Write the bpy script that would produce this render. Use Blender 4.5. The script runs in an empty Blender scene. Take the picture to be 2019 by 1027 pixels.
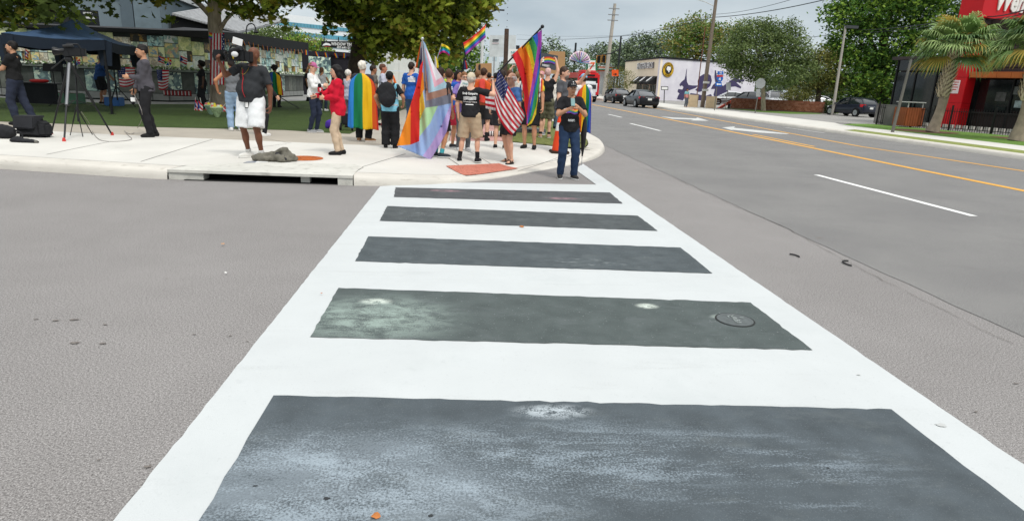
import bpy, bmesh, math, random
import numpy as np
from mathutils import Vector, Matrix, geometry
from mathutils.bvhtree import BVHTree
R_ = math.radians
PI = math.pi
sc = bpy.context.scene
COL = sc.collection
rnd = random.Random(7)
# ------------------------------------------------------------------ camera
FPX, CX, CY, CAMH = 1265.0, 1010.0, 513.5, 1.6
def _cam_axes(vp, hs):
    u = np.array([1, hs, 0.]); a = np.array([vp[0]-CX, vp[1]-CY, FPX]); n = np.cross(a, a+u*100); n /= np.linalg.norm(n)
    if n[1] > 0: n = -n
    fw = a/np.linalg.norm(a); rt = np.cross(fw, n)
    if rt[0] < 0: rt = -rt
    return np.array([rt, fw, n])
RC = _cam_axes((912, 159), .042)
cam_d = bpy.data.cameras.new('camera'); cam = bpy.data.objects.new('camera', cam_d); COL.objects.link(cam)
cam_d.sensor_width = 36; cam_d.lens = 36*FPX/2019; cam_d.clip_start = .05; cam_d.clip_end = 6000
m4 = Matrix.Identity(4)
for i in range(3):
    m4[i][0] = RC[i, 0]; m4[i][1] = -RC[i, 1]; m4[i][2] = -RC[i, 2]
m4[2][3] = CAMH
cam.matrix_world = m4
sc.camera = cam
def G(px, py, z=0.):          # pixel of the photograph -> point on the level z
    d = RC @ np.array([px-CX, py-CY, FPX]); t = (z-CAMH)/d[2]
    return Vector((d[0]*t, d[1]*t, z))
def U(px, py, y):             # pixel of the photograph -> point at world depth y
    d = RC @ np.array([px-CX, py-CY, FPX]); t = y/d[1]
    return Vector((d[0]*t, y, CAMH+d[2]*t))
def UX(px, py, x):            # the same at a given world x
    d = RC @ np.array([px-CX, py-CY, FPX]); t = x/d[0]
    return Vector((x, d[1]*t, CAMH+d[2]*t))
def pix(p):
    v = RC.T @ (np.array(p, float)-np.array([0, 0, CAMH])); return CX+FPX*v[0]/v[2], CY+FPX*v[1]/v[2]
# ------------------------------------------------------------------ world, sun, exposure
SUN_EL, SUN_AZ = R_(55), R_(152)       # azimuth clockwise from +Y
w = bpy.data.worlds.new('World'); sc.world = w; w.use_nodes = True
nt = w.node_tree; nt.nodes.clear()
def N(t, k, **kw):
    n = t.nodes.new(k)
    for a, b in kw.items():
        if a.startswith('i_'): n.inputs[a[2:].replace('_', ' ')].default_value = b
        else: setattr(n, a, b)
    return n
def L(t, a, b): t.links.new(a, b)
sky = N(nt, 'ShaderNodeTexSky', sky_type='NISHITA', sun_disc=False, sun_elevation=SUN_EL, sun_rotation=SUN_AZ, air_density=1.2, dust_density=2.0)
tc = N(nt, 'ShaderNodeTexCoord'); mp = N(nt, 'ShaderNodeMapping'); mp.inputs['Scale'].default_value = (1.5, 1.5, 4.5)
L(nt, tc.outputs['Generated'], mp.inputs['Vector'])
nz = N(nt, 'ShaderNodeTexNoise', i_Scale=1.6, i_Detail=6., i_Roughness=.55); L(nt, mp.outputs[0], nz.inputs['Vector'])
cr = N(nt, 'ShaderNodeValToRGB'); L(nt, nz.outputs['Fac'], cr.inputs[0])
cr.color_ramp.elements[0].position = .36; cr.color_ramp.elements[0].color = (3.2, 3.8, 4.3, 1)
cr.color_ramp.elements[1].position = .66; cr.color_ramp.elements[1].color = (5.1, 5.6, 5.9, 1)
sep = N(nt, 'ShaderNodeSeparateXYZ'); L(nt, tc.outputs['Generated'], sep.inputs[0])
ov = N(nt, 'ShaderNodeMapRange'); ov.inputs['From Min'].default_value = .25; ov.inputs['From Max'].default_value = 1.; ov.inputs['To Min'].default_value = 1.; ov.inputs['To Max'].default_value = 2.6
L(nt, sep.outputs['Z'], ov.inputs[0])
hz_ = N(nt, 'ShaderNodeMapRange'); hz_.inputs['From Min'].default_value = .0; hz_.inputs['From Max'].default_value = .12; hz_.inputs['To Min'].default_value = 1.2; hz_.inputs['To Max'].default_value = 1.
L(nt, sep.outputs['Z'], hz_.inputs[0])
mm = N(nt, 'ShaderNodeMath', operation='MULTIPLY'); L(nt, ov.outputs[0], mm.inputs[0]); L(nt, hz_.outputs[0], mm.inputs[1])
vm = N(nt, 'ShaderNodeVectorMath', operation='SCALE'); L(nt, cr.outputs[0], vm.inputs[0]); L(nt, mm.outputs[0], vm.inputs['Scale'])
hs_ = N(nt, 'ShaderNodeHueSaturation'); L(nt, vm.outputs[0], hs_.inputs['Color']); sr_ = N(nt, 'ShaderNodeMapRange'); sr_.inputs[1].default_value = .15; sr_.inputs[2].default_value = .6; sr_.inputs[3].default_value = 1.; sr_.inputs[4].default_value = .15; L(nt, sep.outputs['Z'], sr_.inputs[0]); L(nt, sr_.outputs[0], hs_.inputs['Saturation'])
mx = N(nt, 'ShaderNodeMixRGB'); mx.inputs[0].default_value = .92
L(nt, sky.outputs[0], mx.inputs[1]); L(nt, hs_.outputs[0], mx.inputs[2])
bg = N(nt, 'ShaderNodeBackground'); bg.inputs['Strength'].default_value = .1; L(nt, mx.outputs[0], bg.inputs[0])
out = N(nt, 'ShaderNodeOutputWorld'); L(nt, bg.outputs[0], out.inputs[0])
sun_d = bpy.data.lights.new('sun', 'SUN'); sun = bpy.data.objects.new('sun', sun_d); COL.objects.link(sun)
sun_d.energy = 1.5; sun_d.angle = R_(11); sun_d.color = (1, .96, .9)
sd = Vector((math.sin(SUN_AZ)*math.cos(SUN_EL), math.cos(SUN_AZ)*math.cos(SUN_EL), math.sin(SUN_EL)))
sun.rotation_euler = sd.to_track_quat('Z', 'Y').to_euler()
vs = sc.view_settings
vs.view_transform = 'Standard'; vs.look = 'None'; vs.gamma = 1; vs.exposure = .42; vs.use_curve_mapping = False
sc.cycles.max_bounces = 6; sc.cycles.transparent_max_bounces = 6
# ------------------------------------------------------------------ materials
def hx(s):
    if not isinstance(s, str): return tuple(s)
    s = s.lstrip('#'); o = []
    for i in (0, 2, 4):
        c = int(s[i:i+2], 16)/255; o.append(c/12.92 if c <= .04045 else ((c+.055)/1.055)**2.4)
    return tuple(o)
_M = {}
def M(name, col=None, rough=.75, var=.12, scale=3., bump=.0, bs=40., metal=0., spec=.3, trans=0., col2=None, stretch=None, coat=0., detail=4.):
    if name in _M: return _M[name]
    c = hx(col); m = bpy.data.materials.new(name); m.use_nodes = True; t = m.node_tree; b = t.nodes['Principled BSDF']
    b.inputs['Roughness'].default_value = rough; b.inputs['Metallic'].default_value = metal; b.inputs['Specular IOR Level'].default_value = spec
    b.inputs['Coat Weight'].default_value = coat
    tcn = N(t, 'ShaderNodeTexCoord'); vec = tcn.outputs['Object']
    if stretch:
        mpn = N(t, 'ShaderNodeMapping'); mpn.inputs['Scale'].default_value = stretch; L(t, vec, mpn.inputs[0]); vec = mpn.outputs[0]
    n = N(t, 'ShaderNodeTexNoise', i_Scale=scale, i_Detail=detail); L(t, vec, n.inputs['Vector'])
    mxn = N(t, 'ShaderNodeMix', data_type='RGBA')
    mr = N(t, 'ShaderNodeMapRange'); mr.inputs[1].default_value = .3; mr.inputs[2].default_value = .7; L(t, n.outputs['Fac'], mr.inputs[0])
    L(t, mr.outputs[0], mxn.inputs[0])
    a = tuple(x*(1-var) for x in c); d = hx(col2) if col2 else tuple(min(1, x*(1+var)) for x in c)
    mxn.inputs[6].default_value = (*a, 1); mxn.inputs[7].default_value = (*d, 1)
    L(t, mxn.outputs[2], b.inputs['Base Color'])
    if bump:
        n2 = N(t, 'ShaderNodeTexNoise', i_Scale=bs, i_Detail=3.); L(t, tcn.outputs['Object'], n2.inputs['Vector'])
        bp = N(t, 'ShaderNodeBump'); bp.inputs['Strength'].default_value = bump; bp.inputs['Distance'].default_value = .02
        L(t, n2.outputs['Fac'], bp.inputs['Height']); L(t, bp.outputs[0], b.inputs['Normal'])
    if trans:
        tr = N(t, 'ShaderNodeBsdfTranslucent'); L(t, mxn.outputs[2], tr.inputs[0]); ms = N(t, 'ShaderNodeMixShader'); ms.inputs[0].default_value = trans
        L(t, b.outputs[0], ms.inputs[1]); L(t, tr.outputs[0], ms.inputs[2]); L(t, ms.outputs[0], t.nodes['Material Output'].inputs[0])
    _M[name] = m
    return m
def glass(name, col, rough=.08, spec=.8):
    return M(name, col, rough=rough, var=.05, spec=spec, coat=.4)
# ------------------------------------------------------------------ mesh building
MW = {}
def tag(o, label=None, cat=None, group=None, kind=None):
    if label: o['label'] = label
    if cat: o['category'] = cat
    if group: o['group'] = group
    if kind: o['kind'] = kind
    return o
def thing(name, label, cat, loc=(0, 0, 0), rz=0., s=1., group=None):
    o = bpy.data.objects.new(name, None); COL.objects.link(o); o.empty_display_size = .1
    o.location = loc; o.rotation_euler = (0, 0, rz); o.scale = (s, s, s)
    MW[o.name] = Matrix.LocRotScale(Vector(loc), Matrix.Rotation(rz, 3, 'Z'), Vector((s, s, s)))
    return tag(o, label, cat, group)
def link_mesh(name, me, parent=None, world=False):
    o = bpy.data.objects.new(name, me); COL.objects.link(o)
    if parent is not None:
        o.parent = parent; MW[o.name] = MW[parent.name]
    else: MW[o.name] = Matrix.Identity(4)
    return o
def mesh_np(name, V, F, mats, mi=None, parent=None, world=False, smooth=None, kind=None):
    V = np.asarray(V, float)
    if world and parent is not None:
        iv = np.array(MW[parent.name].inverted()); V = V @ iv[:3, :3].T + iv[:3, 3]
    me = bpy.data.meshes.new(name); loc = None
    if parent is None and len(V):
        loc = np.array([(V[:, 0].min()+V[:, 0].max())/2, (V[:, 1].min()+V[:, 1].max())/2, V[:, 2].min()]); V = V-loc
    if isinstance(F, np.ndarray):
        n, k = F.shape
        me.vertices.add(len(V)); me.vertices.foreach_set('co', V.ravel()); me.loops.add(n*k); me.loops.foreach_set('vertex_index', F.ravel().astype(np.int32))
        me.polygons.add(n); me.polygons.foreach_set('loop_start', np.arange(0, n*k, k, dtype=np.int32)); me.polygons.foreach_set('loop_total', np.full(n, k, np.int32))
    else: me.from_pydata([tuple(v) for v in V], [], F)
    if not isinstance(mats, (list, tuple)): mats = [mats]
    for m in mats: me.materials.append(m)
    if mi is not None: me.polygons.foreach_set('material_index', np.asarray(mi, np.int32))
    me.update(calc_edges=True); me.validate()
    if smooth is not None:
        me.shade_smooth()
        if smooth < 179: me.set_sharp_from_angle(angle=R_(smooth))
    o = link_mesh(name, me, parent)
    if loc is not None: o.location = loc; MW[o.name] = Matrix.Translation(Vector(loc))
    if kind: o['kind'] = kind
    return o
class MB:
    def __init__(s): s.v = []; s.f = []; s.m = []; s.X = None
    def add(s, V, F, mi=0):
        b = len(s.v)
        if s.X is not None: V = [s.X @ Vector(v) for v in V]
        s.v += [tuple(v) for v in V]; s.f += [tuple(b+i for i in f) for f in F]; s.m += [mi]*len(F)
        return s
    def box(s, c, d, rz=0., mi=0, ry=0., rx=0.):
        x, y, z = d[0]/2, d[1]/2, d[2]/2
        m = Matrix.Rotation(rz, 3, 'Z') @ Matrix.Rotation(ry, 3, 'Y') @ Matrix.Rotation(rx, 3, 'X')
        V = [Vector(c)+m @ Vector(p) for p in ((-x, -y, -z), (x, -y, -z), (x, y, -z), (-x, y, -z), (-x, -y, z), (x, -y, z), (x, y, z), (-x, y, z))]
        return s.add(V, [(0, 3, 2, 1), (4, 5, 6, 7), (0, 1, 5, 4), (1, 2, 6, 5), (2, 3, 7, 6), (3, 0, 4, 7)], mi)
    def hexa(s, P8, mi=0):
        return s.add(P8, [(0, 3, 2, 1), (4, 5, 6, 7), (0, 1, 5, 4), (1, 2, 6, 5), (2, 3, 7, 6), (3, 0, 4, 7)], mi)
    def cyl(s, a, b, r0, r1=None, n=10, mi=0):
        return s.tube([a, b], [r0, r0 if r1 is None else r1], n, mi)
    def tube(s, pts, r, n=6, mi=0, caps=True):
        pts = [Vector(p) for p in pts]; k = len(pts); rs = r if isinstance(r, (list, tuple)) else [r]*k; V = []; F = []; pu = None
        for i, p in enumerate(pts):
            d = (pts[min(i+1, k-1)]-pts[max(i-1, 0)]).normalized()
            if pu is None: u = d.orthogonal().normalized()
            else: u = (pu-d*pu.dot(d)); u = u.normalized() if u.length > 1e-6 else d.orthogonal().normalized()
            pu = u; q = d.cross(u)
            for j in range(n):
                a = 2*PI*j/n; V.append(p+(u*math.cos(a)+q*math.sin(a))*rs[i])
        for i in range(k-1):
            for j in range(n): F.append((i*n+j, i*n+(j+1) % n, (i+1)*n+(j+1) % n, (i+1)*n+j))
        if caps: F.append(tuple(range(n-1, -1, -1))); F.append(tuple(range((k-1)*n, k*n)))
        return s.add(V, F, mi)
    def lathe(s, prof, c=(0, 0, 0), n=16, mi=0, axis='Z'):
        V = []; F = []; k = len(prof); c = Vector(c)
        for r, z in prof:
            for j in range(n):
                a = 2*PI*j/n; p = Vector((r*math.cos(a), r*math.sin(a), z))
                if axis == 'X': p = Vector((p.z, p.x, p.y))
                if axis == 'Y': p = Vector((p.x, p.z, p.y))
                V.append(c+p)
        for i in range(k-1):
            for j in range(n): F.append((i*n+j, i*n+(j+1) % n, (i+1)*n+(j+1) % n, (i+1)*n+j))
        F.append(tuple(range(n-1, -1, -1))); F.append(tuple(range((k-1)*n, k*n)))
        return s.add(V, F, mi)
    def ball(s, c, r, nu=10, nv=7, mi=0):
        if not isinstance(r, (tuple, list)): r = (r, r, r)
        V = []; F = []
        for i in range(nv+1):
            t = PI*i/nv
            for j in range(nu):
                a = 2*PI*j/nu; V.append((c[0]+r[0]*math.sin(t)*math.cos(a), c[1]+r[1]*math.sin(t)*math.sin(a), c[2]+r[2]*math.cos(t)))
        for i in range(nv):
            for j in range(nu): F.append((i*nu+j, (i+1)*nu+j, (i+1)*nu+(j+1) % nu, i*nu+(j+1) % nu))
        return s.add(V, F, mi)
    def prism(s, poly, z0, z1, mi=0, plane='XY'):
        n = len(poly)
        def q(p, z): return (p[0], p[1], z) if plane == 'XY' else ((p[0], z, p[1]) if plane == 'XZ' else (z, p[0], p[1]))
        V = [q(p, z0) for p in poly]+[q(p, z1) for p in poly]
        F = [tuple(range(n-1, -1, -1)), tuple(range(n, 2*n))]+[(i, (i+1) % n, n+(i+1) % n, n+i) for i in range(n)]
        return s.add(V, F, mi)
    def build(s, name, mats, parent=None, world=False, smooth=None, kind=None, bevel=0.):
        o = mesh_np(name, s.v, s.f, mats, s.m, parent, world, None, kind)
        me = o.data
        bm = bmesh.new(); bm.from_mesh(me); bmesh.ops.remove_doubles(bm, verts=bm.verts, dist=1e-5); bmesh.ops.recalc_face_normals(bm, faces=bm.faces)
        if bevel: bmesh.ops.bevel(bm, geom=[e for e in bm.edges if len(e.link_faces) == 2 and e.calc_face_angle(0) > .5], offset=bevel, segments=2, affect='EDGES')
        bm.to_mesh(me); bm.free()
        if smooth is not None:
            me.shade_smooth()
            if smooth < 179: me.set_sharp_from_angle(angle=R_(smooth))
        return o
def copy_tree(o, loc=None, rz=None, s=None, label=None, parent=None):
    c = o.copy(); COL.objects.link(c)
    if parent is not None: c.parent = parent; c.matrix_parent_inverse = o.matrix_parent_inverse.copy()
    if loc is not None: c.location = loc
    if rz is not None: c.rotation_euler = (0, 0, rz)
    if s is not None: c.scale = (s, s, s)
    if label: c['label'] = label
    MW[c.name] = Matrix.LocRotScale(c.location, c.rotation_euler.to_matrix(), c.scale) if parent is None else MW[parent.name]
    for ch in [x for x in bpy.data.objects if x.parent == o]: copy_tree(ch, parent=c)
    return c
# flat coloured pieces cut exactly along their outlines, laid on any surface fn(x, y) -> 3D
def sheet(name, polys, fn, step, mats, parent=None, thick=.0, smooth=None, kind=None, world=True, extra=None):
    V = []; E = []; Fc = []
    for k, (mi, p) in enumerate(polys):
        q = []
        if sum(a[0]*b[1]-b[0]*a[1] for a, b in zip(p, p[1:]+p[:1])) < 0: p = p[::-1]
        n = len(p)
        for i in range(n):
            a, b = p[i], p[(i+1) % n]; d = math.hypot(b[0]-a[0], b[1]-a[1]); c = max(1, int(d/step+.5))
            for j in range(c): q.append((a[0]+(b[0]-a[0])*j/c, a[1]+(b[1]-a[1])*j/c))
        Fc.append(list(range(len(V), len(V)+len(q)))); V += q
    xs = [v[0] for v in V]; ys = [v[1] for v in V]; r = random.Random(3)
    y = min(ys)+step*.5; row = 0
    while y < max(ys):
        x = min(xs)+(step*.25 if row % 2 else step*.75)
        while x < max(xs):
            V.append((x+r.uniform(-.1, .1)*step, y+r.uniform(-.1, .1)*step)); x += step
        y += step*.87; row += 1
    res = geometry.delaunay_2d_cdt([Vector(v) for v in V], [], Fc, 1, 1e-4)
    ov_, of, of_src = res[0], res[2], res[5]
    F = []; mi = []
    for f, s_ in zip(of, of_src):
        if s_: F.append(tuple(f)); mi.append(polys[max(s_)][0])
    P = [Vector(fn(v[0], v[1])) for v in ov_]
    n = len(P)
    me_v = [tuple(p) for p in P]
    if thick:
        nm = [Vector((0, 0, 0)) for _ in P]
        for f in F:
            a = (P[f[1]]-P[f[0]]).cross(P[f[2]]-P[f[0]])
            for i in f: nm[i] += a
        me_v += [tuple(p-(q.normalized()*thick if q.length > 0 else Vector((0, 0, 0)))) for p, q in zip(P, nm)]
        cnt = {}
        for f in F:
            for i in range(3):
                e = (f[i], f[(i+1) % 3]); cnt[e] = 1
        F2 = [tuple(n+i for i in reversed(f)) for f in F]; S = []; sm = []
        for f, m_ in zip(F, mi):
            for i in range(3):
                e = (f[i], f[(i+1) % 3])
                if (e[1], e[0]) not in cnt: S.append((e[1], e[0], n+e[0], n+e[1])); sm.append(m_)
        F = F+F2+S; mi = mi+mi+sm
    o = mesh_np(name, me_v, F, mats, mi, parent, world, smooth, kind)
    return o
def text(name, s, size, fn, mat, parent=None, world=True, w=None, bold=.0, shear=0., depth=0., align='CENTER', kind=None):
    cu = bpy.data.curves.new(name, 'FONT'); cu.body = s; cu.size = size; cu.align_x = align; cu.align_y = 'CENTER'; cu.offset = bold*size; cu.shear = shear; cu.extrude = depth; cu.resolution_u = 2
    o = bpy.data.objects.new(name, cu); COL.objects.link(o)
    dg = bpy.context.evaluated_depsgraph_get(); me = bpy.data.meshes.new_from_object(o.evaluated_get(dg))
    bpy.data.objects.remove(o); bpy.data.curves.remove(cu)
    V = np.array([v.co[:] for v in me.vertices]); F = [tuple(p.vertices) for p in me.polygons]; bpy.data.meshes.remove(me)
    k = 1.
    if w: k = w/max(1e-6, V[:, 0].max()-V[:, 0].min())
    return mesh_np(name, [fn(v[0]*k, v[1], v[2]) for v in V], F, mat, None, parent, world, None, kind)
# ------------------------------------------------------------------ ground
def asphalt(name, c0, c1, speck=.5, tint=(.34, .33, .32)):
    m = bpy.data.materials.new(name); m.use_nodes = True; t = m.node_tree; b = t.nodes['Principled BSDF']
    b.inputs['Roughness'].default_value = .88; b.inputs['Specular IOR Level'].default_value = .25
    v = N(t, 'ShaderNodeTexCoord').outputs['Object']
    n1 = N(t, 'ShaderNodeTexNoise', i_Scale=.7, i_Detail=5.); n2 = N(t, 'ShaderNodeTexNoise', i_Scale=85., i_Detail=3., i_Roughness=.7); n3 = N(t, 'ShaderNodeTexNoise', i_Scale=170., i_Detail=2.)
    n4 = N(t, 'ShaderNodeTexNoise', i_Scale=3.3, i_Detail=4.)
    for n in (n1, n2, n3, n4): L(t, v, n.inputs['Vector'])
    a = N(t, 'ShaderNodeMix', data_type='RGBA'); a.inputs[6].default_value = (*hx(c0), 1); a.inputs[7].default_value = (*hx(c1), 1)
    mr = N(t, 'ShaderNodeMapRange'); mr.inputs[1].default_value = .32; mr.inputs[2].default_value = .68
    ad = N(t, 'ShaderNodeMath', operation='ADD'); ad.inputs[1].default_value = 0; L(t, n1.outputs[0], ad.inputs[0])
    mu = N(t, 'ShaderNodeMath', operation='MULTIPLY_ADD'); L(t, n4.outputs[0], mu.inputs[0]); mu.inputs[1].default_value = .35; L(t, ad.outputs[0], mu.inputs[2])
    su = N(t, 'ShaderNodeMath', operation='SUBTRACT'); L(t, mu.outputs[0], su.inputs[0]); su.inputs[1].default_value = .175; L(t, su.outputs[0], mr.inputs[0]); L(t, mr.outputs[0], a.inputs[0])
    d = N(t, 'ShaderNodeMix', data_type='RGBA', blend_type='OVERLAY'); d.inputs[0].default_value = speck; L(t, a.outputs[2], d.inputs[6])
    r2 = N(t, 'ShaderNodeMapRange'); r2.inputs[1].default_value = .3; r2.inputs[2].default_value = .7; L(t, n2.outputs[0], r2.inputs[0]); L(t, r2.outputs[0], d.inputs[7])
    e = N(t, 'ShaderNodeMix', data_type='RGBA'); r3 = N(t, 'ShaderNodeMapRange'); r3.inputs[1].default_value = .58; r3.inputs[2].default_value = .7; r3.inputs[4].default_value = .75
    L(t, n3.outputs[0], r3.inputs[0]); L(t, r3.outputs[0], e.inputs[0]); L(t, d.outputs[2], e.inputs[6]); e.inputs[7].default_value = (*tint, 1)
    e2 = N(t, 'ShaderNodeMix', data_type='RGBA', blend_type='MULTIPLY'); r4 = N(t, 'ShaderNodeMapRange'); r4.inputs[1].default_value = .44; r4.inputs[2].default_value = .3; r4.inputs[4].default_value = .55; L(t, n3.outputs[0], r4.inputs[0]); L(t, r4.outputs[0], e2.inputs[0]); L(t, e.outputs[2], e2.inputs[6]); e2.inputs[7].default_value = (.25, .24, .23, 1)
    L(t, e2.outputs[2], b.inputs['Base Color'])
    bp = N(t, 'ShaderNodeBump'); bp.inputs['Strength'].default_value = .1; bp.inputs['Distance'].default_value = .004; L(t, n2.outputs[0], bp.inputs['Height']); L(t, bp.outputs[0], b.inputs['Normal'])
    return m
A_OLD = asphalt('old_asphalt', '#7e7b79', '#868381', .5, (.5, .49, .48))
A_NEW = asphalt('newer_asphalt', '#71706f', '#7b7a78', .35, (.42, .42, .41))
S = MB(); n_ = 3000
S.add([(-n_, -n_, 0), (n_, -n_, 0), (n_, n_, 0), (-n_, n_, 0)], [(0, 1, 2, 3)]); g = S.build('ground', A_OLD); tag(g, kind='structure')
def flat(name, pts, z, mat, kind='structure', parent=None):
    S = MB(); S.add([(p[0], p[1], z) for p in pts], [tuple(range(len(pts)))]); o = S.build(name, mat, parent, True)
    return tag(o, kind=kind)
rr = random.Random(11)
def jag(a, b, n, s):
    return [(a[0]+(b[0]-a[0])*i/n+(rr.gauss(0, s) if i else 0), a[1]+(b[1]-a[1])*i/n+(rr.gauss(0, s) if i else 0)) for i in range(n)]
def mix(a, b, t): return tuple(x+(y-x)*t for x, y in zip(a, b))
flat('road', jag((4.02, -30), (4.02, 19.5), 160, .012)+[(4.15, 24), (4.3, 400), (4.3, 900), (16.5, 900), (16.62, 17), (16.62, -30)], .004, A_NEW)
# paint
WP = M('white_paint', '#bfc3c3', rough=.75, var=.03, scale=2.2, bump=.12, bs=160, spec=.15)
def stain(m, scale, lo, hi, col, stretch=(1, 1, 1), loc=(0, 0, 0), detail=6., rough=.6, amt=1., mask=None, grit=0.):
    # worn or chalked patches over a paint's own colour
    t = m.node_tree; b = t.nodes['Principled BSDF']; src = b.inputs['Base Color'].links[0].from_socket
    v = N(t, 'ShaderNodeTexCoord').outputs['Object']; mpn = N(t, 'ShaderNodeMapping'); mpn.inputs['Scale'].default_value = stretch; mpn.inputs['Location'].default_value = loc; L(t, v, mpn.inputs[0])
    n = N(t, 'ShaderNodeTexNoise', i_Scale=scale, i_Detail=detail, i_Roughness=rough, i_Distortion=.3); L(t, mpn.outputs[0], n.inputs['Vector'])
    r = N(t, 'ShaderNodeMapRange', interpolation_type='SMOOTHSTEP'); r.inputs[1].default_value = lo; r.inputs[2].default_value = hi; r.inputs[4].default_value = amt; f = n.outputs[0]
    if grit:
        g1 = N(t, 'ShaderNodeTexNoise', i_Scale=95., i_Detail=3., i_Roughness=.7); L(t, v, g1.inputs['Vector']); g2_ = N(t, 'ShaderNodeMath', operation='MULTIPLY_ADD'); L(t, g1.outputs[0], g2_.inputs[0]); g2_.inputs[1].default_value = grit; L(t, f, g2_.inputs[2]); g3 = N(t, 'ShaderNodeMath', operation='SUBTRACT'); L(t, g2_.outputs[0], g3.inputs[0]); g3.inputs[1].default_value = grit*.5; f = g3.outputs[0]
    L(t, f, r.inputs[0]); f = r.outputs[0]
    if mask:
        c, rad = mask
        sb = N(t, 'ShaderNodeVectorMath', operation='DISTANCE'); m2 = N(t, 'ShaderNodeMapping'); m2.inputs['Scale'].default_value = (1/rad[0], 1/rad[1], 0); m2.inputs['Location'].default_value = (-c[0]/rad[0], -c[1]/rad[1], 0); L(t, v, m2.inputs[0]); L(t, m2.outputs[0], sb.inputs[0])
        mr = N(t, 'ShaderNodeMapRange', interpolation_type='SMOOTHSTEP'); mr.inputs[1].default_value = 1.; mr.inputs[2].default_value = .2; L(t, sb.outputs['Value'], mr.inputs[0])
        mu = N(t, 'ShaderNodeMath', operation='MULTIPLY'); L(t, f, mu.inputs[0]); L(t, mr.outputs[0], mu.inputs[1]); f = mu.outputs[0]
    x = N(t, 'ShaderNodeMix', data_type='RGBA'); L(t, f, x.inputs[0]); L(t, src, x.inputs[6]); x.inputs[7].default_value = (*hx(col), 1); L(t, x.outputs[2], b.inputs['Base Color'])
stain(WP, 9., .6, .8, '#a9adad', amt=.35); stain(WP, 60., .62, .72, '#a6aaaa', amt=.35, detail=3.); stain(WP, 1.6, .56, .7, '#a3a6a5', stretch=(.3, 2.5, 1), amt=.3, detail=12., rough=.7, grit=.3); stain(WP, 1.1, .5, .7, '#b5baba', amt=.5)
def g2(x, y): p = G(x, y); return (p.x, p.y)
LB, LT = g2(225, 1027), g2(750, 368.5); LBB = (LB[0]-.0, LB[1]-1.2)
RT, RB = g2(1150, 324), g2(2019, 920); RBB = (RB[0]+.01, RB[1]-2.2)
RI = g2(1133, 334); RJ = g2(1176, 365)
top = [g2(840, 361.5), g2(960, 361.5), RJ]
cw = tag(thing('crosswalk', None, None), kind='structure'); del_ = None
pw = jag(LBB, LT, 120, .0025)+[LT]+top+[RI, RT]+jag(RT, RBB, 140, .0025)[1:]+[RBB]
flat('white_paint', pw, .008, WP, 'structure', cw)
bars = [((780, 371), (1203, 381), (1228, 403), (777, 390)), ((764, 408), (1258, 427), (1297, 457), (749, 437)), ((727, 468), (1342, 490), (1405, 541), (701, 517)),
        ((668, 570), (1480, 599), (1602, 693), (612, 667)), ((540, 783), (1757, 810), (2051, 1040), (405, 1027))]
BM = []
BC = []
for i, q in enumerate(bars):
    a, b, c, d = [g2(*p) for p in q]
    if i == 4: c = (b[0], 1.1); d = (a[0], 1.1)
    BC.append(((a[0]+b[0]+c[0]+d[0])/4, (a[1]+b[1]+c[1]+d[1])/4))
def bl_(i, px, py): p = g2(px, py); return (p[0]-BC[i][0], p[1]-BC[i][1])
for i, (c0, c1) in enumerate((('#4f5153', '#57595b'), ('#4c5153', '#555a5b'), ('#4c5356', '#565d60'), ('#4f5756', '#58605f'), ('#4d5458', '#575f64'))):
    m = M('black_paint_%d' % i, c0, rough=.85, var=.1, scale=5., col2=c1, bump=.3, bs=220, spec=.12); BM.append(m)
for m in BM: stain(m, 130., .6, .72, '#7d8384', amt=.5, detail=2.); stain(m, 2.6, .5, .72, '#646a6b', amt=.6, stretch=(1, 2.2, 1), detail=12., rough=.7)
for m in BM[:4]: stain(m, 60., .68, .74, '#b3b9b8', amt=.6, detail=2.)
for px, py in ((880, 378), (1110, 393)): stain(BM[0], 8., .38, .62, '#b08a92', stretch=(1, 2.5, 1), amt=.75, mask=(bl_(0, px, py), (.34, .13)), detail=10., rough=.7)
stain(BM[1], 9., .5, .66, '#8f9596', stretch=(1, 2.5, 1), amt=.6, mask=(bl_(1, 830, 424), (.5, .2)), detail=12., rough=.75)
stain(BM[2], 9., .5, .66, '#98a09f', stretch=(1, 2.5, 1), amt=.6, mask=(bl_(2, 1160, 520), (.6, .22)), detail=12., rough=.75)
stain(BM[3], 4., .36, .62, '#98a8a0', stretch=(1, 1.8, 1), detail=14., rough=.75, amt=.85, grit=.5, mask=(bl_(3, 740, 628), (.75, .62))); stain(BM[3], 14., .33, .55, '#d5ded3', amt=.8, grit=.5, detail=12., mask=(bl_(3, 742, 597), (.15, .09)))
stain(BM[3], 14., .33, .55, '#dfe8dd', stretch=(1, 2, 1), amt=.8, grit=.5, detail=12., mask=(bl_(3, 1276, 606), (.11, .08))); stain(BM[3], 10., .4, .6, '#a9b4ad', amt=.7, mask=(bl_(3, 1420, 628), (.1, .08)))
stain(BM[4], 1.5, .4, .62, '#838d94', stretch=(.8, 1.1, 1), amt=.72, detail=15., rough=.66, grit=.55, mask=(bl_(4, 640, 960), (1.25, .62)))
stain(BM[4], 3., .46, .66, '#a3b0b9', stretch=(.6, 1.3, 1), amt=.68, detail=15., rough=.78, grit=.55, mask=(bl_(4, 720, 950), (1.5, .6)))
stain(BM[4], 2.2, .46, .64, '#97a4ad', stretch=(.45, 2., 1), amt=.68, detail=14., rough=.75, grit=.55, mask=(bl_(4, 1150, 900), (1.1, .45)))
stain(BM[4], 4.2, .5, .66, '#8d99a2', stretch=(.3, 2.2, 1), amt=.7, detail=14., rough=.75, grit=.55, mask=(bl_(4, 1480, 930), (1.0, .5)))
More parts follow.
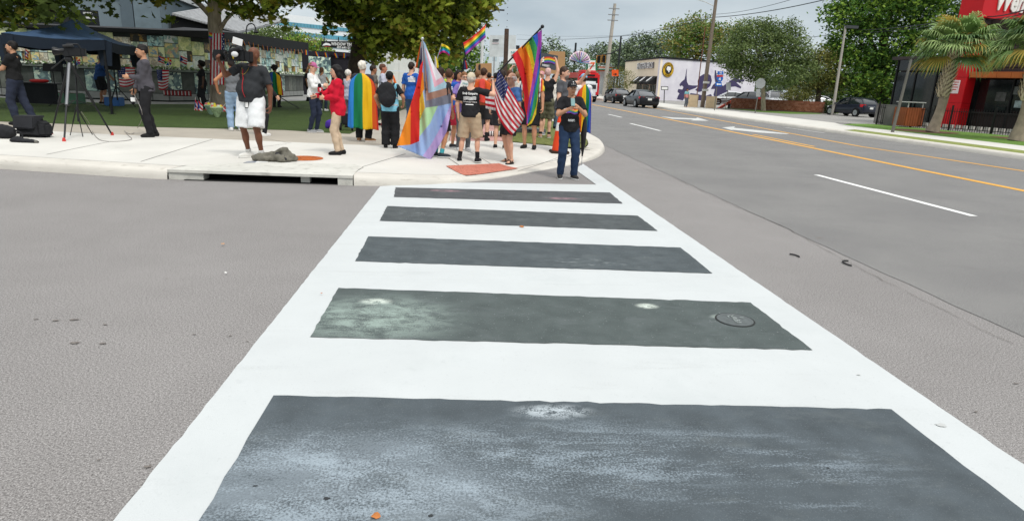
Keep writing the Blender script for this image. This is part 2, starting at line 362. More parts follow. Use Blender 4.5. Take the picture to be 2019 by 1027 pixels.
stain(BM[4], 10., .35, .6, '#d3dde2', stretch=(1, 2, 1), amt=.6, detail=12., grit=.8, mask=(bl_(4, 1090, 815), (.26, .1)))
barc = []
for i, q in enumerate(bars):
    a, b, c, d = [g2(*p) for p in q]
    if i == 4: c = (b[0]+.0, 1.1); d = (a[0], 1.1)
    p = jag(a, b, 50, .0045)+jag(b, c, 14, .004)+jag(c, d, 50, .0045)+jag(d, a, 14, .004)
    o = flat('painted_bar', p, 0, BM[i], None, cw); me = o.data
    cx, cy = (a[0]+b[0]+c[0]+d[0])/4, (a[1]+b[1]+c[1]+d[1])/4
    for v in me.vertices: v.co.x -= cx; v.co.y -= cy
    o.location = (cx, cy, .012); del_ = o.pop('kind', None); barc.append((cx, cy))
# lane lines
YP = M('yellow_paint', '#d9a038', rough=.6, var=.12, scale=6.); stain(YP, 12., .58, .8, '#8f8478', amt=.6)
WL = M('white_line', '#e6e7e4', rough=.6, var=.06, scale=5.); stain(WL, 10., .6, .8, '#9a9894', amt=.6)
WF = M('faded_line', '#aeaeab', rough=.7, var=.1, scale=5.); stain(WF, 7., .45, .7, '#7c7a77', amt=.8)
def line(name, pts, w, mat, parent=None):
    S = MB(); P = [Vector((p[0], p[1], 0)) for p in pts]; V = []
    for i, p in enumerate(P):
        d = (P[min(i+1, len(P)-1)]-P[max(0, i-1)]).normalized(); n = Vector((-d.y, d.x, 0))*w/2
        V += [(p.x-n.x+rr.gauss(0, .003), p.y-n.y, .008), (p.x+n.x+rr.gauss(0, .003), p.y+n.y, .008)]
    S.add(V, [(2*i, 2*i+1, 2*i+3, 2*i+2) for i in range(len(P)-1)]); return tag(S.build(name, mat, parent, True), kind='structure')
def subdiv(a, b, n): return [mix(a, b, i/n) for i in range(n+1)]
y1 = [g2(2100, 393), g2(2019, 377), g2(1800, 333), g2(1600, 292), g2(1390, 250), g2(1250, 222.5), g2(1170, 207)]
line('lane_line', [(y1[0][0]-.1, 5)]+y1+[(12., 130), (12.4, 400)], .2, YP)
line('lane_line', subdiv(g2(1485, 265.6), g2(1607, 289.8), 6), .14, YP)
y2 = [g2(2019, 338), g2(1860, 314), g2(1700, 290), g2(1550, 262), g2(1400, 234), g2(1262, 208.5)]
line('lane_line', [(13.95, 5)]+y2+[(15.0, 110), (15.2, 300)], .15, YP)
line('lane_line', subdiv(g2(1610, 345.5), g2(1920, 427), 10), .13, WL)
line('lane_line', subdiv(g2(1243, 244), g2(1302, 258.5), 4), .13, WL)
line('lane_line', subdiv(g2(1200, 226), g2(1226, 232), 3), .13, WL)
line('lane_line', subdiv(g2(1548, 252), g2(1626, 263), 4), .2, WF)
def gpoly(pts): return [g2(*p) for p in pts]
WA = M('worn_arrow', '#c2c3c0', rough=.7, var=.08, scale=5.); stain(WA, 8., .5, .75, '#8e8c89', amt=.7)
flat('turn_arrow', gpoly([(1424, 252), (1450, 250), (1447, 252.6), (1470, 255), (1510, 259), (1556, 264.5), (1552, 265.4), (1500, 262.4), (1462, 258.5), (1443, 256.4), (1448, 258.6)]), .009, WA)
flat('turn_arrow', gpoly([(1302, 230), (1330, 232.6), (1372, 234), (1376, 232.4), (1398, 239), (1362, 238.2), (1368, 236.6), (1326, 235)]), .009, WA)
# kerb and sidewalk of the corner
KB = [(-40, 17.9), (-25, 14.55), (-14, 12.05), (-7.09, 10.45), (-4.38, 9.86), (-3., 9.8), (-1.66, 9.77), (-1.21, 9.77), (-.38, 10.03), (.44, 10.75), (1.45, 12.05), (2.1, 12.95), (2.61, 13.64), (3.2, 14.8), (3.72, 16.45), (4.02, 18.35), (4.13, 20.6), (4.2, 30), (4.3, 60), (4.3, 400)]
KH = [.15]*8+[.1, .045, .025, .035, .06, .11, .14]+[.15]*5
def resample(P, H, st):
    o = []; h = []
    for i in range(len(P)-1):
        d = math.hypot(P[i+1][0]-P[i][0], P[i+1][1]-P[i][1]); n = max(1, int(d/st)) if d < 20 else 4
        for j in range(n):
            t = j/n; tm = t
            o.append(mix(P[i], P[i+1], t)); h.append(H[i]+(H[i+1]-H[i])*t)
    return o+[P[-1]], h+[H[-1]]
def smooth_line(P, H, it=3):
    P = [tuple(p) for p in P]
    for _ in range(it):
        P = [P[0]]+[((P[i-1][0]+2*P[i][0]+P[i+1][0])/4, (P[i-1][1]+2*P[i][1]+P[i+1][1])/4) for i in range(1, len(P)-1)]+[P[-1]]
        H = [H[0]]+[(H[i-1]+2*H[i]+H[i+1])/4 for i in range(1, len(H)-1)]+[H[-1]]
    return P, H
KP, KZ = resample(KB, KH, .3); KP, KZ = smooth_line(KP, KZ, 4)
def offs(P, d):
    o = []
    for i in range(len(P)):
        a, b = P[max(0, i-1)], P[min(len(P)-1, i+1)]; l = math.hypot(b[0]-a[0], b[1]-a[1]); o.append((P[i][0]-(b[1]-a[1])/l*d, P[i][1]+(b[0]-a[0])/l*d))
    return o
KPA, KZA = np.array(KP), np.array(KZ)
def zs(x, y):
    d = np.hypot(KPA[:, 0]-x, KPA[:, 1]-y); i = int(d.argmin()); t = min(1, max(0, (d[i]-.45)/1.5)); t = t*t*(3-2*t)
    return .15*t+KZA[i]*(1-t)
CONC = M('concrete', '#c9c7c0', rough=.85, var=.07, scale=.9, bump=.12, bs=60); stain(CONC, 2.4, .6, .8, '#a9a69d', amt=.35)
KERB = M('kerb_concrete', '#c6c2b9', rough=.88, var=.07, scale=2.2, bump=.15, bs=50); stain(KERB, 5., .55, .78, '#8f887c', amt=.6, stretch=(1, 1, 6))
BEIGE = M('tan_concrete', '#a8a195', rough=.9, var=.07, scale=1.3, bump=.1, bs=60); stain(BEIGE, 3., .6, .8, '#8b8478', amt=.4)
PINK = M('pink_concrete', '#b98f88', rough=.9, var=.08, scale=1.5, bump=.1)
DARKJ = M('dark_joint', '#3a3733', rough=.95)
def sweep(name, P, Z, prof, mat, label=None):
    V = []; k = len(prof); ring = [offs(P, d) for d, _ in prof]
    for i in range(len(P)):
        for (d, f), r in zip(prof, ring): V.append((r[i][0], r[i][1], Z[i]*f+(0 if f else -.05)))
    F = [(i*k+j, i*k+j+1, (i+1)*k+j+1, (i+1)*k+j) for i in range(len(P)-1) for j in range(k-1)]
    return tag(mesh_np(name, V, F, mat, None, None, False, 40), kind='structure')
PROF = [(0, 0), (.012, .35), (.03, .72), (.06, .92), (.1, .99), (.16, 1.), (.44, 1.), (.445, 0)]
def idx(x0): return min(range(len(KP)), key=lambda i: abs(KP[i][0]-x0)+(100 if KP[i][1] > 12.5 and x0 < 1 and KP[i][0] > -6 else 0))
ia, ib = idx(-4.4), idx(-1.66)
sweep('kerb', KP[:ia+1], KZ[:ia+1], PROF, KERB); sweep('kerb', KP[ib:], KZ[ib:], PROF, KERB)
inner = offs(KP, .457)
fz = lambda x, y: (x, y, zs(x, y))
lawn_edge = [G(x, y, .15) for x, y in ((-120, 233), (0, 240), (290, 251), (560, 257), (640, 262), (690, 264.5))]; lawn_edge = [(p.x, p.y) for p in lawn_edge]
bw = [G(x, y, .15) for x, y in ((-200, 243), (0, 252), (150, 262), (420, 274), (680, 285), (760, 287), (880, 283.5))]; bw = [(p.x, p.y) for p in bw]
# drain inlet in the kerb line
din = tag(thing('storm_drain', 'concrete kerb storm drain with a long dark opening in the corner kerb', 'storm drain', (-3, 10.3, 0)))
ax, ay = KP[ia]; bx, by = KP[ib]
DR = M('drain_concrete', '#c3c2ba', rough=.9, var=.08, scale=2., bump=.2, bs=40); stain(DR, 6., .5, .75, '#77756e', amt=.5)
def dpt(t, d, z): return (ax+(bx-ax)*t+.03*d*0, ay+(by-ay)*t+d, z)
slab_q = [(ax+.015, ay), (bx-.015, by), (bx+.02, by+.95), (bx-.05, by+1.25), (-2.62, 10.98), (-3.3, 11.02), (ax+.6, ay+.72), (ax+.1, ay+.55)]
slab_q = [(ax+.015, ay), (bx-.015, by), (bx-.04, by+.62), (bx-.01, by+1.0), (bx-.2, by+1.35), (-3.35, 11.1), (-3.9, 10.62), (ax+.1, ay+.5)]
S = MB(); S.prism(slab_q, .112, .152); S.build('top_slab', DR, din, True)
S = MB(); S.box((ax+.27, ay+.25, .056), (.5, .46, .111)); S.build('side_wall', DR, din, True); S = MB(); S.box((bx-.13, by+.25, .056), (.22, .46, .111)); S.build('side_wall', DR, din, True)
BLK = M('drain_shade', '#0c0c0c', rough=1., var=.2); S = MB()  # black colour paints in the shade deep inside the drain opening
S.box(((ax+bx)/2, (ay+by)/2+.3, .056), (bx-ax-.5, .02, .11)); S.box(((ax+bx)/2, (ay+by)/2+.16, .004), (bx-ax-.5, .28, .01)); S.build('throat', BLK, din, True)
S = MB(); S.box((-2.35, 9.98, .056), (.13, .1, .111)); S.build('throat_pier', DR, din, True)
# concrete corner
inw = [p for p in inner if p[1] < 60]
i0 = inw
left = [p for p in inw[:idx(ax)-1]]
white_poly = []
ii = [i for i, p in enumerate(inner) if p[0] <= ax+.1 and p[1] < 20 and i <= ia]
jj = [i for i in range(ib, len(inner)) if inner[i][1] < 15.6]
white = [inner[i] for i in ii]+[(ax+.085, ay+.515), (-3.91, 10.635), (-3.36, 11.115), (bx-.205, by+1.365), (bx+.003, by+1.01), (bx-.027, by+.63)]+[inner[i] for i in jj]
vg = [(3.15, inner[jj[-1]][1]), (2.3, 15.75), (1.1, 16.6)]
white += [vg[1], (.9, 16.55), (-.3, 16.1), bw[-1]]+list(reversed(bw[:-1]))+[(-39.95, 18.75)]
o = sheet('sidewalk', [(0, white)], fz, .45, CONC, smooth=60); tag(o, kind='structure')
beige = bw+[(-.3, 16.1), (-.35, 60), (-2.6, 60)]+list(reversed(lawn_edge))
o = sheet('path', [(0, beige)], lambda x, y: (x, y, .15), 1.5, BEIGE); tag(o, kind='structure')
o = sheet('path', [(0, [(-.29, 16.12), (.9, 16.57), (1.1, 16.62), (1.12, 60), (-.34, 60)])], lambda x, y: (x, y, .15), 1.5, PINK); tag(o, kind='structure')
GRASS = M('verge_grass', '#5f6b33', rough=.95, var=.25, scale=9., bump=.7, bs=90, col2='#7d8048')
o = sheet('lawn', [(0, [(1.13, 16.63), vg[1], vg[0]]+[inner[i] for i in range(jj[-1]+1, len(inner)) if inner[i][1] < 60]+[(3.7, 60), (1.14, 60)])], lambda x, y: (x, y, .155), .8, GRASS); tag(o, kind='structure')
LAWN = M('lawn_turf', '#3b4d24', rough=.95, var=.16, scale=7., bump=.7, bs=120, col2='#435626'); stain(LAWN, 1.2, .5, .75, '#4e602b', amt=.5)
lf = [(-2.6, 60), (-6, 60), (-8., 40), (-10.4, 33.), (-11.4, 29.4), (-13.4, 27.2), (-16.3, 28.0), (-20, 29), (-40, 33)]
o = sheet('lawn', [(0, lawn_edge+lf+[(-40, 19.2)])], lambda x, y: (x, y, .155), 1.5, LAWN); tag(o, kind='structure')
PLZ = M('plaza_paving', '#8d8d8b', rough=.7, var=.12, scale=2., bump=.1)
flat('plaza', [(-400, 400), (-400, 12.), (-40.1, 18.), (-40.1, 33.1)]+list(reversed(lf[:-1]))[0:0]+[(-40, 33.05)]+[(x, y+.03) for x, y in reversed(lf[:-1])]+[(-2.6, 60.1), (4.2, 60.1), (4.3, 400)], .148, PLZ)
# joints: narrow dark gaps between the slabs
def gz(x, y):
    p = G(x, y, .15); return (p.x, p.y)
def joint(a, b, w=.016):
    d = Vector((b[0]-a[0], b[1]-a[1])); n = Vector((-d.y, d.x)).normalized()*w/2; k = max(1, int(d.length/.4)); S = MB(); V = []
    for i in range(k+1):
        p = mix(a, b, i/k); z = zs(*p)+.003; V += [(p[0]-n.x, p[1]-n.y, z), (p[0]+n.x, p[1]+n.y, z)]
    S.add(V, [(2*i, 2*i+1, 2*i+3, 2*i+2) for i in range(k)]); return tag(S.build('slab_joint', DARKJ), kind='structure')
for a, b in (((278, 319), (420, 275)), ((92, 305), (215, 280)), ((684, 338), (800, 304)), ((835, 292), (926, 327)), ((520, 273), (575, 283)), ((900, 291), (975, 317)), ((1022, 325), (1112, 300)), ((500, 292), (566, 284))):
    joint(gz(*a), gz(*b), .012)
# tactile pad with truncated domes
RED = M('tactile_red', '#bf7a68', rough=.75, var=.08, scale=8.)
tq = [G(x, y, .12) for x, y in ((880, 325), (985, 317), (1022, 324), (920, 340.5))]; tq = [(p.x, p.y) for p in tq]
tp = thing('tactile_pad', 'brick red tactile paving pad on the kerb ramp', 'paving pad', (*tq[0], zs(*tq[0])))
def tpt(u, v): a = mix(tq[0], tq[1], u); b = mix(tq[3], tq[2], u); return mix(a, b, v)
S = MB(); V = []; nn = 8
for i in range(nn+1):
    for j in range(nn+1): p = tpt(i/nn, j/nn); V.append((*p, zs(*p)+.012))
S.add(V, [(i*(nn+1)+j, (i+1)*(nn+1)+j, (i+1)*(nn+1)+j+1, i*(nn+1)+j+1) for i in range(nn) for j in range(nn)]); S.build('pad', RED, tp, True)
S = MB()
for i in range(26):
    for j in range(14):
        p = tpt((i+.5)/26, (j+.5)/14); z = zs(*p)+.012; S.lathe([(.016, 0), (.012, .009)], (*p, z), 6)
S.build('domes', RED, tp, True, kind='stuff')
# manholes
OR = M('rusty_cover', '#a9521f', rough=.6, var=.25, scale=12., bump=.3, bs=30, col2='#c26a2c')
mh = thing('manhole_cover', 'rust orange round manhole cover on the pale concrete sidewalk', 'manhole cover', (-2.78, 11.72, .152))
S = MB(); S.lathe([(.33, 0), (.33, .008), (.31, .012)], n=32); S.build('cover', OR, mh, smooth=30)
S = MB()
for i in range(-4, 5):
    l = math.sqrt(.29**2-(i*.06)**2); S.box((i*.06, 0, .015), (.02, 2*l*.9, .006))
S.build('ribs', OR, mh, kind='stuff')
BK4 = M('iron_cover', '#545a5a', rough=.5, var=.2, scale=20., bump=.3)
c_ = G(1449, 634); mh = thing('manhole_cover', 'small round valve cover painted over in the dark crosswalk bar', 'valve cover', (c_.x, c_.y, .0125))
S = MB(); S.lathe([(.128, 0), (.128, .005), (.122, .006)], n=28); S.build('cover', BK4, mh, smooth=30)
S = MB(); S.lathe([(.128, .003), (.14, .003), (.14, 0), (.128, 0)], n=28); S.build('ring', M('seam_black', '#2b2d2d', rough=.9), mh)
S = MB()
for k in range(14): a = rr.random()*6.28; r = rr.random()*.085; S.box((r*math.cos(a), r*math.sin(a), .008), (.03, .012, .006), rr.random()*3)
S.build('raised_marks', M('marks_grey', '#858c8a', rough=.5), mh, kind='stuff')
# cracks, oil spots, tyre scraps, fallen leaves
CRK = M('crack', '#625c57', rough=1.)
def crack(pts, w=.012, z=.009):
    P = [];
    for a, b in zip(pts, pts[1:]):
        n = max(2, int(math.hypot(b[0]-a[0], b[1]-a[1])/.12)); P += [(mix(a, b, i/n)[0]+rr.gauss(0, .012), mix(a, b, i/n)[1]+rr.gauss(0, .012)) for i in range(n)]
    S = MB(); V = []
    for i, p in enumerate(P): ww = w*rr.uniform(.15, 1.); V += [(p[0]-ww/2, p[1], z), (p[0]+ww/2, p[1], z)]
    S.add(V, [(2*i, 2*i+1, 2*i+3, 2*i+2) for i in range(len(P)-1)]); return tag(S.build('crack', CRK), kind='structure')
crack([g2(1400, 385), g2(1550, 450), g2(1680, 522), g2(1800, 583), g2(1905, 634), g2(2030, 696)], .008)
crack([g2(1260, 330), g2(1330, 352), g2(1400, 385)], .008)
crack([g2(1750, 505), g2(2019, 545)], .006); crack([g2(1560, 577), g2(1800, 580)], .006)
SPOT = M('oil_spot', '#716b66', rough=.8, var=.25, scale=30.)
def spot(px, py, r, asp=1., z=.006, m=SPOT):
    r *= .62
    c = G(px, py); p = [(c.x+r*asp*math.cos(a)*rr.uniform(.6, 1.15), c.y+r*math.sin(a)*rr.uniform(.4, 1.2)) for a in [i*PI/7 for i in range(14)]]
    tag(flat('road_stain', p, z, m), kind='structure')
for px, py, r, a in ((147, 631, .028, 2.), (110, 633, .02, 1.8), (72, 630, .012, 2), (208, 641, .014, 1.8), (148, 677, .03, 1.6), (384, 660, .015, 1.4), (455, 663, .014, 1.2), (292, 921, .02, 1.5), (195, 908, .012, 1), (488, 674, .012, 1.3), (203, 678, .02, 2), (330, 550, .012, 2.)): spot(px, py, r, a)
for px, py, r, a in ((1617, 470, .05, 1.2), (1925, 813, .015, 1.5), (2003, 757, .018, 1.8), (1942, 748, .01, 1)): spot(px, py, r, a, .0065)
DS = M('paint_spot', '#2d3032', rough=.6)
for px, py, r, a in ((504, 963, .012, 1.3), (646, 988, .016, 1.8), (705, 990, .006, 1), (849, 1022, .014, 1.3), (1632, 927, .012, 1)): spot(px, py, r, a, .0145, DS)
for px, py, r, a in ((1855, 841, .03, 1.6), (1693, 742, .014, 1.6)): spot(px, py, r, a, .0125, M('paint_grime', '#b5b7b5', rough=.8))
RUB = M('tyre_rubber', '#2a2a2b', rough=.8)
for (px, py, r, a0, a1, lb) in ((1565, 507, .05, -.3, 1.6, 'small curved scrap of black tyre rubber nearer the crosswalk'), (1680, 522, .07, 1.2, 3.9, 'larger hooked scrap of black tyre rubber out on the road')):
    c = G(px, py); S = MB(); S.tube([(c.x+r*math.cos(a0+(a1-a0)*i/8), c.y+1.6*r*math.sin(a0+(a1-a0)*i/8), .012) for i in range(9)], .008, 5); tag(S.build('rubber_scrap', RUB), lb, 'rubber scrap', 'tyre scraps on the road')
LFM = M('dry_leaf', '#b4713c', rough=.8, var=.2, scale=20.)
def fallen(px, py, r, lb, m=LFM):
    c = G(px, py, .014); S = MB(); n = 10; V = [(c.x, c.y, .026)]+[(c.x+r*math.cos(2*PI*i/n)*rr.uniform(.6, 1.1), c.y+r*math.sin(2*PI*i/n)*rr.uniform(.6, 1.1), .016+rr.uniform(0, .012)) for i in range(n)]
    S.add(V, [(0, 1+i, 1+(i+1) % n) for i in range(n)]); tag(S.build('fallen_leaf', m), lb, 'leaf', 'dry leaves on the road')
fallen(741, 1019, .018, 'orange dry leaf on the nearest dark bar'); fallen(1029, 447, .035, 'orange dry leaf on the second farthest dark bar'); fallen(634, 580, .01, 'tiny orange dry leaf on the left white edge line')
fallen(440, 482, .02, 'small tan dry leaf on the grey asphalt left of the crosswalk', M('tan_leaf', '#b98f6a', rough=.8)); fallen(446, 539, .014, 'pale paper scrap lying on the asphalt left of the crosswalk', M('paper_scrap', '#e6e6e2', rough=.8))
# ------------------------------------------------------------------ left side: memorial wall and buildings
def collage(name, pal, s, seed):
    m = bpy.data.materials.new(name); m.use_nodes = True; t = m.node_tree; b = t.nodes['Principled BSDF']; b.inputs['Roughness'].default_value = .45
    v = N(t, 'ShaderNodeTexCoord').outputs['Object']; mpn = N(t, 'ShaderNodeMapping'); mpn.inputs['Location'].default_value = (seed*3.7, seed*1.3, seed*2.1); L(t, v, mpn.inputs[0])
    dn = N(t, 'ShaderNodeTexNoise', i_Scale=s*.7, i_Detail=4.); L(t, mpn.outputs[0], dn.inputs['Vector'])
    ad = N(t, 'ShaderNodeMix', data_type='RGBA', blend_type='LINEAR_LIGHT'); ad.inputs[0].default_value = .25; L(t, mpn.outputs[0], ad.inputs[6]); L(t, dn.outputs['Color'], ad.inputs[7])
    vo = N(t, 'ShaderNodeTexVoronoi', i_Scale=s); L(t, ad.outputs[2], vo.inputs['Vector'])
    n2 = N(t, 'ShaderNodeTexNoise', i_Scale=s*2.5, i_Detail=5.); L(t, mpn.outputs[0], n2.inputs['Vector'])
    sp = N(t, 'ShaderNodeSeparateColor'); L(t, vo.outputs['Color'], sp.inputs[0]); ma = N(t, 'ShaderNodeMath', operation='ADD'); L(t, sp.outputs[0], ma.inputs[0])
    m2 = N(t, 'ShaderNodeMath', operation='MULTIPLY_ADD'); L(t, n2.outputs[0], m2.inputs[0]); m2.inputs[1].default_value = .7; m2.inputs[2].default_value = -.35; L(t, m2.outputs[0], ma.inputs[1])
    r = N(t, 'ShaderNodeValToRGB'); L(t, ma.outputs[0], r.inputs[0]); e = r.color_ramp.elements; k = len(pal)
    for i, c in enumerate(pal):
        el = e[i] if i < 2 else e.new(i/(k-1))
        el.position = i/(k-1); el.color = (*hx(c), 1)
    L(t, r.outputs[0], b.inputs['Base Color']); return m
PALS = [('#27322a', '#8fa08a', '#d9dcc0', '#c9cf9a'), ('#5f7f86', '#a9c4c2', '#dfe6da', '#7b9c7e'), ('#e0e2d2', '#cfd4c6', '#9fb0a2', '#ecebe0'), ('#1d1d19', '#4a3b22', '#b18a3a', '#20211d'),
        ('#3c5d68', '#7fb0b5', '#bcd4cc', '#41575a'), ('#8f9f6a', '#c6c886', '#e3dfa9', '#6e8a5c'), ('#b3897a', '#d6c184', '#86a078', '#6f86a8'), ('#d7cfb8', '#b7a98c', '#8a7f6c', '#e8e2d0'),
        ('#2f3d45', '#566d70', '#8ea79c', '#cbd3bf'), ('#9ec0c9', '#d4e3e0', '#f0eee0', '#c2c98e')]
PALS = [tuple('#%02x%02x%02x' % tuple(min(255, int(int(c[j:j+2], 16)*1.12+10)) for j in (1, 3, 5)) for c in p) for p in PALS]
CM = [collage('picture_print_%d' % i, PALS[i % 10], 3.5+(i*37 % 5), i) for i in range(20)]
BLACKM = M('black_metal', '#17181a', rough=.6, var=.15); DKF = M('dark_frame', '#26282a', rough=.7)
wl = [U(-260, 190, 31), U(-60, 195, 30), U(335, 198, 30.5), U(410, 196, 32.5), U(480, 193, 36.5), U(598, 187, 46)]
wl = [(p.x, p.y) for p in wl]
mw = tag(thing('memorial_wall', 'long curved memorial wall covered in picture panels behind the dark tent', 'memorial wall', (wl[2][0], wl[2][1], .15)))
def along(P, st):
    o = []
    for a, b in zip(P, P[1:]):
        n = max(1, round(math.hypot(b[0]-a[0], b[1]-a[1])/st)); o += [mix(a, b, i/n) for i in range(n)]
    return o+[P[-1]]
WB = M('wall_backing', '#3a3e3c', rough=.8); STN = collage('lower_panels', ('#3d413e', '#5c605a', '#7b7d74', '#8f8f86'), 2.2, 3)
STNS = [M('stone_%d' % i, c, rough=.85, var=.25, scale=4., bump=.3) for i, c in enumerate(('#5b5e5a', '#666a64', '#545854', '#70736c'))]+[CM[8], CM[18]]
S = MB(); V = []
for p, q in zip(wl, offs(wl, .25)):
    V += [(*p, .1), (*p, 3.02), (*q, 3.02), (*q, .1)]
S.add(V, [(4*i+j, 4*i+(j+1) % 4, 4*i+4+(j+1) % 4, 4*i+4+j) for i in range(len(wl)-1) for j in range(4)]); S.build('backing', WB, mw, True)
cols = along(wl, .66); r3 = random.Random(5)
fr = offs(cols, -.02)
PM = {}
def panel(a, b, z0, z1, mat, nm='picture_panel', t=.04):
    d = Vector((b[0]-a[0], b[1]-a[1], 0)); w_ = d.length; c = ((a[0]+b[0])/2, (a[1]+b[1])/2, z0)
    key = (round(w_, 2), round(z1-z0, 2), mat.name, nm)
    if key not in PM:
        S = MB(); S.box((0, 0, (z1-z0)/2), (w_-.03, t, z1-z0-.03)); o = S.build(nm, mat, mw)
        PM[key] = o
    else: o = PM[key].copy(); COL.objects.link(o)
    iv = MW[mw.name].inverted(); o.location = iv @ Vector(c); o.rotation_euler = (0, 0, math.atan2(d.y, d.x)); return o
for i in range(len(fr)-1):
    a, b = fr[i], fr[i+1]
    if a[0] < -27: continue
    z = 1.58
    while z < 2.94:
        h = r3.choice((.34, .45, .45, .62)); h = min(h, 2.98-z)
        if h < .2: break
        if r3.random() < .42:
            m_ = mix(a, b, r3.choice((.4, .5, .6))); panel(a, m_, z, z+h, r3.choice(CM)); panel(m_, b, z, z+h, r3.choice(CM))
        else: panel(a, b, z, z+h, r3.choice(CM))
        z += h
    panel(a, b, .5, 1.43, r3.choice(STNS), 'stone_panel')
    panel(a, b, .2, .5, M('plinth', '#8d8f8c', rough=.8), 'plinth_block', .1)
# ledge with flowers
LED = offs(wl, -.22)
S = MB(); V = []
for p, q in zip(wl, LED): V += [(*p, 1.45), (*p, 1.55), (*q, 1.55), (*q, 1.45)]
S.add(V, [(4*i+j, 4*i+(j+1) % 4, 4*i+4+(j+1) % 4, 4*i+4+j) for i in range(len(wl)-1) for j in range(4)]); S.build('ledge', M('ledge', '#7e857e', rough=.8), mw, True)
FG = M('flower_green', '#6f8a58', rough=.8, var=.3); FWH = M('flower_white', '#dfe3d6', rough=.8)
S = MB(); pp = along(LED, .05)
for p in pp:
    if p[0] < -27: continue
    for k in range(2):
        c = (p[0]+r3.uniform(-.1, .1), p[1]+r3.uniform(-.05, .1), 1.55+r3.uniform(0, .12)); a = Vector((r3.gauss(0, 1), r3.gauss(0, 1), r3.gauss(0, 1))).normalized()*.06; b2 = a.orthogonal().normalized()*.05
        S.add([Vector(c)-a, Vector(c)+b2, Vector(c)+a, Vector(c)-b2], [(0, 1, 2, 3)], 0 if r3.random() < .55 else 1)
S.build('garland', [FG, FWH], mw, True, kind='stuff')
# black fascia and roof over the wall
fl = [U(-260, 190, 31.2), U(-60, 195, 30.2), U(335, 198, 30.6), U(410, 196, 32.6), U(480, 193, 36.6), U(603, 187, 46.3)]; fl = [(p.x, p.y) for p in fl]
zt = [3.12, 3.12, 3.16, 3.34, 3.5, 3.6]; S = MB(); V = []
for p, q, z in zip(offs(fl, -.35), offs(fl, .9), zt): V += [(*p, 3.0), (*p, z), (*q, z+.12), (*q, 3.0)]
S.add(V, [(4*i+j, 4*i+(j+1) % 4, 4*i+4+(j+1) % 4, 4*i+4+j) for i in range(len(fl)-1) for j in range(4)]+[(0, 1, 2, 3), (20, 21, 22, 23)]); S.build('fascia', BLACKM, mw, True)
# grey-blue hall behind
GB = M('blue_grey_render', '#76858d', rough=.85, var=.05, scale=.5, bump=.08, bs=30); GBD = M('dark_blue_grey', '#5d6b74', rough=.85, var=.05)
hb = tag(thing('club_building', 'blue grey rendered building rising behind the memorial wall', 'building', (-22, 40, .15)))
P0, P1 = U(-400, 60, 34), U(322, 60, 36)
def wallbox(S, a, b, t, z0, z1, mi=0):
    d = Vector((b[0]-a[0], b[1]-a[1])).normalized(); n = Vector((-d.y, d.x))*t
    S.hexa([(a[0], a[1], z0), (b[0], b[1], z0), (b[0]+n.x, b[1]+n.y, z0), (a[0]+n.x, a[1]+n.y, z0), (a[0], a[1], z1), (b[0], b[1], z1), (b[0]+n.x, b[1]+n.y, z1), (a[0]+n.x, a[1]+n.y, z1)], mi)
S = MB(); wallbox(S, P0, P1, 9, .15, 5.2); S.build('wall', GB, hb, True)
S = MB(); a, b = U(-400, 5, 33.7), U(322, 5, 35.7); wallbox(S, a, b, 9.5, 5.2, 5.55); S.build('parapet', M('parapet_white', '#c9cdce', rough=.7), hb, True)
S = MB(); wallbox(S, U(240, 40, 35.6), U(264, 40, 35.68), .2, 3.3, 5.2); S.build('downpipe_bay', GBD, hb, True)
S = MB(); wallbox(S, U(266, 40, 35.62), U(318, 40, 35.85), .12, 3.3, 5.2); S.build('wall_panel', M('blue_grey_panel', '#6f7f88', rough=.8), hb, True)
sg = tag(thing('sign_board', 'black sign board with faint white lines behind the tent roof', 'sign', tuple(U(125, 60, 33)[:2])+(3.3,)))
S = MB(); wallbox(S, U(57, 55, 33.2), U(197, 55, 33.5), .06, 3.3, 4.05); S.build('board', M('sign_black', '#22262a', rough=.6), sg, True)
for k, (x0, x1, z) in enumerate(((66, 86, 3.9), (168, 186, 3.9), (172, 190, 3.7))):
    S = MB(); wallbox(S, U(x0, 55, 33.15), U(x1, 55, 33.17), .01, z-.04, z+.04); S.build('text_line', M('sign_white', '#c9cbc9'), sg, True)
# dark gable and corrugated roof
rb_ = tag(thing('dark_hall', 'black gabled hall with a pale corrugated roof beyond the wrapped trunk', 'building', (-14, 42, .15)))
S = MB(); q = [U(338, 30, 37), U(338, 96, 37), U(470, 96, 41), U(470, 66, 41)]; n = Vector((-2, 6, 0)); S.hexa([q[1], q[2], q[2]+n, q[1]+n, q[0], q[3], q[3]+n, q[0]+n]); S.build('gable', BLACKM, rb_, True)
CRG = M('corrugated_roof', '#a9abad', rough=.5, var=.15, scale=6., metal=.2)
S = MB()
for i in range(24):
    t0, t1 = i/24, (i+.62)/24
    a, b = U(340, 30, 36.8).lerp(U(472, 66, 40.8), t0), U(340, 30, 36.8).lerp(U(472, 66, 40.8), t1); up = Vector((1.2, 7, 1.35))
    S.hexa([a, b, b+up, a+up, a+Vector((0, 0, .1)), b+Vector((0, 0, .1)), b+up+Vector((0, 0, .1)), a+up+Vector((0, 0, .1))])
S.hexa([U(340, 31, 36.9), U(472, 67, 40.9), U(472, 67, 40.9)+up, U(340, 31, 36.9)+up]+[p+Vector((0, 0, .05)) for p in (U(340, 31, 36.9), U(472, 67, 40.9), U(472, 67, 40.9)+up, U(340, 31, 36.9)+up)])
S.build('roof', CRG, rb_, True, kind='stuff')
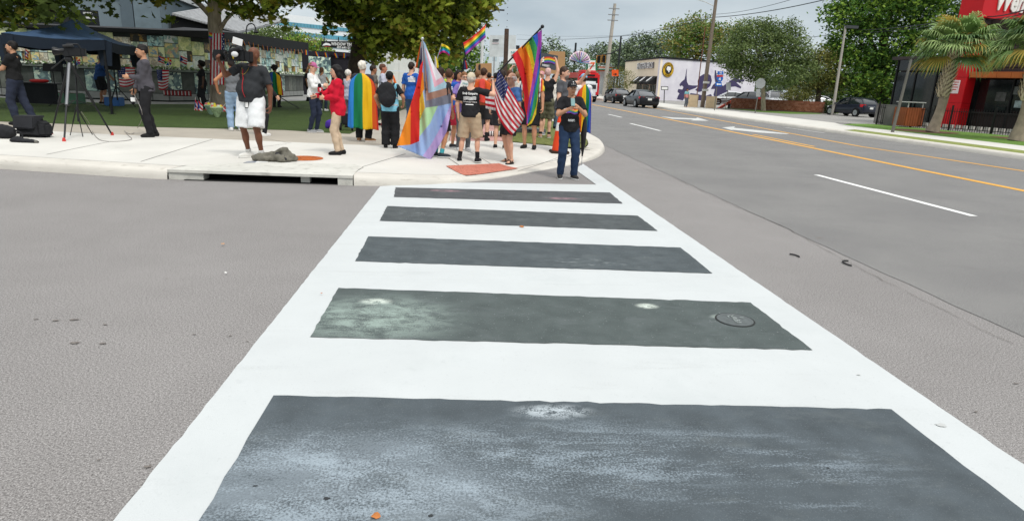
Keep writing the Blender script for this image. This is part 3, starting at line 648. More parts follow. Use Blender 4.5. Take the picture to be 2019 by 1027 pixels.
# gooseneck lamp
gl = tag(thing('street_lamp', 'black gooseneck lamp curving above the curved memorial wall', 'lamp', tuple(U(486, 120, 40)[:2])+(.15,)))
p0 = U(486, 100, 40); pts = [Vector((p0.x, p0.y, .15)), U(486, 60, 40), U(487.5, 52, 40), U(491, 48, 40), U(496, 47, 40), U(501, 49, 40), U(504, 55, 40), U(505, 61, 40)]
S = MB(); S.tube(pts, .035, 6); S.build('pole', BLACKM, gl, True, 60); c = U(505.5, 64, 40)
S = MB(); S.lathe([(.05, .12), (.16, 0), (.14, -.05)], tuple(c), 10); S.build('lamp_shade', BLACKM, gl, True)
# white hotel with blue window bands
HW = M('hotel_white', '#dfe3e4', rough=.6, var=.03); HG = M('hotel_glass', '#4f8fa3', rough=.12, var=.25, scale=.4, spec=.8)
ht = tag(thing('hotel_building', 'white hotel with long blue window bands beyond the left trees', 'building', tuple(U(600, 120, 130)[:2])+(.15,)))
A, B = U(515, 60, 126), U(702, 60, 140)
zz = lambda y: U(610, y, 133).z
S = MB(); wallbox(S, A, B, 30, .1, zz(34)); S.build('wall', HW, ht, True)
dd = Vector((B.x-A.x, B.y-A.y, 0)); nn_ = Vector((dd.y, -dd.x, 0)).normalized()
for (ya, yb, x0, x1) in ((56, 48.5, .13, .985), (74, 66, .28, .985), (92, 84, .35, .985)):
    k = 26
    for i in range(k):
        a = A+dd*(x0+(x1-x0)*i/k)+nn_*.15; b = A+dd*(x0+(x1-x0)*(i+.9)/k)+nn_*.15
        S = MB(); wallbox(S, a, b, .3, zz(ya), zz(yb)); S.build('window', HG, ht, True)
C0, C1 = U(478, 60, 120), U(514, 60, 125)
S = MB(); wallbox(S, C0, C1, 25, .1, zz(30)); S.build('stair_tower', HW, ht, True)
for x0, x1, ya, yb in ((479, 489, 70, 36), (497, 506, 70, 42)):
    S = MB(); wallbox(S, U(x0, 60, 119.5), U(x1, 60, 120.5), .4, zz(ya), zz(yb)); S.build('window', HG, ht, True)
# tint shop: low black building with its sign
ts = tag(thing('tint_shop', 'low black shop building with a roof sign behind the second trunk', 'building', tuple(U(685, 190, 52)[:2])+(.15,)))
S = MB(); wallbox(S, U(652, 100, 52), U(716, 100, 54), 6, .15, U(685, 108, 53).z); S.build('wall', M('shop_black', '#1c1a22', rough=.7), ts, True)
S = MB(); wallbox(S, U(598, 100, 49), U(652, 100, 51), .5, .15, U(620, 112, 50).z); S.build('picture_wall', CM[8], ts, True)
S = MB(); wallbox(S, U(597, 100, 48.8), U(608, 100, 49.2), .6, .15, U(600, 90, 49).z); S.build('pillar', M('shop_black', ''), ts, True)
S = MB(); wallbox(S, U(652, 105, 51.8), U(716, 106, 53.8), 6.4, U(685, 112, 53).z, U(685, 104, 53).z); S.build('fascia', M('shop_black', ''), ts, True)
sb = tag(thing('shop_sign', 'black roof sign reading WINDOW TINT with a phone number', 'sign', tuple(U(668, 100, 51)[:2])+(U(668, 98, 51).z,)))
q0, q1 = U(634, 81, 51), U(704, 86, 51)
S = MB(); S.hexa([U(634, 92, 51), U(704, 100, 51), U(704, 100, 51.3), U(634, 92, 51.3), U(634, 81.5, 51), U(704, 82.5, 51), U(704, 82.5, 51.3), U(634, 81.5, 51.3)]); S.build('board', M('sign_board_black', '#1b1b1d', rough=.5), sb, True)
WT = M('letter_white', '#e8e8e6', rough=.6)
text('lettering', 'WINDOW TINT', 8.6, lambda x, y, z: U(675.5+x, 88.1-y+.04*x, 50.95-z), WT, sb, w=44, bold=.02)
text('phone_number', '407-641-2133', 6, lambda x, y, z: U(681+x, 94.6-y+.04*x, 50.95-z), WT, sb, w=33, bold=.02)
o = sheet('car_logo', [(0, [(636, 91), (638, 87.5), (643, 85), (649, 86), (653, 89), (652, 90.6), (644, 89.6)]), (1, [(640, 91.6), (652, 91.2), (650, 92.4), (640, 92.6)])], lambda x, y: U(x, y, 50.95), 2, [WT, M('logo_red', '#b03030')], sb)
S = MB(); 
for x in (640, 668, 697): S.tube([U(x, 82, 51.2), U(x, 74, 51.2)], .04, 5)
S.build('bracket', BLACKM, sb, True)
# white panel wall with line drawing
PW = M('panel_white', '#d9dcda', rough=.7, var=.02, scale=1.2); stain(PW, .9, .5, .51, '#c2cac6', amt=.35, detail=10.); stain(PW, 2.3, .68, .7, '#d9b3ac', amt=.4)
pw_ = tag(thing('panel_wall', 'white panelled wall with a faint map drawing behind the crowd', 'wall', tuple(U(790, 190, 46)[:2])+(.15,)))
ex = [743, 764, 787, 811, 846]
for i in range(4):
    S = MB(); a, b = U(ex[i]+.25, 120, 44+i*.6), U(ex[i+1]-.25, 120, 44.6+i*.6); zm = U(790, 141, 46).z
    wallbox(S, a, b, .1, zm+.02, U(790, 84 if i else 92, 46).z); S.build('panel', PW, pw_, True)
    S = MB(); wallbox(S, a, b, .1, .15, zm-.02); S.build('panel', PW, pw_, True)
for k in range(6):
    S = MB(); wallbox(S, U(815, 96, 45.5), U(827-(k % 3)*2, 96, 45.55), .02, U(820, 95+k*2.6, 45.5).z, U(820, 94+k*2.6, 45.5).z); S.build('text_line', M('text_grey', '#9a9f9d'), pw_, True)
# far white building and hoarding behind the crowd
fw = tag(thing('white_building', 'far pale building beyond the raised flags of the crowd', 'building', tuple(U(935, 170, 110)[:2])+(0,)))
S = MB(); wallbox(S, U(905, 120, 110), U(985, 120, 112), 12, 0, U(940, 96, 110).z); S.build('wall', M('far_white', '#cdd6d9', rough=.8, var=.02, scale=.2), fw, True)
for k in range(5):
    S = MB(); wallbox(S, U(912+k*15, 120, 109.8), U(920+k*15, 120, 109.9), .3, U(940, 120, 110).z, U(940, 106, 110).z); S.build('window', M('far_glass', '#b4c4ca', rough=.2), fw, True)
# tent
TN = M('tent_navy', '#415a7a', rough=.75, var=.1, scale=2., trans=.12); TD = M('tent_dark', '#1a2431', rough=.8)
FL, FR, BR = U(2, 65, 19.2), U(206, 79, 21.2), U(268, 92, 26.2); BL = FL+(BR-FR); PK = (FL+FR+BL+BR)/4; pk = U(148, 40, 23); PK = Vector((PK.x*.75+pk.x*.25, PK.y, pk.z))
tt = tag(thing('canopy_tent', 'dark navy pop up canopy tent on the lawn at the left', 'tent', (PK.x, PK.y, .155)))
rim = [FL, FR, BR, BL]
for i in range(4):
    a, b = rim[i], rim[(i+1) % 4]; n = 12; V = []; F = []
    for k in range(n+1):
        for j in range(n+1):
            e = a.lerp(b, k/n); p = e.lerp(PK, j/n); t = j/n
            sag = -.1*math.sin(PI*t)*(1-.25*math.sin(PI*k/n))-.1*math.sin(PI*k/n)*(1-t)*.6
            p = p+Vector((0, 0, sag+.012*math.sin(k*2.1+j*1.3))); V.append(p)
    F = [(k*(n+1)+j, (k+1)*(n+1)+j, (k+1)*(n+1)+j+1, k*(n+1)+j+1) for k in range(n) for j in range(n)]
    mesh_np('roof_panel', V, F, TN, None, tt, True, 180)
    V = []
    for k in range(n+1):
        e = a.lerp(b, k/n)+Vector((0, 0, -.06*math.sin(PI*k/n))); V += [e, e-Vector((0, 0, .3+.015*math.sin(k*2)))]
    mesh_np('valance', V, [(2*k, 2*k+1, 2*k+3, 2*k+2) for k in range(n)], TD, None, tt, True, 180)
    S = MB(); cpt = (rim[i]-PK); cpt.z = 0; cpt = rim[i]-cpt.normalized()*.08
    S.box((cpt.x, cpt.y, (rim[i].z+.155)/2), (.06, .06, rim[i].z-.155)); S.box((cpt.x, cpt.y, .16), (.16, .16, .012)); S.build('leg', BLACKM, tt, True)
    S = MB(); c2 = rim[i]-(rim[i]-PK)*.02
    S.hexa([cpt+Vector((-.16, 0, -.75)), cpt+Vector((.16, 0, -.75)), cpt+Vector((.16, .03, -.75)), cpt+Vector((-.16, .03, -.75)), cpt+Vector((-.24, 0, -.05)), cpt+Vector((.24, 0, -.05)), cpt+Vector((.24, .03, -.05)), cpt+Vector((-.24, .03, -.05))])
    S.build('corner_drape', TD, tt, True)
# loudspeaker and stand
sp_b = G(232, 196, .155); sp_b = Vector((sp_b.x*25/sp_b.y, 25., .155))
st = tag(thing('speaker_stand', 'black tripod stand under the loudspeaker beside the tent', 'speaker stand', tuple(sp_b)))
S = MB(); S.tube([(0, 0, .25), (0, 0, 1.5)], .025, 8); S.build('pole', BLACKM, st)
for k in range(3):
    S = MB(); a = k*2.09+.5; S.tube([(0, 0, .75), (.55*math.cos(a), .55*math.sin(a), .01)], .015, 6); S.build('leg', BLACKM, st)
lo = tag(thing('loudspeaker', 'black box loudspeaker on its stand beside the tent', 'loudspeaker', (sp_b.x, sp_b.y, U(232, 139, 25).z), .25))
S = MB(); hh = U(232, 103, 25).z-U(232, 139, 25).z; S.prism([(-.26, -.2), (.26, -.2), (.2, .2), (-.2, .2)], 0, hh); S.build('cabinet', BLACKM, lo, bevel=.02)
S = MB(); S.box((0, -.205, hh/2), (.46, .012, hh-.08)); S.build('grille', M('grille', '#232427', rough=.9, bump=.5, bs=200), lo)
# planter, table, music stand, cooler
def simple_box(name, lb, cat, x0, x1, y0, y1, d, dep, mat):
    a, b = U(x0, y1, d), U(x1, y1, d); z0 = max(.155, a.z); t = thing(name, lb, cat, ((a.x+b.x)/2, d+dep/2, .155)); S = MB(); h = U((x0+x1)/2, y0, d).z-.155
    S.box((0, 0, h/2), (b.x-a.x, dep, h)); return t, S, b.x-a.x, h
t, S, w_, h = simple_box('planter_box', 'pale green wooden planter box behind the camera tripod', 'planter', 82, 152, 184, 197, 26, .6, None); S.build('box', M('planter_green', '#5d8570', rough=.7), t, bevel=.02)
S = MB(); S.box((0, 0, h-.005), (w_-.1, .5, .03)); S.build('soil', M('soil', '#3a2c22', rough=1.), t)
t = tag(thing('folding_table', 'dark table under the tent with a black cloth', 'table', (U(75, 170, 25).x, 25, .155)))
S = MB(); S.box((0, 0, .74), (1.7, .7, .04)); S.build('tabletop', BLACKM, t); S = MB(); S.box((0, -.3, .38), (1.66, .02, .68)); S.build('cloth', M('table_cloth', '#1f2124', rough=.9), t)
for sx in (-.75, .75):
    S = MB(); S.box((sx, .25, .36), (.05, .05, .72)); S.build('leg', BLACKM, t)
t2 = tag(thing('red_bundle', 'folded red cloth lying on the dark table under the tent', 'cloth', (U(76, 155, 25).x, 24.95, .155+.76))); S = MB(); S.ball((0, 0, .05), (.3, .15, .07)); S.ball((.2, .05, .06), (.15, .12, .06)); S.build('cloth', M('red_cloth', '#b02a2a', rough=.8), t2, smooth=180)
t = tag(thing('music_stand', 'black music stand beside the planter under the tent', 'music stand', (U(110, 180, 24.2).x, 24.2, .155)))
S = MB(); S.box((0, 0, 1.3), (.6, .03, .26), rx=-.3); S.build('desk', BLACKM, t); S = MB(); S.tube([(0, 0, .1), (0, 0, 1.25)], .015); S.build('pole', BLACKM, t)
for k in range(3):
    S = MB(); a = k*2.09; S.tube([(0, 0, .2), (.3*math.cos(a), .3*math.sin(a), .01)], .012, 5); S.build('leg', BLACKM, t)
t, S, w_, h = simple_box('cooler', 'blue and white cooler box on the lawn beside the speaker stand', 'cooler', 205, 235, 192, 203, 25.6, .45, None); S.build('box', M('cooler_blue', '#3f6fae', rough=.5), t, bevel=.03)
S = MB(); S.box((0, 0, h+.03), (w_+.02, .47, .06)); S.build('lid', M('cooler_lid', '#d9dcdd', rough=.5), t, bevel=.015)
# bunting
bs = [U(418, 66, 26.2), U(470, 78, 30), U(600, 98, 38), U(697, 104, 38.5), U(722, 109, 39)]
bl__ = [(b-a).length for a, b in zip(bs, bs[1:])]; bt__ = sum(bl__)
def bun(t):
    d = t*bt__; i = 0
    while i < 3 and d > bl__[i]: d -= bl__[i]; i += 1
    f = min(1.1, d/bl__[i]); p = bs[i].lerp(bs[i+1], f); p = p.copy(); p.z -= .1*math.sin(PI*f); return p
bt = tag(thing('bunting_string', 'string of small rainbow pennants hung between the two left tree trunks', 'bunting', (bs[0].x, bs[0].y, bs[0].z-.3)))
S = MB(); S.tube([bun(i/40) for i in range(41)], .008, 4); S.build('cord', BLACKM, bt, True)
RB6 = [M('flag_'+n, c, rough=.8, var=.05, trans=.25) for n, c in (('red', '#d8262f'), ('orange', '#ee7d22'), ('yellow', '#f2d024'), ('green', '#1e8a4a'), ('blue', '#2459b5'), ('violet', '#7a2f93'))]
for k in range(30):
    p = bun((k+.5)/30); d = (bun((k+.6)/30)-p).normalized(); a = r3.uniform(-.1, .75); e = Vector((d.x*.6, d.y*.6, 0))+Vector((0, 0, 0)); V = []; ww, hh = .075, .27
    dn = Vector((d.x*math.sin(a), d.y*math.sin(a), -math.cos(a)))
    for j in range(7):
        q = p+d*(j/6-.5)*ww*2
        V += [q, q+dn*hh]
    mesh_np('pennant', V, [(2*j, 2*j+1, 2*j+3, 2*j+2) for j in range(6)], RB6, list(range(6)), bt, True)

# strip of printed flags low on the wall, pole and pot on the lawn
MAR = M('banner_maroon', '#5a2a2c', rough=.8); seg = [U(322, 180, 29.6), U(378, 181, 29.9)]
fb_ = tag(thing('flag_banner', 'low maroon banner of small printed flags at the wall foot left of the trunk', 'banner', tuple(seg[0])))
S = MB(); wallbox(S, seg[0], seg[1], .02, U(350, 190, 29.7).z, U(350, 178, 29.7).z); S.build('cloth', MAR, fb_, True)
for k in range(8):
    a, b = seg[0].lerp(seg[1], (k+.15)/8), seg[0].lerp(seg[1], (k+.8)/8); a.y -= .02; b.y -= .02
    S = MB(); wallbox(S, a, a.lerp(b, .35), .012, U(350, 188, 29.7).z, U(350, 180, 29.7).z); S.build('white_bar', M('sign_white', ''), fb_, True)
    S = MB(); wallbox(S, a.lerp(b, .5), b, .012, U(350, 188, 29.7).z, U(350, 180, 29.7).z); S.build('red_bar', M('bar_red', '#a83a3c', rough=.8), fb_, True)
b = G(531, 208, .155); t = tag(thing('flower_pot', 'pale grey green plastic pot on the lawn behind the cameraman', 'pot', tuple(b))); S = MB(); S.lathe([(.2, 0), (.27, .4), (.29, .42), (.26, .43)], n=16); S.build('pot', M('pot_pale', '#9aa694', rough=.6), t, smooth=40)
for k in range(9):
    S = MB(); a = k*2.4; p = Vector((.12*math.cos(a), .12*math.sin(a), .42)); S.add([p, p+Vector((.05*math.cos(a), .05*math.sin(a), .16)), p+Vector((.16*math.cos(a), .16*math.sin(a), .3)), p+Vector((.03, .03, .14))], [(0, 1, 2, 3)]); S.build('leaf', FG, t)
S = MB(); S.tube([U(528, 178, 17.3), G(589, 213, .17)], .016, 6); tag(S.build('flag_stick', BLACKM), 'black flagpole resting slanted on the lawn behind the cameraman', 'pole')
# ------------------------------------------------------------------ right side ground
KRB = [(16.64, -30), (16.64, 10), (16.66, 28), (16.7, 60), (16.9, 400)]
P_, Z_ = resample(KRB, [.15]*5, 3.); 
S = MB(); V = []; pr_ = [(0, 0), (.03, .1), (.09, .148), (.4, .15), (.41, -.05)]
for p in P_:
    for d, z in pr_: V.append((p[0]+d, p[1], z))
k = len(pr_); tag(mesh_np('kerb', V, [(i*k+j, (i+1)*k+j, (i+1)*k+j+1, i*k+j+1) for i in range(len(P_)-1) for j in range(k-1)], KERB, smooth=40), kind='structure')
LOT = asphalt('lot_asphalt', '#8c8b88', '#989692', .2, (.4, .4, .4))
GR2 = M('grass_right', '#5c8035', rough=.95, var=.25, scale=6., bump=.7, bs=70, col2='#6f9140'); GRY = M('grass_dry', '#7d8c48', rough=.95, var=.25, scale=6., bump=.7, bs=70, col2='#8f9455')
MUL = M('mulch', '#6d5140', rough=1., var=.3, scale=12., bump=.8, bs=60)
flat('base_slab', [(17.0, -60), (150, -60), (150, 130), (17.0, 130)], .125, LOT)
flat('verge', [(17.06, -30), (18.2, -30), (18.2, 29), (17.06, 28)], .15, GRY)
flat('sidewalk', [(18.21, -30), (20.2, -30), (20.2, 33.6), (21., 35.5), (21.2, 47), (21., 400), (17.1, 400), (17.06, 28.05), (18.21, 29.05)], .15, CONC)
fa, fb = G(1722, 245, .15), G(2019, 270, .15); fd = (fb-fa).normalized(); fc = fb+fd*14
lft = [(20.21, -30), (fc.x+2, -30), (fc.x, fc.y), (fb.x, fb.y), (fa.x, fa.y), (fa.x-1.6, fa.y-.6), (20.21, 33.5)]
flat('lawn', lft, .152, GR2)
flat('parking_lot', [(21.01, 35.6), (fa.x-1.5, fa.y-.4), (fa.x+.05, fa.y+.05), (fb.x+.05, fb.y), (fc.x+.1, fc.y), (fc.x+2.1, -30), (140, -30), (140, 110), (21.1, 110), (21.21, 47)], .146, LOT)
for px, py, rx, ry in ((1820, 259, 1.5, 1.2), (2012, 274, 1.0, .9)):
    c = G(px, py, .155); flat('mulch_bed', [(c.x+rx*math.cos(i*.45)*rr.uniform(.85, 1.1), c.y+ry*1.3*math.sin(i*.45)*rr.uniform(.85, 1.1)) for i in range(14)], .158, MUL)
flat('lawn', [tuple(G(x, y, .15)[:2]) for x, y in ((1425, 213.5), (1450, 212.), (1630, 223.5), (1616, 225.2), (1560, 225), (1500, 221.5))], .156, GR2)
# ------------------------------------------------------------------ restaurant on the right
REDM = M('red_panel', '#c3141d', rough=.45, var=.06, scale=1.5); CLAD = M('dark_cladding', '#3b3433', rough=.7); DGL = M('dark_glass', '#141a1b', rough=.06, var=.3, scale=.6, spec=.6); DFR = M('door_frame', '#101112', rough=.5)
ORA = M('awning_orange', '#b0602c', rough=.6, var=.12, scale=3.)
pc = G(1885, 254, .15); fdv = Vector((.31, -.951, 0)).normalized()
rest = tag(thing('restaurant', 'dark glazed restaurant with a tall red pillar and red sign tower', 'restaurant', tuple(pc), math.atan2(fdv.y, fdv.x)))
def rbx(name, x0, x1, y0, y1, z0, z1, m, bev=0, par=rest, kind=None):
    S = MB(); S.box(((x0+x1)/2, (y0+y1)/2, (z0+z1)/2), (x1-x0, y1-y0, z1-z0)); return S.build(name, m, par, bevel=bev, kind=kind)
for z0, z1 in ((0, 1.35), (1.36, 2.7), (2.71, 4.2), (4.21, 5.6)): rbx('pillar_panel', -1.05, 0, 0, .75, z0, z1-.0, REDM, .008)
rbx('wall', -1.0, 13, 1.6, 9, 0, 5.4, M('rest_wall', '#2c2827', rough=.8)); rbx('wall', -5.2, -1.01, 1.6, 9, 0, 3.7, M('rest_wall', ''))
for i in range(11): rbx('cladding_board', .02, 12.9, .86, 1.58, 3.02+i*.22, 3.02+i*.22+.2, CLAD, .01)
for i in range(7): rbx('window', .1+i*1.8, .1+i*1.8+1.72, .98, 1.02, .95, 2.62, DGL)
for i in range(8): rbx('mullion', .02+i*1.8, .1+i*1.8, .9, 1.06, 0, 2.7, DFR)
rbx('sill', .1, 12.9, .85, 1.1, .86, .94, CLAD); rbx('base_panel', .1, 12.9, .95, 1.05, 0, .85, M('base_dark', '#2a2321', rough=.7))
for i in range(18): rbx('awning_plank', .03+i*.7, .03+i*.7+.69, .1, .84, 2.7, 3.0, ORA, .006)
for i in range(3):
    rbx('window', -4.9+i*1.28, -4.9+i*1.28+1.2, .98, 1.02, .12, 3.0, DGL); rbx('window', -4.9+i*1.28, -4.9+i*1.28+1.2, .98, 1.02, 3.1, 3.7, DGL)
    rbx('mullion', -4.98+i*1.28, -4.9+i*1.28, .92, 1.08, 0, 3.7, DFR)
for x0, x1, z0, z1, m in ((1.9, 2.5, 1.9, 2.3, '#5a5f5d'), (2.1, 2.7, 1.25, 1.6, '#8fa0a0'), (3.0, 3.9, 1.15, 1.5, '#9fb3b3'), (1.1, 1.6, 1.55, 2., '#4d4f4d'), (4.6, 5.2, 1.6, 2.2, '#505a58')):
    rbx('window_poster', x0, x1, .955, .97, z0, z1, M('poster'+m, m, rough=.4, var=.4, scale=9.))
dr = rbx('door', -1.25, -1.1, .9, 1., 0, 2.9, DFR)
rbx('door_sign', -1.75, -1.2, .93, .955, 2.35, 2.62, M('sign_yellow', '#d8c23a', rough=.6))
rbx('door_notice', -1.7, -1.4, .93, .955, 1.75, 2.1, M('notice_white', '#dfe6ea', rough=.6)); rbx('door_notice', -1.72, -1.5, .93, .955, .55, .95, M('notice_blue', '#5aa0c0', rough=.6))
nt_ = rbx('notice_plate', -.72, -.3, -.02, -.001, 1.85, 2.55, M('notice_plate', '#e3d3d2', rough=.5), .004)
for k in range(4): rbx('notice_line', -.68, -.36-(k % 2)*.06, -.024, -.021, 2.42-k*.13, 2.47-k*.13, M('notice_red', '#c0504c', rough=.6), par=nt_)
S = MB(); S.lathe([(.09, 0), (.1, -.05), (.08, -.12), (.02, -.14)], (-.45, -.01, 3.55), 12, axis='Y'); S.build('camera_dome', M('dome_white', '#d5d8da', rough=.3), rest, smooth=50)
rbx('roof_slab', -.98, 13.2, .8, 9.2, 5.4, 5.65, CLAD); rbx('roof_slab', -5.3, -1.06, .8, 9.2, 3.72, 3.9, CLAD)
sg = [('red_box_face', -1.0, -.2, 5.75, 7.0), ]
for z0, z1 in ((5.7, 6.95), (6.96, 8.4)): rbx('tower_panel', -.95, .25, -.35, 4.6, z0, z1, REDM, .008)
rbx('tower_edge', -.5, .1, .3, 3.6, 5.45, 5.69, CLAD)
LW = M('letter_ivory', '#ece9e2', rough=.5)
text('lettering', "Wendy's", 1.5, lambda x, y, z: (.27+.06*(z > .001), 2.55+x*.95, 6.62+y), LW, rest, w=4.3, bold=.03, shear=.25, depth=.03, world=False)
# fence of black pickets
FM = M('fence_black', '#1b1c1d', rough=.5); FGY = M('fence_grey', '#6c6a67', rough=.6)
fn = tag(thing('picket_fence', 'low black metal picket fence in front of the dark restaurant', 'fence', tuple(fa)))
F0 = fa+fd*.2; FLn = (fc-F0).length
def fpart(name, S, m, par): return S.build(name, m, par, True)
P0_ = None; ang = math.atan2(fd.y, fd.x)
npk = int(min(FLn, 13)/.12)
for i in range(npk):
    p = F0+fd*(i*.12)
    if P0_ is None:
        S = MB(); S.box((0, 0, .55), (.018, .018, 1.1), ang); o = S.build('picket', FM, fn); o.location = MW[fn.name].inverted() @ p; P0_ = o
    else: o = P0_.copy(); COL.objects.link(o); o.location = MW[fn.name].inverted() @ p
for z in (.12, .95):
    S = MB(); S.tube([F0+Vector((0, 0, z)), F0+fd*13+Vector((0, 0, z))], .022, 4); fpart('rail', S, FM, fn)
for i in range(7):
    p = F0+fd*(i*2.1); S = MB(); S.box((p.x, p.y, .15+.62), (.07, .07, 1.25), ang); fpart('post', S, FM, fn)
# white kerb stops seen under the fence
ks = tag(thing('patio_kerb', 'pale low block kerb behind the black picket fence', 'kerb', tuple(F0+Vector((.5, .2, 0)))))
for i in range(34):
    p = F0+fd*(1.2+i*.36)+Vector((.95, .31, 0))*.9; S = MB(); S.box((p.x, p.y, .15+.13), (.2, .16, .26), ang); S.build('block', M('block_white', '#b9b7b0', rough=.8), ks, True)
gf = tag(thing('panel_fence', 'short grey slatted fence corner beside the driveway', 'fence', tuple(G(1735, 245, .15))))
A_, B_, C_ = G(1722, 243, .15), G(1736, 246, .15), G(1762, 249, .15)
for a, b, n in ((A_, B_, 8), (B_, C_, 14)):
    for i in range(n):
        p = a.lerp(b, (i+.5)/n); S = MB(); S.box((p.x, p.y, .15+.55), (.05 if n == 14 else .07, .03, 1.08), math.atan2((b-a).y, (b-a).x)); S.build('slat', FGY, gf, True)
S = MB(); S.tube([A_+Vector((0, 0, 1.1)), B_+Vector((0, 0, 1.1)), C_+Vector((0, 0, 1.1))], .03, 4); S.build('rail', FGY, gf, True)
# bins
bc = G(1786, 252, .15)
bn = tag(thing('litter_bin', 'brown slatted wooden litter bin behind the black fence', 'bin', tuple(bc+Vector((.6, .8, 0)))))
WDN = M('bin_wood', '#8a4a2a', rough=.7, var=.15)
for fx in range(2):
    for i in range(7):
        S = MB(); t_ = -.42+i*.14
        S.box((t_ if fx == 0 else -.5, -.5 if fx == 0 else t_, .55), (.12 if fx == 0 else .03, .03 if fx == 0 else .12, .95), 0); S.build('slat', WDN, bn)
S = MB(); S.box((0, 0, .54), (.94, .94, .96)); S.build('body', M('bin_dark', '#2a1d16', rough=.8), bn)
S = MB(); S.box((0, 0, 1.3), (1.0, 1.0, .05)); S.build('lid', M('bin_lid', '#b5b5b2', rough=.4), bn, bevel=.01)
for sx in (-.4, .4):
    S = MB(); S.box((sx, -.4, 1.15), (.04, .04, .26)); S.build('post', M('bin_lid', ''), bn)
# lamp pole by the fence and concrete poles
def pole(name, lb, cat, px0, py0, px1, py1, r0, r1, mat, z=.15, depth=None, n=8):
    b = G(px0, py0, z)
    if depth: b = Vector((U(px0, py0, depth).x, depth, z))
    t = tag(thing(name, lb, cat, tuple(b))); tp = U(px1, py1, b.y); S = MB(); S.tube([b, tp], [r0, r1], n); S.build('pole', mat, t, True, 60); return t, b, tp
GPL = M('grey_pole', '#6a6862', rough=.6); CPL = M('concrete_pole', '#a7a299', rough=.8, var=.1, scale=2.); WPL = M('wood_pole', '#7b6f63', rough=.9, var=.2, scale=3., stretch=(4, 4, .4)); DPL = M('dark_pole', '#23282b', rough=.5)
t, b, tp = pole('sign_post', 'slim leaning grey post beside the litter bin and first palm', 'post', 1760, 261, 1797, 118, .07, .05, GPL)
t, b, tp = pole('utility_pole', 'pale concrete utility pole in front of the big dark tree', 'utility pole', 1645, 205, 1668, 52, .12, .08, CPL, depth=50)
S = MB(); S.box((tp.x+.45, tp.y, tp.z-.05), (1.0, .3, .2)); S.build('lamp_head', M('lamp_dark', '#3f4345', rough=.5), t, True)
t, b, tp = pole('utility_pole', 'weathered grey wooden utility pole in front of the mural', 'utility pole', 1385, 212, 1414, -12, .2, .14, WPL)
for py in (163, 178): 
    q = U(1385+ (212-py)*.129, py, b.y); S = MB(); S.box((q.x, q.y-.2, q.z), (.55, .1, .18)); S.build('white_bracket', M('bracket_white', '#d9dad7', rough=.5), t, True)
S = MB(); S.tube([U(1411, 14, b.y), U(1390, 4, b.y), U(1368, -2, b.y-1)], .035, 5); S.build('lamp_arm', M('arm_white', '#c9ccca', rough=.5), t, True)
t, b, tp = pole('guy_rod', 'thin rusty brown rod beside the wooden pole', 'rod', 1374, 192, 1391, 55, .06, .06, M('rust_rod', '#6b4332', rough=.8), depth=80)
t, b, tp = pole('utility_pole', 'tall pale utility pole with crossbars rising from the far kerb', 'utility pole', 1191, 190, 1213, 8, .34, .22, CPL)
for py in (18, 30, 41):
    q = U(1190+(190-py)*.121, py, b.y); S = MB(); S.box((q.x, q.y-.2, q.z), (1.6, .1, .12)); S.build('crossarm', M('arm_grey', '#7f8284', rough=.6), t, True)
t, b, tp = pole('signal_mast', 'dark traffic signal mast just right of the tall pale pole', 'mast', 1217, 160, 1225, 72, .16, .13, DPL, depth=95)
S = MB(); S.tube([U(1222, 98, 95), U(1205, 106, 95), U(1176, 110, 95)], .08, 6); S.build('mast_arm', DPL, t, True)
t, b, tp = pole('signal_mast', 'short dark mast above the far red bus', 'mast', 1132, 130, 1136, 85, .2, .18, DPL, depth=120)
for x, y0, y1, lb in ((1181, 110, 125, 'left yellow backed traffic light hanging by the pale pole'), (1191, 109, 124, 'right yellow backed traffic light hanging by the pale pole')):
    c = U(x, (y0+y1)/2, 94.5); h = U(x, y0, 94.5).z-U(x, y1, 94.5).z; t = tag(thing('traffic_light', lb, 'traffic light', (c.x, c.y, c.z-h/2), group='traffic lights by the pole'))
    S = MB(); S.box((0, .1, h/2), (.62, .06, h)); S.build('backboard', M('signal_yellow', '#c98a2a', rough=.6), t); S = MB(); S.box((0, -.05, h/2), (.42, .25, h*.92)); S.build('housing', M('signal_black', '#20201e', rough=.5), t)
    for k in range(3):
        S = MB(); S.lathe([(.13, 0), (.13, -.14), (.1, -.14), (.1, -.02)], (0, -.18, h*(.2+.3*k)), 10, axis='Y'); S.build('visor', M('signal_black', ''), t)
# wires
WR = M('wire', '#23262a', rough=.6)
def wire(lb, pts, r, sag=0.):
    P = [U(x, y, d) for x, y, d in pts]; S = MB(); q = []
    for a, b in zip(P, P[1:]):
        for i in range(12): t_ = i/12; p = a.lerp(b, t_); p.z -= sag*4*t_*(1-t_); q.append(p)
    S.tube(q+[P[-1]], r, 4); tag(S.build('power_line', WR), lb, 'power line', 'power lines over the road')
wire('thick power line rising from the far pole to the upper right', [(1020, 78, 150), (1225, 72, 95), (1404, 35, 63), (1660, -8, 45)], .035, .25)
wire('thin power line just above the thick one over the mural building', [(1020, 69, 150), (1225, 71, 95), (1404, 29, 63), (1560, 0, 45)], .018, .2)
wire('faint power line low over the far red bus', [(1095, 98, 140), (1180, 96, 120), (1290, 91, 90), (1410, 84, 62)], .02, .2)
wire('power line crossing in front of the big dark tree', [(1410, 88, 62), (1560, 75, 60), (1672, 60, 60), (1925, 33, 36), (2060, 6, 26)], .028, .2)
wire('lower power line crossing the palm crowns at right', [(1672, 66, 60), (1925, 39, 36), (2060, 16, 26)], .026, .15)
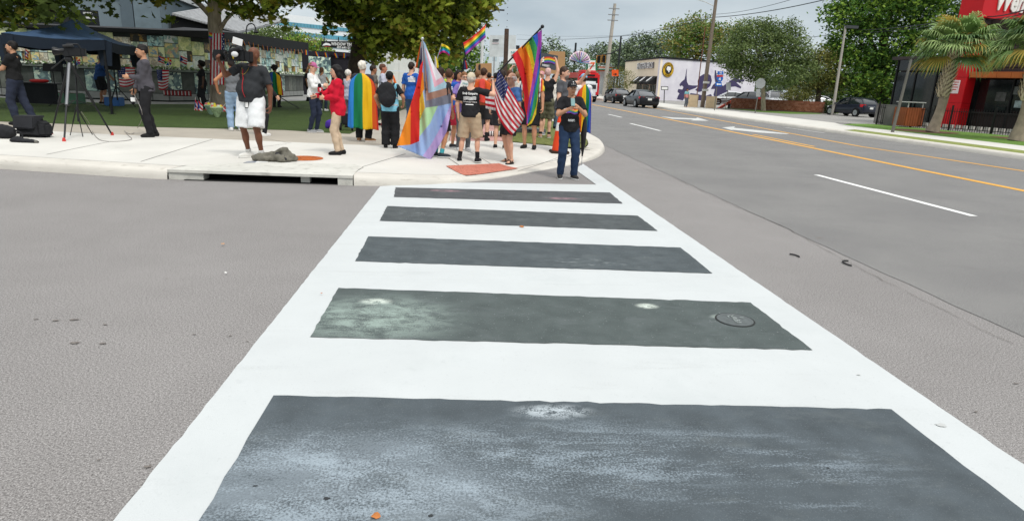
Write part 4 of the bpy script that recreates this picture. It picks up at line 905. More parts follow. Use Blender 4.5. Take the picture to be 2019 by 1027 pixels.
# ------------------------------------------------------------------ bagel shop with mural
CRM = M('cream_render', '#f2e4cb', rough=.85, var=.04, scale=1.); MUR = M('mural_ground', '#d6d3dd', rough=.8, var=.05, scale=.8, col2='#e2e0e6'); stain(MUR, .7, .55, .75, '#b3abc6', amt=.4)
cb = U(1295, 198, 84); re = U(1484, 204, 91); le = U(1228, 192, 101)
ct = U(1297, 115.5, 84).z
bg_ = tag(thing('bagel_shop', 'cream bagel shop with black awnings and a pale purple mural wall', 'building', (cb.x, cb.y, .15)))
d1 = (re-cb); d1.z = 0; d2 = (le-cb); d2.z = 0; L1, L2 = d1.length, d2.length; e1, e2 = d1.normalized(), d2.normalized()
bk = cb+d1+d2
S = MB(); Q = [(cb.x, cb.y), (re.x, re.y), (bk.x, bk.y), (le.x, le.y)]
inn = [mix(q, ((cb.x+bk.x)/2, (cb.y+bk.y)/2), .03) for q in Q]; S.prism(inn, .1, ct-.1); S.build('core', CRM, bg_, True)
n1 = Vector((-e1.y, e1.x, 0)); n1 = n1 if n1.dot(e2) < 0 else -n1; n2 = Vector((-e2.y, e2.x, 0)); n2 = n2 if n2.dot(e1) < 0 else -n2
def m1(u, z, o=0.): return cb+e1*u+n1*o+Vector((0, 0, z-cb.z))
def m2(u, z, o=0.): return cb+e2*u+n2*o+Vector((0, 0, z-cb.z))
def slab(S, f, u0, u1, z0, z1, o0, o1, mi=0): S.hexa([f(u0, z0, o0), f(u1, z0, o0), f(u1, z0, o1), f(u0, z0, o1), f(u0, z1, o0), f(u1, z1, o0), f(u1, z1, o1), f(u0, z1, o1)], mi)
def sb_(name, f, u0, u1, z0, z1, o0, o1, m, par=bg_): S = MB(); slab(S, f, u0, u1, z0, z1, o0, o1); return S.build(name, m, par, True)
mur = sb_('mural_wall', m1, 0, L1, .15, ct, -.3, .0, MUR); sb_('front_wall', m2, 0.01, L2, .15, ct, -.3, .0, CRM)
sb_('coping', m1, -.1, L1+.1, ct, ct+.22, -.4, .1, BLACKM); sb_('coping', m2, -.1, L2, ct, ct+.18, -.4, .1, BLACKM)
for i in range(3):
    u0 = .7+i*3.1; aw = MB(); zt_, zb_ = 3.15, 2.1
    aw.hexa([m2(u0, zb_, 1.1), m2(u0+2.7, zb_, 1.1), m2(u0+2.7, zb_, .02), m2(u0, zb_, .02), m2(u0, zb_+.25, 1.1), m2(u0+2.7, zb_+.25, 1.1), m2(u0+2.7, zt_, .02), m2(u0, zt_, .02)]); a_ = aw.build('awning', M('awning_black', '#1b1b1c', rough=.8), bg_, True)
    o = sheet('leaf_emblem', [(0, [(u0+1.35+.42*math.cos(t*.5236)*1.0, 2.78+.34*math.sin(t*.5236)) for t in range(12)])], lambda x, y: m2(x, y-.0, 1.13-(y-2.35)*1.2), .3, [WT], a_)
    for k in range(3): sb_('window', m2, u0+.12+k*.86, u0+.9+k*.86, .55, 2.05, -.05, .03, M('shop_glass', '#4a4438', rough=.15, var=.5, scale=1.5, spec=.6))
    for k in range(4): sb_('mullion', m2, u0+.03+k*.86, u0+.12+k*.86, .3, 2.1, -.05, .06, DFR)
S = MB()
text('shop_lettering', 'EINSTEIN BROS', 1.1, lambda x, y, z: m2(6.0-x, 4.5+y, .12+z), M('letter_dark', '#77747a', rough=.6), bg_, w=7.4, bold=.01, depth=.06)
text('shop_lettering', 'EINSTEIN BROS', 1.1, lambda x, y, z: m2(6.0-x, 4.5+y, .26), WT, bg_, w=7.4, bold=.01)
# roundel
cu_, cz_ = None, None
def um(px, py):          # pixel on the mural wall -> (u, z)
    d = Vector(RC @ np.array([px-CX, py-CY, FPX])); t_ = (cb.x*n1.x+cb.y*n1.y)/(d.x*n1.x+d.y*n1.y); p = Vector((d.x*t_, d.y*t_, CAMH+d.z*t_)); return (p-cb).dot(e1), p.z
cu_, cz_ = um(1317, 138)
def disc(name, r, o, m, n=32, z=0): 
    S = MB(); V = []; 
    for oo in (o-.06, o): V += [m1(cu_+r*math.cos(2*PI*i/n), cz_+r*math.sin(2*PI*i/n), oo) for i in range(n)]
    S.add(V, [tuple(range(n)), tuple(range(n, 2*n))]+[(i, (i+1) % n, n+(i+1) % n, n+i) for i in range(n)]); return S.build(name, m, rd, True)
rd = tag(thing('round_sign', 'round yellow bagel shop sign with ring lettering on the mural wall', 'sign', tuple(m1(cu_, cz_-.9, .1))))
disc('rim', .92, .1, M('roundel_dark', '#4a3d17', rough=.5)); disc('ring', .88, .13, M('roundel_yellow', '#c8a024', rough=.5)); disc('centre', .55, .16, M('roundel_black', '#2a2824', rough=.5))
text('lettering', 'EINSTEIN BROS', .24, lambda x, y, z: m1(cu_+(.72+y)*math.sin(x/.72), cz_+(.72+y)*math.cos(x/.72), .15), M('letter_brown', '#3b2f10', rough=.6), rd, w=2.0, bold=.02)
text('lettering', 'BAGELS', .24, lambda x, y, z: m1(cu_+(.72-y)*math.sin(x/.72), cz_-(.72-y)*math.cos(x/.72), .15), M('letter_brown', ''), rd, w=.95, bold=.02)
sheet('white_emblem', [(0, [(cu_+x, cz_+y) for x, y in ((-.35, .15), (-.3, .35), (-.05, .42), (.12, .36), (.3, .38), (.38, .15), (.3, -.1), (.15, -.05), (.18, -.3), (.0, -.32), (-.06, -.1), (-.2, -.12), (-.32, .0))])], lambda x, y: m1(x, y, .175), .3, [WT], rd)
# mural: dark purple hands and arms
PUR = M('mural_purple', '#443e60', rough=.8, var=.12, scale=1.); PU2 = M('mural_mid', '#6b6390', rough=.8)
hands = [[(1355, 135), (1353.5, 139), (1352, 149), (1350, 157), (1344, 162), (1340, 167), (1341, 171), (1345, 169), (1348, 172), (1346, 177), (1338, 176), (1336, 181), (1340, 185), (1337, 190), (1335, 196), (1347, 198.5), (1352, 190), (1354, 181), (1361, 178), (1372, 174), (1378, 169), (1366, 169), (1358, 168), (1355, 162), (1354, 148)],
         [(1376, 160), (1379, 152), (1387, 147), (1395, 145), (1402, 150), (1404, 160), (1401, 170), (1394, 176), (1386, 180), (1378, 182), (1371, 178), (1377, 172)],
         [(1410, 139), (1412, 139), (1414, 152), (1418, 163), (1426, 170), (1437, 162), (1452, 151), (1464, 147), (1465, 150), (1453, 157), (1468, 157), (1468, 161), (1452, 163), (1462, 172), (1461, 175), (1450, 171), (1440, 172), (1434, 182), (1430, 195), (1414, 196), (1407, 188), (1410, 176), (1402, 176), (1406, 168), (1411, 164), (1409, 152)],
         [(1355, 198), (1362, 184), (1376, 186), (1390, 190), (1402, 186), (1408, 196), (1396, 199)]]
for k, h in enumerate(hands):
    sheet('painted_hand', [(0, [um(x, y) for x, y in h])], lambda x, y: m1(x, y, .012), .6, [PUR], bg_)
# low cream wall, bench, brick wall, ramp barrier
def wall_px(name, lb, cat, a, b, dz, t_, m, bricks=False):
    A, B = G(*a, .15), G(*b, .15); T = tag(thing(name, lb, cat, tuple((A+B)/2))); S = MB(); wallbox(S, A, B, t_, .15, .15+dz); S.build('wall', m, T, True); return T, A, B
wall_px('low_wall', 'low cream wall left of the weathered wooden pole', 'wall', (1356, 211), (1374, 212), 1.05, .25, M('cream_wall', '#dcc39f', rough=.85))
wall_px('low_wall', 'low cream wall right of the weathered wooden pole', 'wall', (1391, 213), (1412, 214), 1.0, .25, M('cream_wall', ''))
t, A_, B_ = wall_px('brick_wall', 'low red brick planter wall under the street oak', 'wall', (1440, 215.), (1626, 224.5), .1, .3, M('brick_mortar', '#8a7468', rough=.9))
BRK = [M('brick_%d' % i, c, rough=.9, var=.12, scale=8.) for i, c in enumerate(('#8f5844', '#9a6450', '#85503d', '#a26f5b'))]
dv = B_-A_; ln = dv.length; dv.normalize(); wh = .86; rows = 6; bh = (wh-.1)/rows; bl = ln/46
S = MB(); wallbox(S, A_+dv*.02+Vector((-dv.y, dv.x, 0))*.02, B_-dv*.02, .26, .15, .15+wh); S.build('core', M('brick_mortar', ''), t, True)
bp = [None]*4
for r in range(rows):
    for i in range(46):
        p = A_+dv*((i+.5+(.5 if r % 2 else 0))*bl)+Vector((0, 0, .1+r*bh)); 
        if (p-A_).dot(dv) > ln-.1: continue
        k = rr.randrange(4)
        if bp[k] is None: S = MB(); S.box((0, 0, bh/2), (bl-.02, .08, bh-.02)); bp[k] = o = S.build('brick', BRK[k], t)
        else: o = bp[k].copy(); COL.objects.link(o)
        o.location = MW[t.name].inverted() @ p; o.rotation_euler = (0, 0, math.atan2(dv.y, dv.x))
wallbox(S := MB(), A_+Vector((0, 0, 0)), B_, .34, .15+wh, .15+wh+.07); S.build('cap', BRK[2], t, True)
HEDGE_AT = B_.copy()
bch = tag(thing('bench', 'dark red brown bench beside the cream wall', 'bench', tuple(G(1420, 214, .15))))
for i in range(4):
    S = MB(); S.box((0, -.15+i*.12, .42), (1.9, .1, .04)); S.build('seat_slat', M('bench_wood', '#4d2a20', rough=.7), bch)
for i in range(3):
    S = MB(); S.box((0, .3, .55+i*.13), (1.9, .03, .1)); S.build('back_slat', M('bench_wood', ''), bch)
for sx in (-.8, .8):
    S = MB(); S.box((sx, .05, .2), (.06, .4, .4)); S.build('leg', BLACKM, bch)
ob = tag(thing('ramp_barrier', 'orange red sloping barrier board beside the brick wall', 'barrier', tuple(G(1428, 217, .15))))
S = MB(); a, b = U(1417, 215, 57), U(1442, 200, 57.5); S.tube([a, b], .14, 4); S.build('board', M('barrier_orange', '#cf4a2b', rough=.5), ob, True); S = MB(); S.tube([b, (b.x, b.y, .15)], .03, 4); S.build('leg', GPL, ob, True)
# road signs
def sign(name, lb, cat, px, py0, py1, d=None, r=.03, mat=GPL):
    b = G(px, py1, .15)
    t = tag(thing(name, lb, cat, tuple(b))); return t, b
t, b = sign('route_sign', 'blue interstate route signs with an arrow on a grey post', 'sign', 1409, 218, 218); Y_ = b.y
S = MB(); S.tube([b, U(1417, 141, Y_)], .035, 5); S.build('post', GPL, t, True)
BLU = M('sign_blue', '#1f5fb0', rough=.5); RDS = M('sign_red', '#b3312f', rough=.5)
def plate(nm, x0, y0, x1, y1, m, par, Y, th=.03):
    P = [U(x0, y1, Y), U(x1, y1+.3, Y), U(x1, y0+.3, Y), U(x0, y0, Y)]; S = MB(); o_ = Vector((0, th, 0)); S.hexa([P[0], P[1], P[1]+o_, P[0]+o_, P[3], P[2], P[2]+o_, P[3]+o_]); return S.build(nm, m, par, True)
plate('direction_plate', 1415.5, 141, 1427, 147.5, BLU, t, Y_-.1); plate('arrow_plate', 1411.5, 162, 1423.5, 170.5, BLU, t, Y_-.1)
text('lettering', 'TO', 5, lambda x, y, z: U(1421.5+x, 144.4-y, Y_-.12), WT, t, w=5, bold=.02)
sheet('route_shield', [(0, [(1414, 152.2), (1425.5, 152.2), (1426, 156), (1424, 160), (1420, 162.6), (1416, 160), (1413.5, 156)]), (1, [(1414, 148.4), (1426, 148.4), (1425.6, 152.2), (1414, 152.2)])], lambda x, y: U(x, y, Y_-.1), 3, [BLU, RDS], t, thick=.03)
text('lettering', '4', 8.5, lambda x, y, z: U(1419.6+x, 156.6-y, Y_-.13), WT, t, bold=.03)
sheet('arrow', [(0, [(1413, 166.4), (1416, 164), (1416, 165.5), (1422, 165.7), (1422, 167.7), (1416, 167.5), (1416, 169)])], lambda x, y: U(x, y, Y_-.13), 3, [WT], t)
GSN = M('sign_back', '#9fa4a3', rough=.45, metal=.3)
t, b = sign('road_sign', 'plain grey sign back on a post before the white car', 'sign', 1430, 215, 217); S = MB(); S.tube([b, U(1437, 165, b.y)], .03, 5); S.build('post', GPL, t, True); plate('plate', 1432.5, 163, 1441.5, 178, GSN, t, b.y-.1)
t, b = sign('stop_sign', 'grey back of an octagonal stop sign before the street oak', 'sign', 1489, 222, 223.5); S = MB(); S.tube([b, U(1499, 163, b.y)], .035, 5); S.build('post', GPL, t, True)
c = U(1500, 165, b.y-.08); S = MB(); S.prism([(c.x+.38*math.cos(PI/8+k*PI/4), c.z+.38*math.sin(PI/8+k*PI/4)) for k in range(8)], b.y-.1, b.y-.07, plane='XZ'); S.build('plate', GSN, t, True)
plate('lower_plate', 1491.5, 176, 1499.5, 191, GSN, t, b.y-.1)
t, b = sign('detour_sign', 'orange square sign with a black arrow above the far cars', 'sign', 1209, 192, 192); b = Vector((U(1209, 180, 75).x, 75, .15)); t.location = b; MW[t.name] = Matrix.Translation(b); S = MB(); S.tube([b, U(1213, 142, 75)], .05, 5); S.build('post', DPL, t, True)
plate('plate', 1207, 138, 1220, 150.5, M('sign_orange', '#e0561f', rough=.5), t, 74.9); sheet('arrow', [(0, [(1210, 146), (1214, 146), (1214, 144.2), (1217.4, 146.7), (1214, 149), (1214, 147.4), (1210, 147.4)])], lambda x, y: U(x, y, 74.85), 3, [BLACKM], t)
for px, lb in ((1311, 'small framed white sign board left of the bench'),):
    b = Vector((U(px, 190, 70).x, 70, .15)); t = tag(thing('notice_sign', lb, 'sign', tuple(b))); S = MB(); S.tube([b, U(px-.5, 178, 70)], .05, 5); S.build('post', DPL, t, True); plate('frame', 1304, 170.5, 1318, 178, DPL, t, 69.95); plate('face', 1305.3, 171.8, 1316.8, 176.8, WT, t, 69.9)
# convenience store
b = Vector((U(1168, 170, 112).x, 112, 0)); t = tag(thing('pylon_sign', 'green and white convenience store sign behind the raised hand fan', 'sign', tuple(b)))
plate('frame', 1157.5, 117.5, 1178, 142, M('pylon_green', '#1d6b45', rough=.5), t, 112., .6); plate('face', 1160, 119.5, 1174.5, 140, M('pylon_white', '#e6e8e6', rough=.4), t, 111.9)
sheet('seven_bar', [(0, [(1161, 124), (1173, 123), (1173.4, 125.8), (1161.4, 127)]), (1, [(1173, 125.8), (1168.6, 132), (1165, 137.6), (1162, 137.6), (1167, 130), (1170, 126.2)])], lambda x, y: U(x, y, 111.85), 3, [M('seven_orange', '#e0672a', rough=.5), M('seven_red', '#d0302c', rough=.5)], t)
text('lettering', 'ELEVEN', 3.2, lambda x, y, z: U(1167.5+x, 130.8-y, 111.8), M('pylon_green', ''), t, w=12, bold=.03)
S = MB(); S.tube([b, U(1168, 142, 112)], .3, 6); S.build('post', DPL, t, True)
t = tag(thing('store_building', 'low white store with an orange green striped fascia', 'building', tuple(U(1195, 180, 128)[:2])+(0,)))
S = MB(); wallbox(S, U(1172, 150, 128), U(1215, 150, 130), 9, 0, U(1195, 141, 128).z); S.build('wall', M('store_white', '#d7dadb', rough=.7), t, True)
for y0, y1, m in ((129, 131.8, '#d9dcda'), (131.8, 134.4, '#cf6a33'), (134.4, 137, '#d9dcda'), (137, 139.4, '#2e7a52'), (139.4, 141, '#b8412e')):
    S = MB(); wallbox(S, U(1170, 135, 127.2), U(1212, 135, 128.2), .7, U(1190, y1, 127.6).z, U(1190, y0, 127.6).z); S.build('fascia_band', M('band'+m, m, rough=.5), t, True)
# ------------------------------------------------------------------ trees
MAPLE = np.array([(0, -.5), (.16, -.3), (.42, -.34), (.34, -.08), (.52, .12), (.26, .16), (.0, .52), (-.26, .16), (-.52, .12), (-.34, -.08), (-.42, -.34), (-.16, -.3)])
OVAL = np.array([(0, -.5), (.3, -.05), (0, .5), (-.3, -.05)])
def leaves(name, P, sz, mats, parent, rng, tmpl=OVAL, up=.5, mi=None, jit=.4):
    n = len(P); nr = rng.normal(size=(n, 3)); nr[:, 2] = np.abs(nr[:, 2])+up; nr /= np.linalg.norm(nr, axis=1)[:, None]
    a = rng.normal(size=(n, 3)); a -= (a*nr).sum(1)[:, None]*nr; a /= np.linalg.norm(a, axis=1)[:, None]; b = np.cross(nr, a)
    s = sz*rng.uniform(1-jit, 1+jit, size=n); k = len(tmpl)
    V = P[:, None, :]+s[:, None, None]*(a[:, None, :]*tmpl[None, :, 0:1]+b[:, None, :]*tmpl[None, :, 1:2])
    dz = (np.abs(tmpl[:, 0])*-.25)[None, :, None]*nr[:, None, :]*s[:, None, None]; V = V+dz
    F = np.arange(n*k).reshape(n, k)
    return mesh_np(name, V.reshape(-1, 3), F, mats, mi, parent, True)
def blob_points(blobs, n, rng, clump=.35, per=14, shell=.55):
    vol = np.array([b[1][0]*b[1][1]*b[1][2] for b in blobs])**(2/3); pr = vol/vol.sum(); out_ = []; ids = []
    for (c, r), q in zip(blobs, pr):
        m = max(1, int(n*q/per)); d = rng.normal(size=(m, 3)); d /= np.linalg.norm(d, axis=1)[:, None]
        rad = shell+(1.05-shell)*rng.uniform(size=m)**.6; cc = np.array(c)+d*rad[:, None]*np.array(r)
        p = cc[:, None, :]+rng.normal(size=(m, per, 3))*clump*np.array([1, 1, .6]); out_.append(p.reshape(-1, 3)); ids.append(np.repeat(rng.uniform(size=m), per))
    return np.concatenate(out_), np.concatenate(ids)
BARK = M('bark_pale', '#a89b89', rough=.95, var=.3, scale=5., bump=.5, bs=25, stretch=(3, 3, .7)); BARKD = M('bark_dark', '#4a4038', rough=.95, var=.3, scale=5., bump=.5, bs=25)
def LM(n, c, tr=.3): return M('leaf_'+n, c, rough=.65, var=.25, scale=1.5, trans=tr, spec=.2)
L_NEAR = [LM('dark', '#4e5d2c', .45), LM('mid', '#768836', .48), LM('warm', '#9a923d', .48), LM('light', '#b4c452', .5)]
L_OAK = [LM('oak_dark', '#4c5d36'), LM('oak_mid', '#647644'), LM('oak_light', '#7d8d58')]
L_LUSH = [LM('lush_dark', '#2f4a20'), LM('lush_mid', '#4c6f2b'), LM('lush_light', '#8aa844')]
L_OLIVE = [LM('olive_dark', '#525a2c'), LM('olive_mid', '#6c7038'), LM('olive_light', '#868246')]
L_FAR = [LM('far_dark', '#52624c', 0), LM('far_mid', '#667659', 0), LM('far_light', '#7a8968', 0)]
def tree(name, lb, cat, base, trunk, limbs, blobs, n, sz, mats, seed, tmpl=OVAL, bark=None, clump=.35, per=14, group=None, shell=.55, wts=None):
    rng = np.random.default_rng(seed); t = tag(thing(name, lb, cat, tuple(base), group=group)); bark = bark or BARK
    S = MB(); S.tube(trunk[0], trunk[1], 12); S.build('trunk', bark, t, True, 60)
    for pts, r in limbs:
        S = MB(); S.tube(pts, r, 7); S.build('limb', bark, t, True, 60)
    P, ids = blob_points(blobs, n, rng, clump, per, shell)
    k = len(mats); w_ = np.cumsum(wts or [1/k]*k); x = np.clip(ids*.75+rng.uniform(size=len(P))*.25, 0, .999); mi = np.minimum(np.searchsorted(w_, x), k-1)
    o = leaves('crown', P, sz, mats, t, rng, tmpl, .5, mi); return t
def ub(px, py, d, rx, rz=None, ry=None): return (tuple(U(px, py, d)), (rx, ry or rx*1.0, rz or rx*.8))
# left foreground trees
b = Vector((*G(430, 214, .15)[:2], .1)); Yb = b.y
tr = [b, U(430, 196, Yb), U(431, 150, Yb), U(428, 90, Yb), U(424, 50, Yb), U(422, 10, Yb), U(418, -60, Yb)]
lim = [([U(432, 62, Yb), U(446, 40, Yb-.3), U(458, 28, Yb-.4), U(500, 5, Yb-.6)], [.09, .07, .06, .03]), ([U(424, 40, Yb), U(395, 10, Yb), U(330, -40, Yb-.5)], [.12, .09, .05]), ([U(423, 30, Yb), U(470, -20, Yb), U(560, -60, Yb+.4)], [.12, .09, .05])]
bl = [ub(300, -54, 25, 1.9, .9), ub(400, -50, 26, 2.0, .9), ub(490, -22, 25.5, 1.9, .8), ub(550, -22, 26.5, 1.6, .8), ub(220, -58, 25, 1.3, .8), ub(355, -20, 25.4, .7, .3), ub(450, 8, 25.3, .8, .4), ub(520, 14, 26, .9, .4), ub(580, 8, 26.5, .7, .4), ub(333, 35, 25, .2, .45), ub(536, 26, 26, .6, .3), ub(400, -140, 26, 5.2, 2.), ub(560, -130, 27, 4.6, 2.), ub(270, -145, 26, 4., 2.), ub(557, 50, 27, .22, .3), ub(255, -4, 25, .4, .25), ub(490, 22, 25.5, .5, .3),
      ub(420, -130, 22, 4, 1.4), ub(420, -110, 30, 4, 1.6)]
tree('maple_tree', 'leafy tree with a pale trunk wrapped in a striped flag', 'tree', b, (tr, [.36, .3, .27, .26, .25, .22, .16]), lim, bl, 17000, .23, L_NEAR, 1, MAPLE, clump=.2, per=14, wts=[.34, .3, .2, .16])
b2 = Vector((U(700, 190, 32).x, 32, .1)); tr = [b2, U(699, 150, 32), U(706, 110, 32), U(712, 60, 32), U(715, 0, 32), U(716, -60, 32)]
lim = [([U(711, 70, 32), U(760, 30, 32), U(840, -10, 32)], [.12, .09, .04]), ([U(712, 60, 32), U(690, 45, 31.6), U(672, 42, 31.3), U(640, 20, 31)], [.09, .07, .06, .04])]
bl = [ub(700, 2, 31.5, 1.6, 1.0), ub(660, 0, 31, .8, .8), ub(652, 48, 31, .32, .4), ub(690, 26, 31, .7, .4), ub(770, 25, 31.5, 1.9, 1.6), ub(850, 20, 32, 1.9, 1.6), ub(905, 18, 32.5, 1.5, 1.3), ub(800, 68, 31, 1.3, .9), ub(862, 72, 32, 1.1, .9), ub(775, 92, 31, .8, .5), ub(822, 96, 31, .7, .55), ub(880, 100, 32.4, .5, .8), ub(925, 0, 32.5, 1.0, 1.0), ub(730, 60, 31, .9, .9), ub(760, -80, 32, 4.8, 2.6), ub(880, -60, 33, 3., 2.), ub(735, 100, 32.5, .6, .5), ub(905, 65, 32.6, .6, .6)]
tree('maple_tree', 'broad leafy tree with a dark trunk above the rainbow caped man', 'tree', b2, (tr, [.42, .38, .36, .33, .28, .2]), lim, bl, 20000, .25, L_NEAR, 2, MAPLE, bark=BARKD, clump=.24, per=16, wts=[.24, .28, .12, .36])
b3 = Vector((U(-150, 220, 23).x, 23, .1)); tr = [b3, b3+Vector((0, 0, 4)), b3+Vector((.3, 0, 8))]
bl = [ub(8, -14, 21, 1.0, .7), ub(68, -24, 21, .9, .6), ub(-82, -9, 22, 1.6, 1.1), ub(48, 9, 20.5, .6, .42), ub(-2, 23, 20.6, .5, .3), ub(88, 19, 20.6, .42, .3), ub(-82, -129, 23, 5, 2.5), ub(113, -17, 21, .5, .4), ub(128, 33, 20.8, .22, .12), ub(103, 31, 20.8, .22, .14), ub(-17, 33, 20.6, .3, .2)]
tree('maple_tree', 'dark overhanging leafy branches of a tree beyond the left edge', 'tree', b3, (tr, [.3, .25, .15]), [([tr[1], U(20, 0, 21), U(110, 25, 20.8)], [.14, .09, .03])], bl, 9000, .2, L_NEAR, 3, MAPLE, bark=BARKD, clump=.2, per=12, wts=[.6, .25, .1, .05])
# simple background trees
def bgtree(lb, px, base_y, depth, blobs, n, sz, mats, seed, clump=.5, per=12, bark=BARKD, r=.3, name='tree', grp=None):
    b = Vector((U(px, base_y, depth).x, depth, .1)); c = blobs[0][0]; top = Vector(c)
    limbs = [([b.lerp(top, .6), Vector(q[0])], [r*.5, r*.15]) for q in blobs[1:5]]
    return tree(name, lb, 'tree', b, ([b, b.lerp(top, .5)+Vector((.1, 0, 0)), top], [r, r*.75, r*.4]), limbs, blobs, n, sz, mats, seed, bark=bark, clump=clump, per=per, group=grp)
D = 53.5
bgtree('spreading street oak growing behind the red brick wall', 1506, 218, D, [ub(1500, 100, D, 2.6, 1.8), ub(1460, 105, D-1, 1.7, 1.2), ub(1552, 100, D, 1.9, 1.5), ub(1485, 65, D, 1.6, 1.1), ub(1540, 75, D+1, 1.5, 1.2), ub(1530, 145, D-1, 2.2, 1.0), ub(1470, 138, D, 1.4, .8), ub(1578, 140, D, 1.4, 1.), ub(1440, 120, D, .9, .7), ub(1450, 140, D-1, .7, .5), ub(1580, 110, D, 1., .9), ub(1510, 52, D, .8, .6), ub(1560, 60, D+1, .7, .9)], 24000, .18, L_OAK, 11, .28, 14, BARK, .2, 'oak_tree')
bgtree('small olive leaved tree right of the street oak', 1612, 215, 58, [ub(1615, 140, 58, 1.9, 1.6), ub(1590, 165, 58, 1.2, .8), ub(1635, 165, 58, 1.3, .9), ub(1615, 115, 58, 1.2, .9)], 5000, .2, L_OLIVE, 12, .3)
bgtree('round olive shrub behind the brick wall', 1572, 213, 57, [ub(1572, 190, 57, 1.2, .7), ub(1555, 195, 57, .8, .5), ub(1592, 193, 57, .8, .5)], 2000, .14, L_OLIVE, 13, .2, name='shrub')
bgtree('huge dark lush tree filling the space left of the restaurant', 1740, 215, 60, [ub(1740, 60, 60, 5., 4.), ub(1690, 25, 59, 3., 1.8), ub(1760, 10, 59, 4, 2.4), ub(1850, 40, 60, 4.5, 3.), ub(1700, 90, 58, 2.8, 2.), ub(1690, 140, 58, 2.8, 2), ub(1760, 150, 58, 3.2, 2.4), ub(1830, 130, 59, 4., 3), ub(1670, 180, 59, 1.8, 1.4), ub(1730, 195, 59, 2.2, 1.4), ub(1655, 15, 60, 1.1, .8), ub(1650, 110, 59, 1.3, 1.), ub(1800, 200, 60, 3., 1.6), ub(1790, -40, 60, 5., 3.), ub(1900, 0, 60, 4., 3.)], 36000, .33, L_LUSH, 14, .4, 14, r=.6, name='lush_tree')
bgtree('tall pale green tree behind the mural building near the wooden pole', 1375, 200, 100, [ub(1370, 70, 100, 4.2, 3.), ub(1345, 75, 100, 3., 2.4), ub(1375, 85, 100, 4.2, 2.6), ub(1352, 90, 100, 2.8, 2.2), ub(1400, 75, 100, 3., 2.2), ub(1430, 90, 100, 3.5, 3.), ub(1375, 60, 100, 2.2, 1.4), ub(1455, 75, 100, 3., 2.5)], 9000, .42, [L_LUSH[1], L_OAK[2], L_OLIVE[2]], 15, .6)
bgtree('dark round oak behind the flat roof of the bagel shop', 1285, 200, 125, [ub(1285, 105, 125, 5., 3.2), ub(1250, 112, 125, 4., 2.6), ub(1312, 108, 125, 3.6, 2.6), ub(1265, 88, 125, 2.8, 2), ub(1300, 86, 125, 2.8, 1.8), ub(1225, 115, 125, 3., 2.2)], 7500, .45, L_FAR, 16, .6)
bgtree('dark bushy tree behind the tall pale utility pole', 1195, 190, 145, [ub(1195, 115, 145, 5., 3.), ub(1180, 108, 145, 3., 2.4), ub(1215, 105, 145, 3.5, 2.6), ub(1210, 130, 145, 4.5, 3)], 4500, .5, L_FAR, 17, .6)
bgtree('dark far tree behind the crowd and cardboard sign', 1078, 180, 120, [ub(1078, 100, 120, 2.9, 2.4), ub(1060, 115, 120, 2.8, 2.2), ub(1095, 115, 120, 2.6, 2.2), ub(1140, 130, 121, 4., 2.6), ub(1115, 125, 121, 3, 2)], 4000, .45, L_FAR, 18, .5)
bgtree('willowy olive tree in front of the bagel shop awnings', 1222, 178, 82, [ub(1222, 155, 82, 1.5, 1.2), ub(1208, 160, 82, 1.0, .9), ub(1238, 158, 82, 1.0, 1.), ub(1225, 143, 82, .9, .6), ub(1222, 170, 82, 1.5, .7)], 3600, .13, L_OLIVE, 19, .22, name='willow_tree', r=.08)
bgtree('green tree peeking over the black wall roof below the hotel', 545, 150, 75, [ub(545, 75, 75, 2.6, 1.3), ub(520, 72, 75, 1.6, 1.), ub(575, 82, 75, 1.8, 1.), ub(505, 80, 75, 1.4, 1)], 3500, .3, L_OAK, 20, .4)
bgtree('bright green tree left of the window tint sign', 605, 150, 64, [ub(605, 90, 64, 1.8, .9), ub(585, 92, 64, 1.2, .7), ub(628, 95, 64, 1.3, .8)], 2600, .25, [L_LUSH[1], L_LUSH[2], L_OLIVE[2]], 21, .35)
bgtree('green tree behind the white panel wall and shop', 735, 150, 60, [ub(735, 80, 60, 1.6, 1.1), ub(722, 95, 60, 1.2, 1.), ub(745, 70, 60, 1., .8)], 2500, .25, [L_LUSH[1], L_LUSH[2], L_OLIVE[2]], 22, .35)
bgtree('green street tree behind the raised small flags', 905, 190, 58, [ub(905, 120, 58, 2.2, 1.8), ub(880, 130, 58, 1.6, 1.4), ub(925, 105, 58, 1.2, 1.), ub(860, 120, 57, 1.4, 1.2)], 4200, .26, L_LUSH, 23, .4)
bgtree('far green tree right of the white sign board', 1030, 180, 105, [ub(1030, 140, 105, 2.6, 1.8), ub(1012, 148, 105, 2., 1.4)], 2000, .4, L_OAK, 24, .5)
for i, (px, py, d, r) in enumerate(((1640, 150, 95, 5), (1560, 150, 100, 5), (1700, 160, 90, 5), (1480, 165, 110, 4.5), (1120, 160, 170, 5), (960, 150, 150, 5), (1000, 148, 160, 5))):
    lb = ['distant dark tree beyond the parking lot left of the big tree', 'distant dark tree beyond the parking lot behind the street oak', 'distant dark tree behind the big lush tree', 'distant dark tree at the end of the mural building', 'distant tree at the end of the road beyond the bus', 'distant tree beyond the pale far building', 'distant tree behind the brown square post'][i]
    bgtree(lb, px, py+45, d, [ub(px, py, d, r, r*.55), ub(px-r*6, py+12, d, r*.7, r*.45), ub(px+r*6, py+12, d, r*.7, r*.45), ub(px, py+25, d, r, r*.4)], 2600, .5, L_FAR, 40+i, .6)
# hedge at the wall's end
hd = tag(thing('hedge', 'clipped green hedge at the end of the brick wall', 'hedge', tuple(HEDGE_AT)))
rng = np.random.default_rng(8); P = HEDGE_AT+Vector((.35, -.1, 0)); pts = rng.uniform(-1, 1, size=(1500, 3))*np.array([.45, .5, .5])+np.array([P.x, P.y, .7]); leaves('foliage', pts, .16, L_OAK, hd, rng, mi=rng.integers(0, 3, 1500))
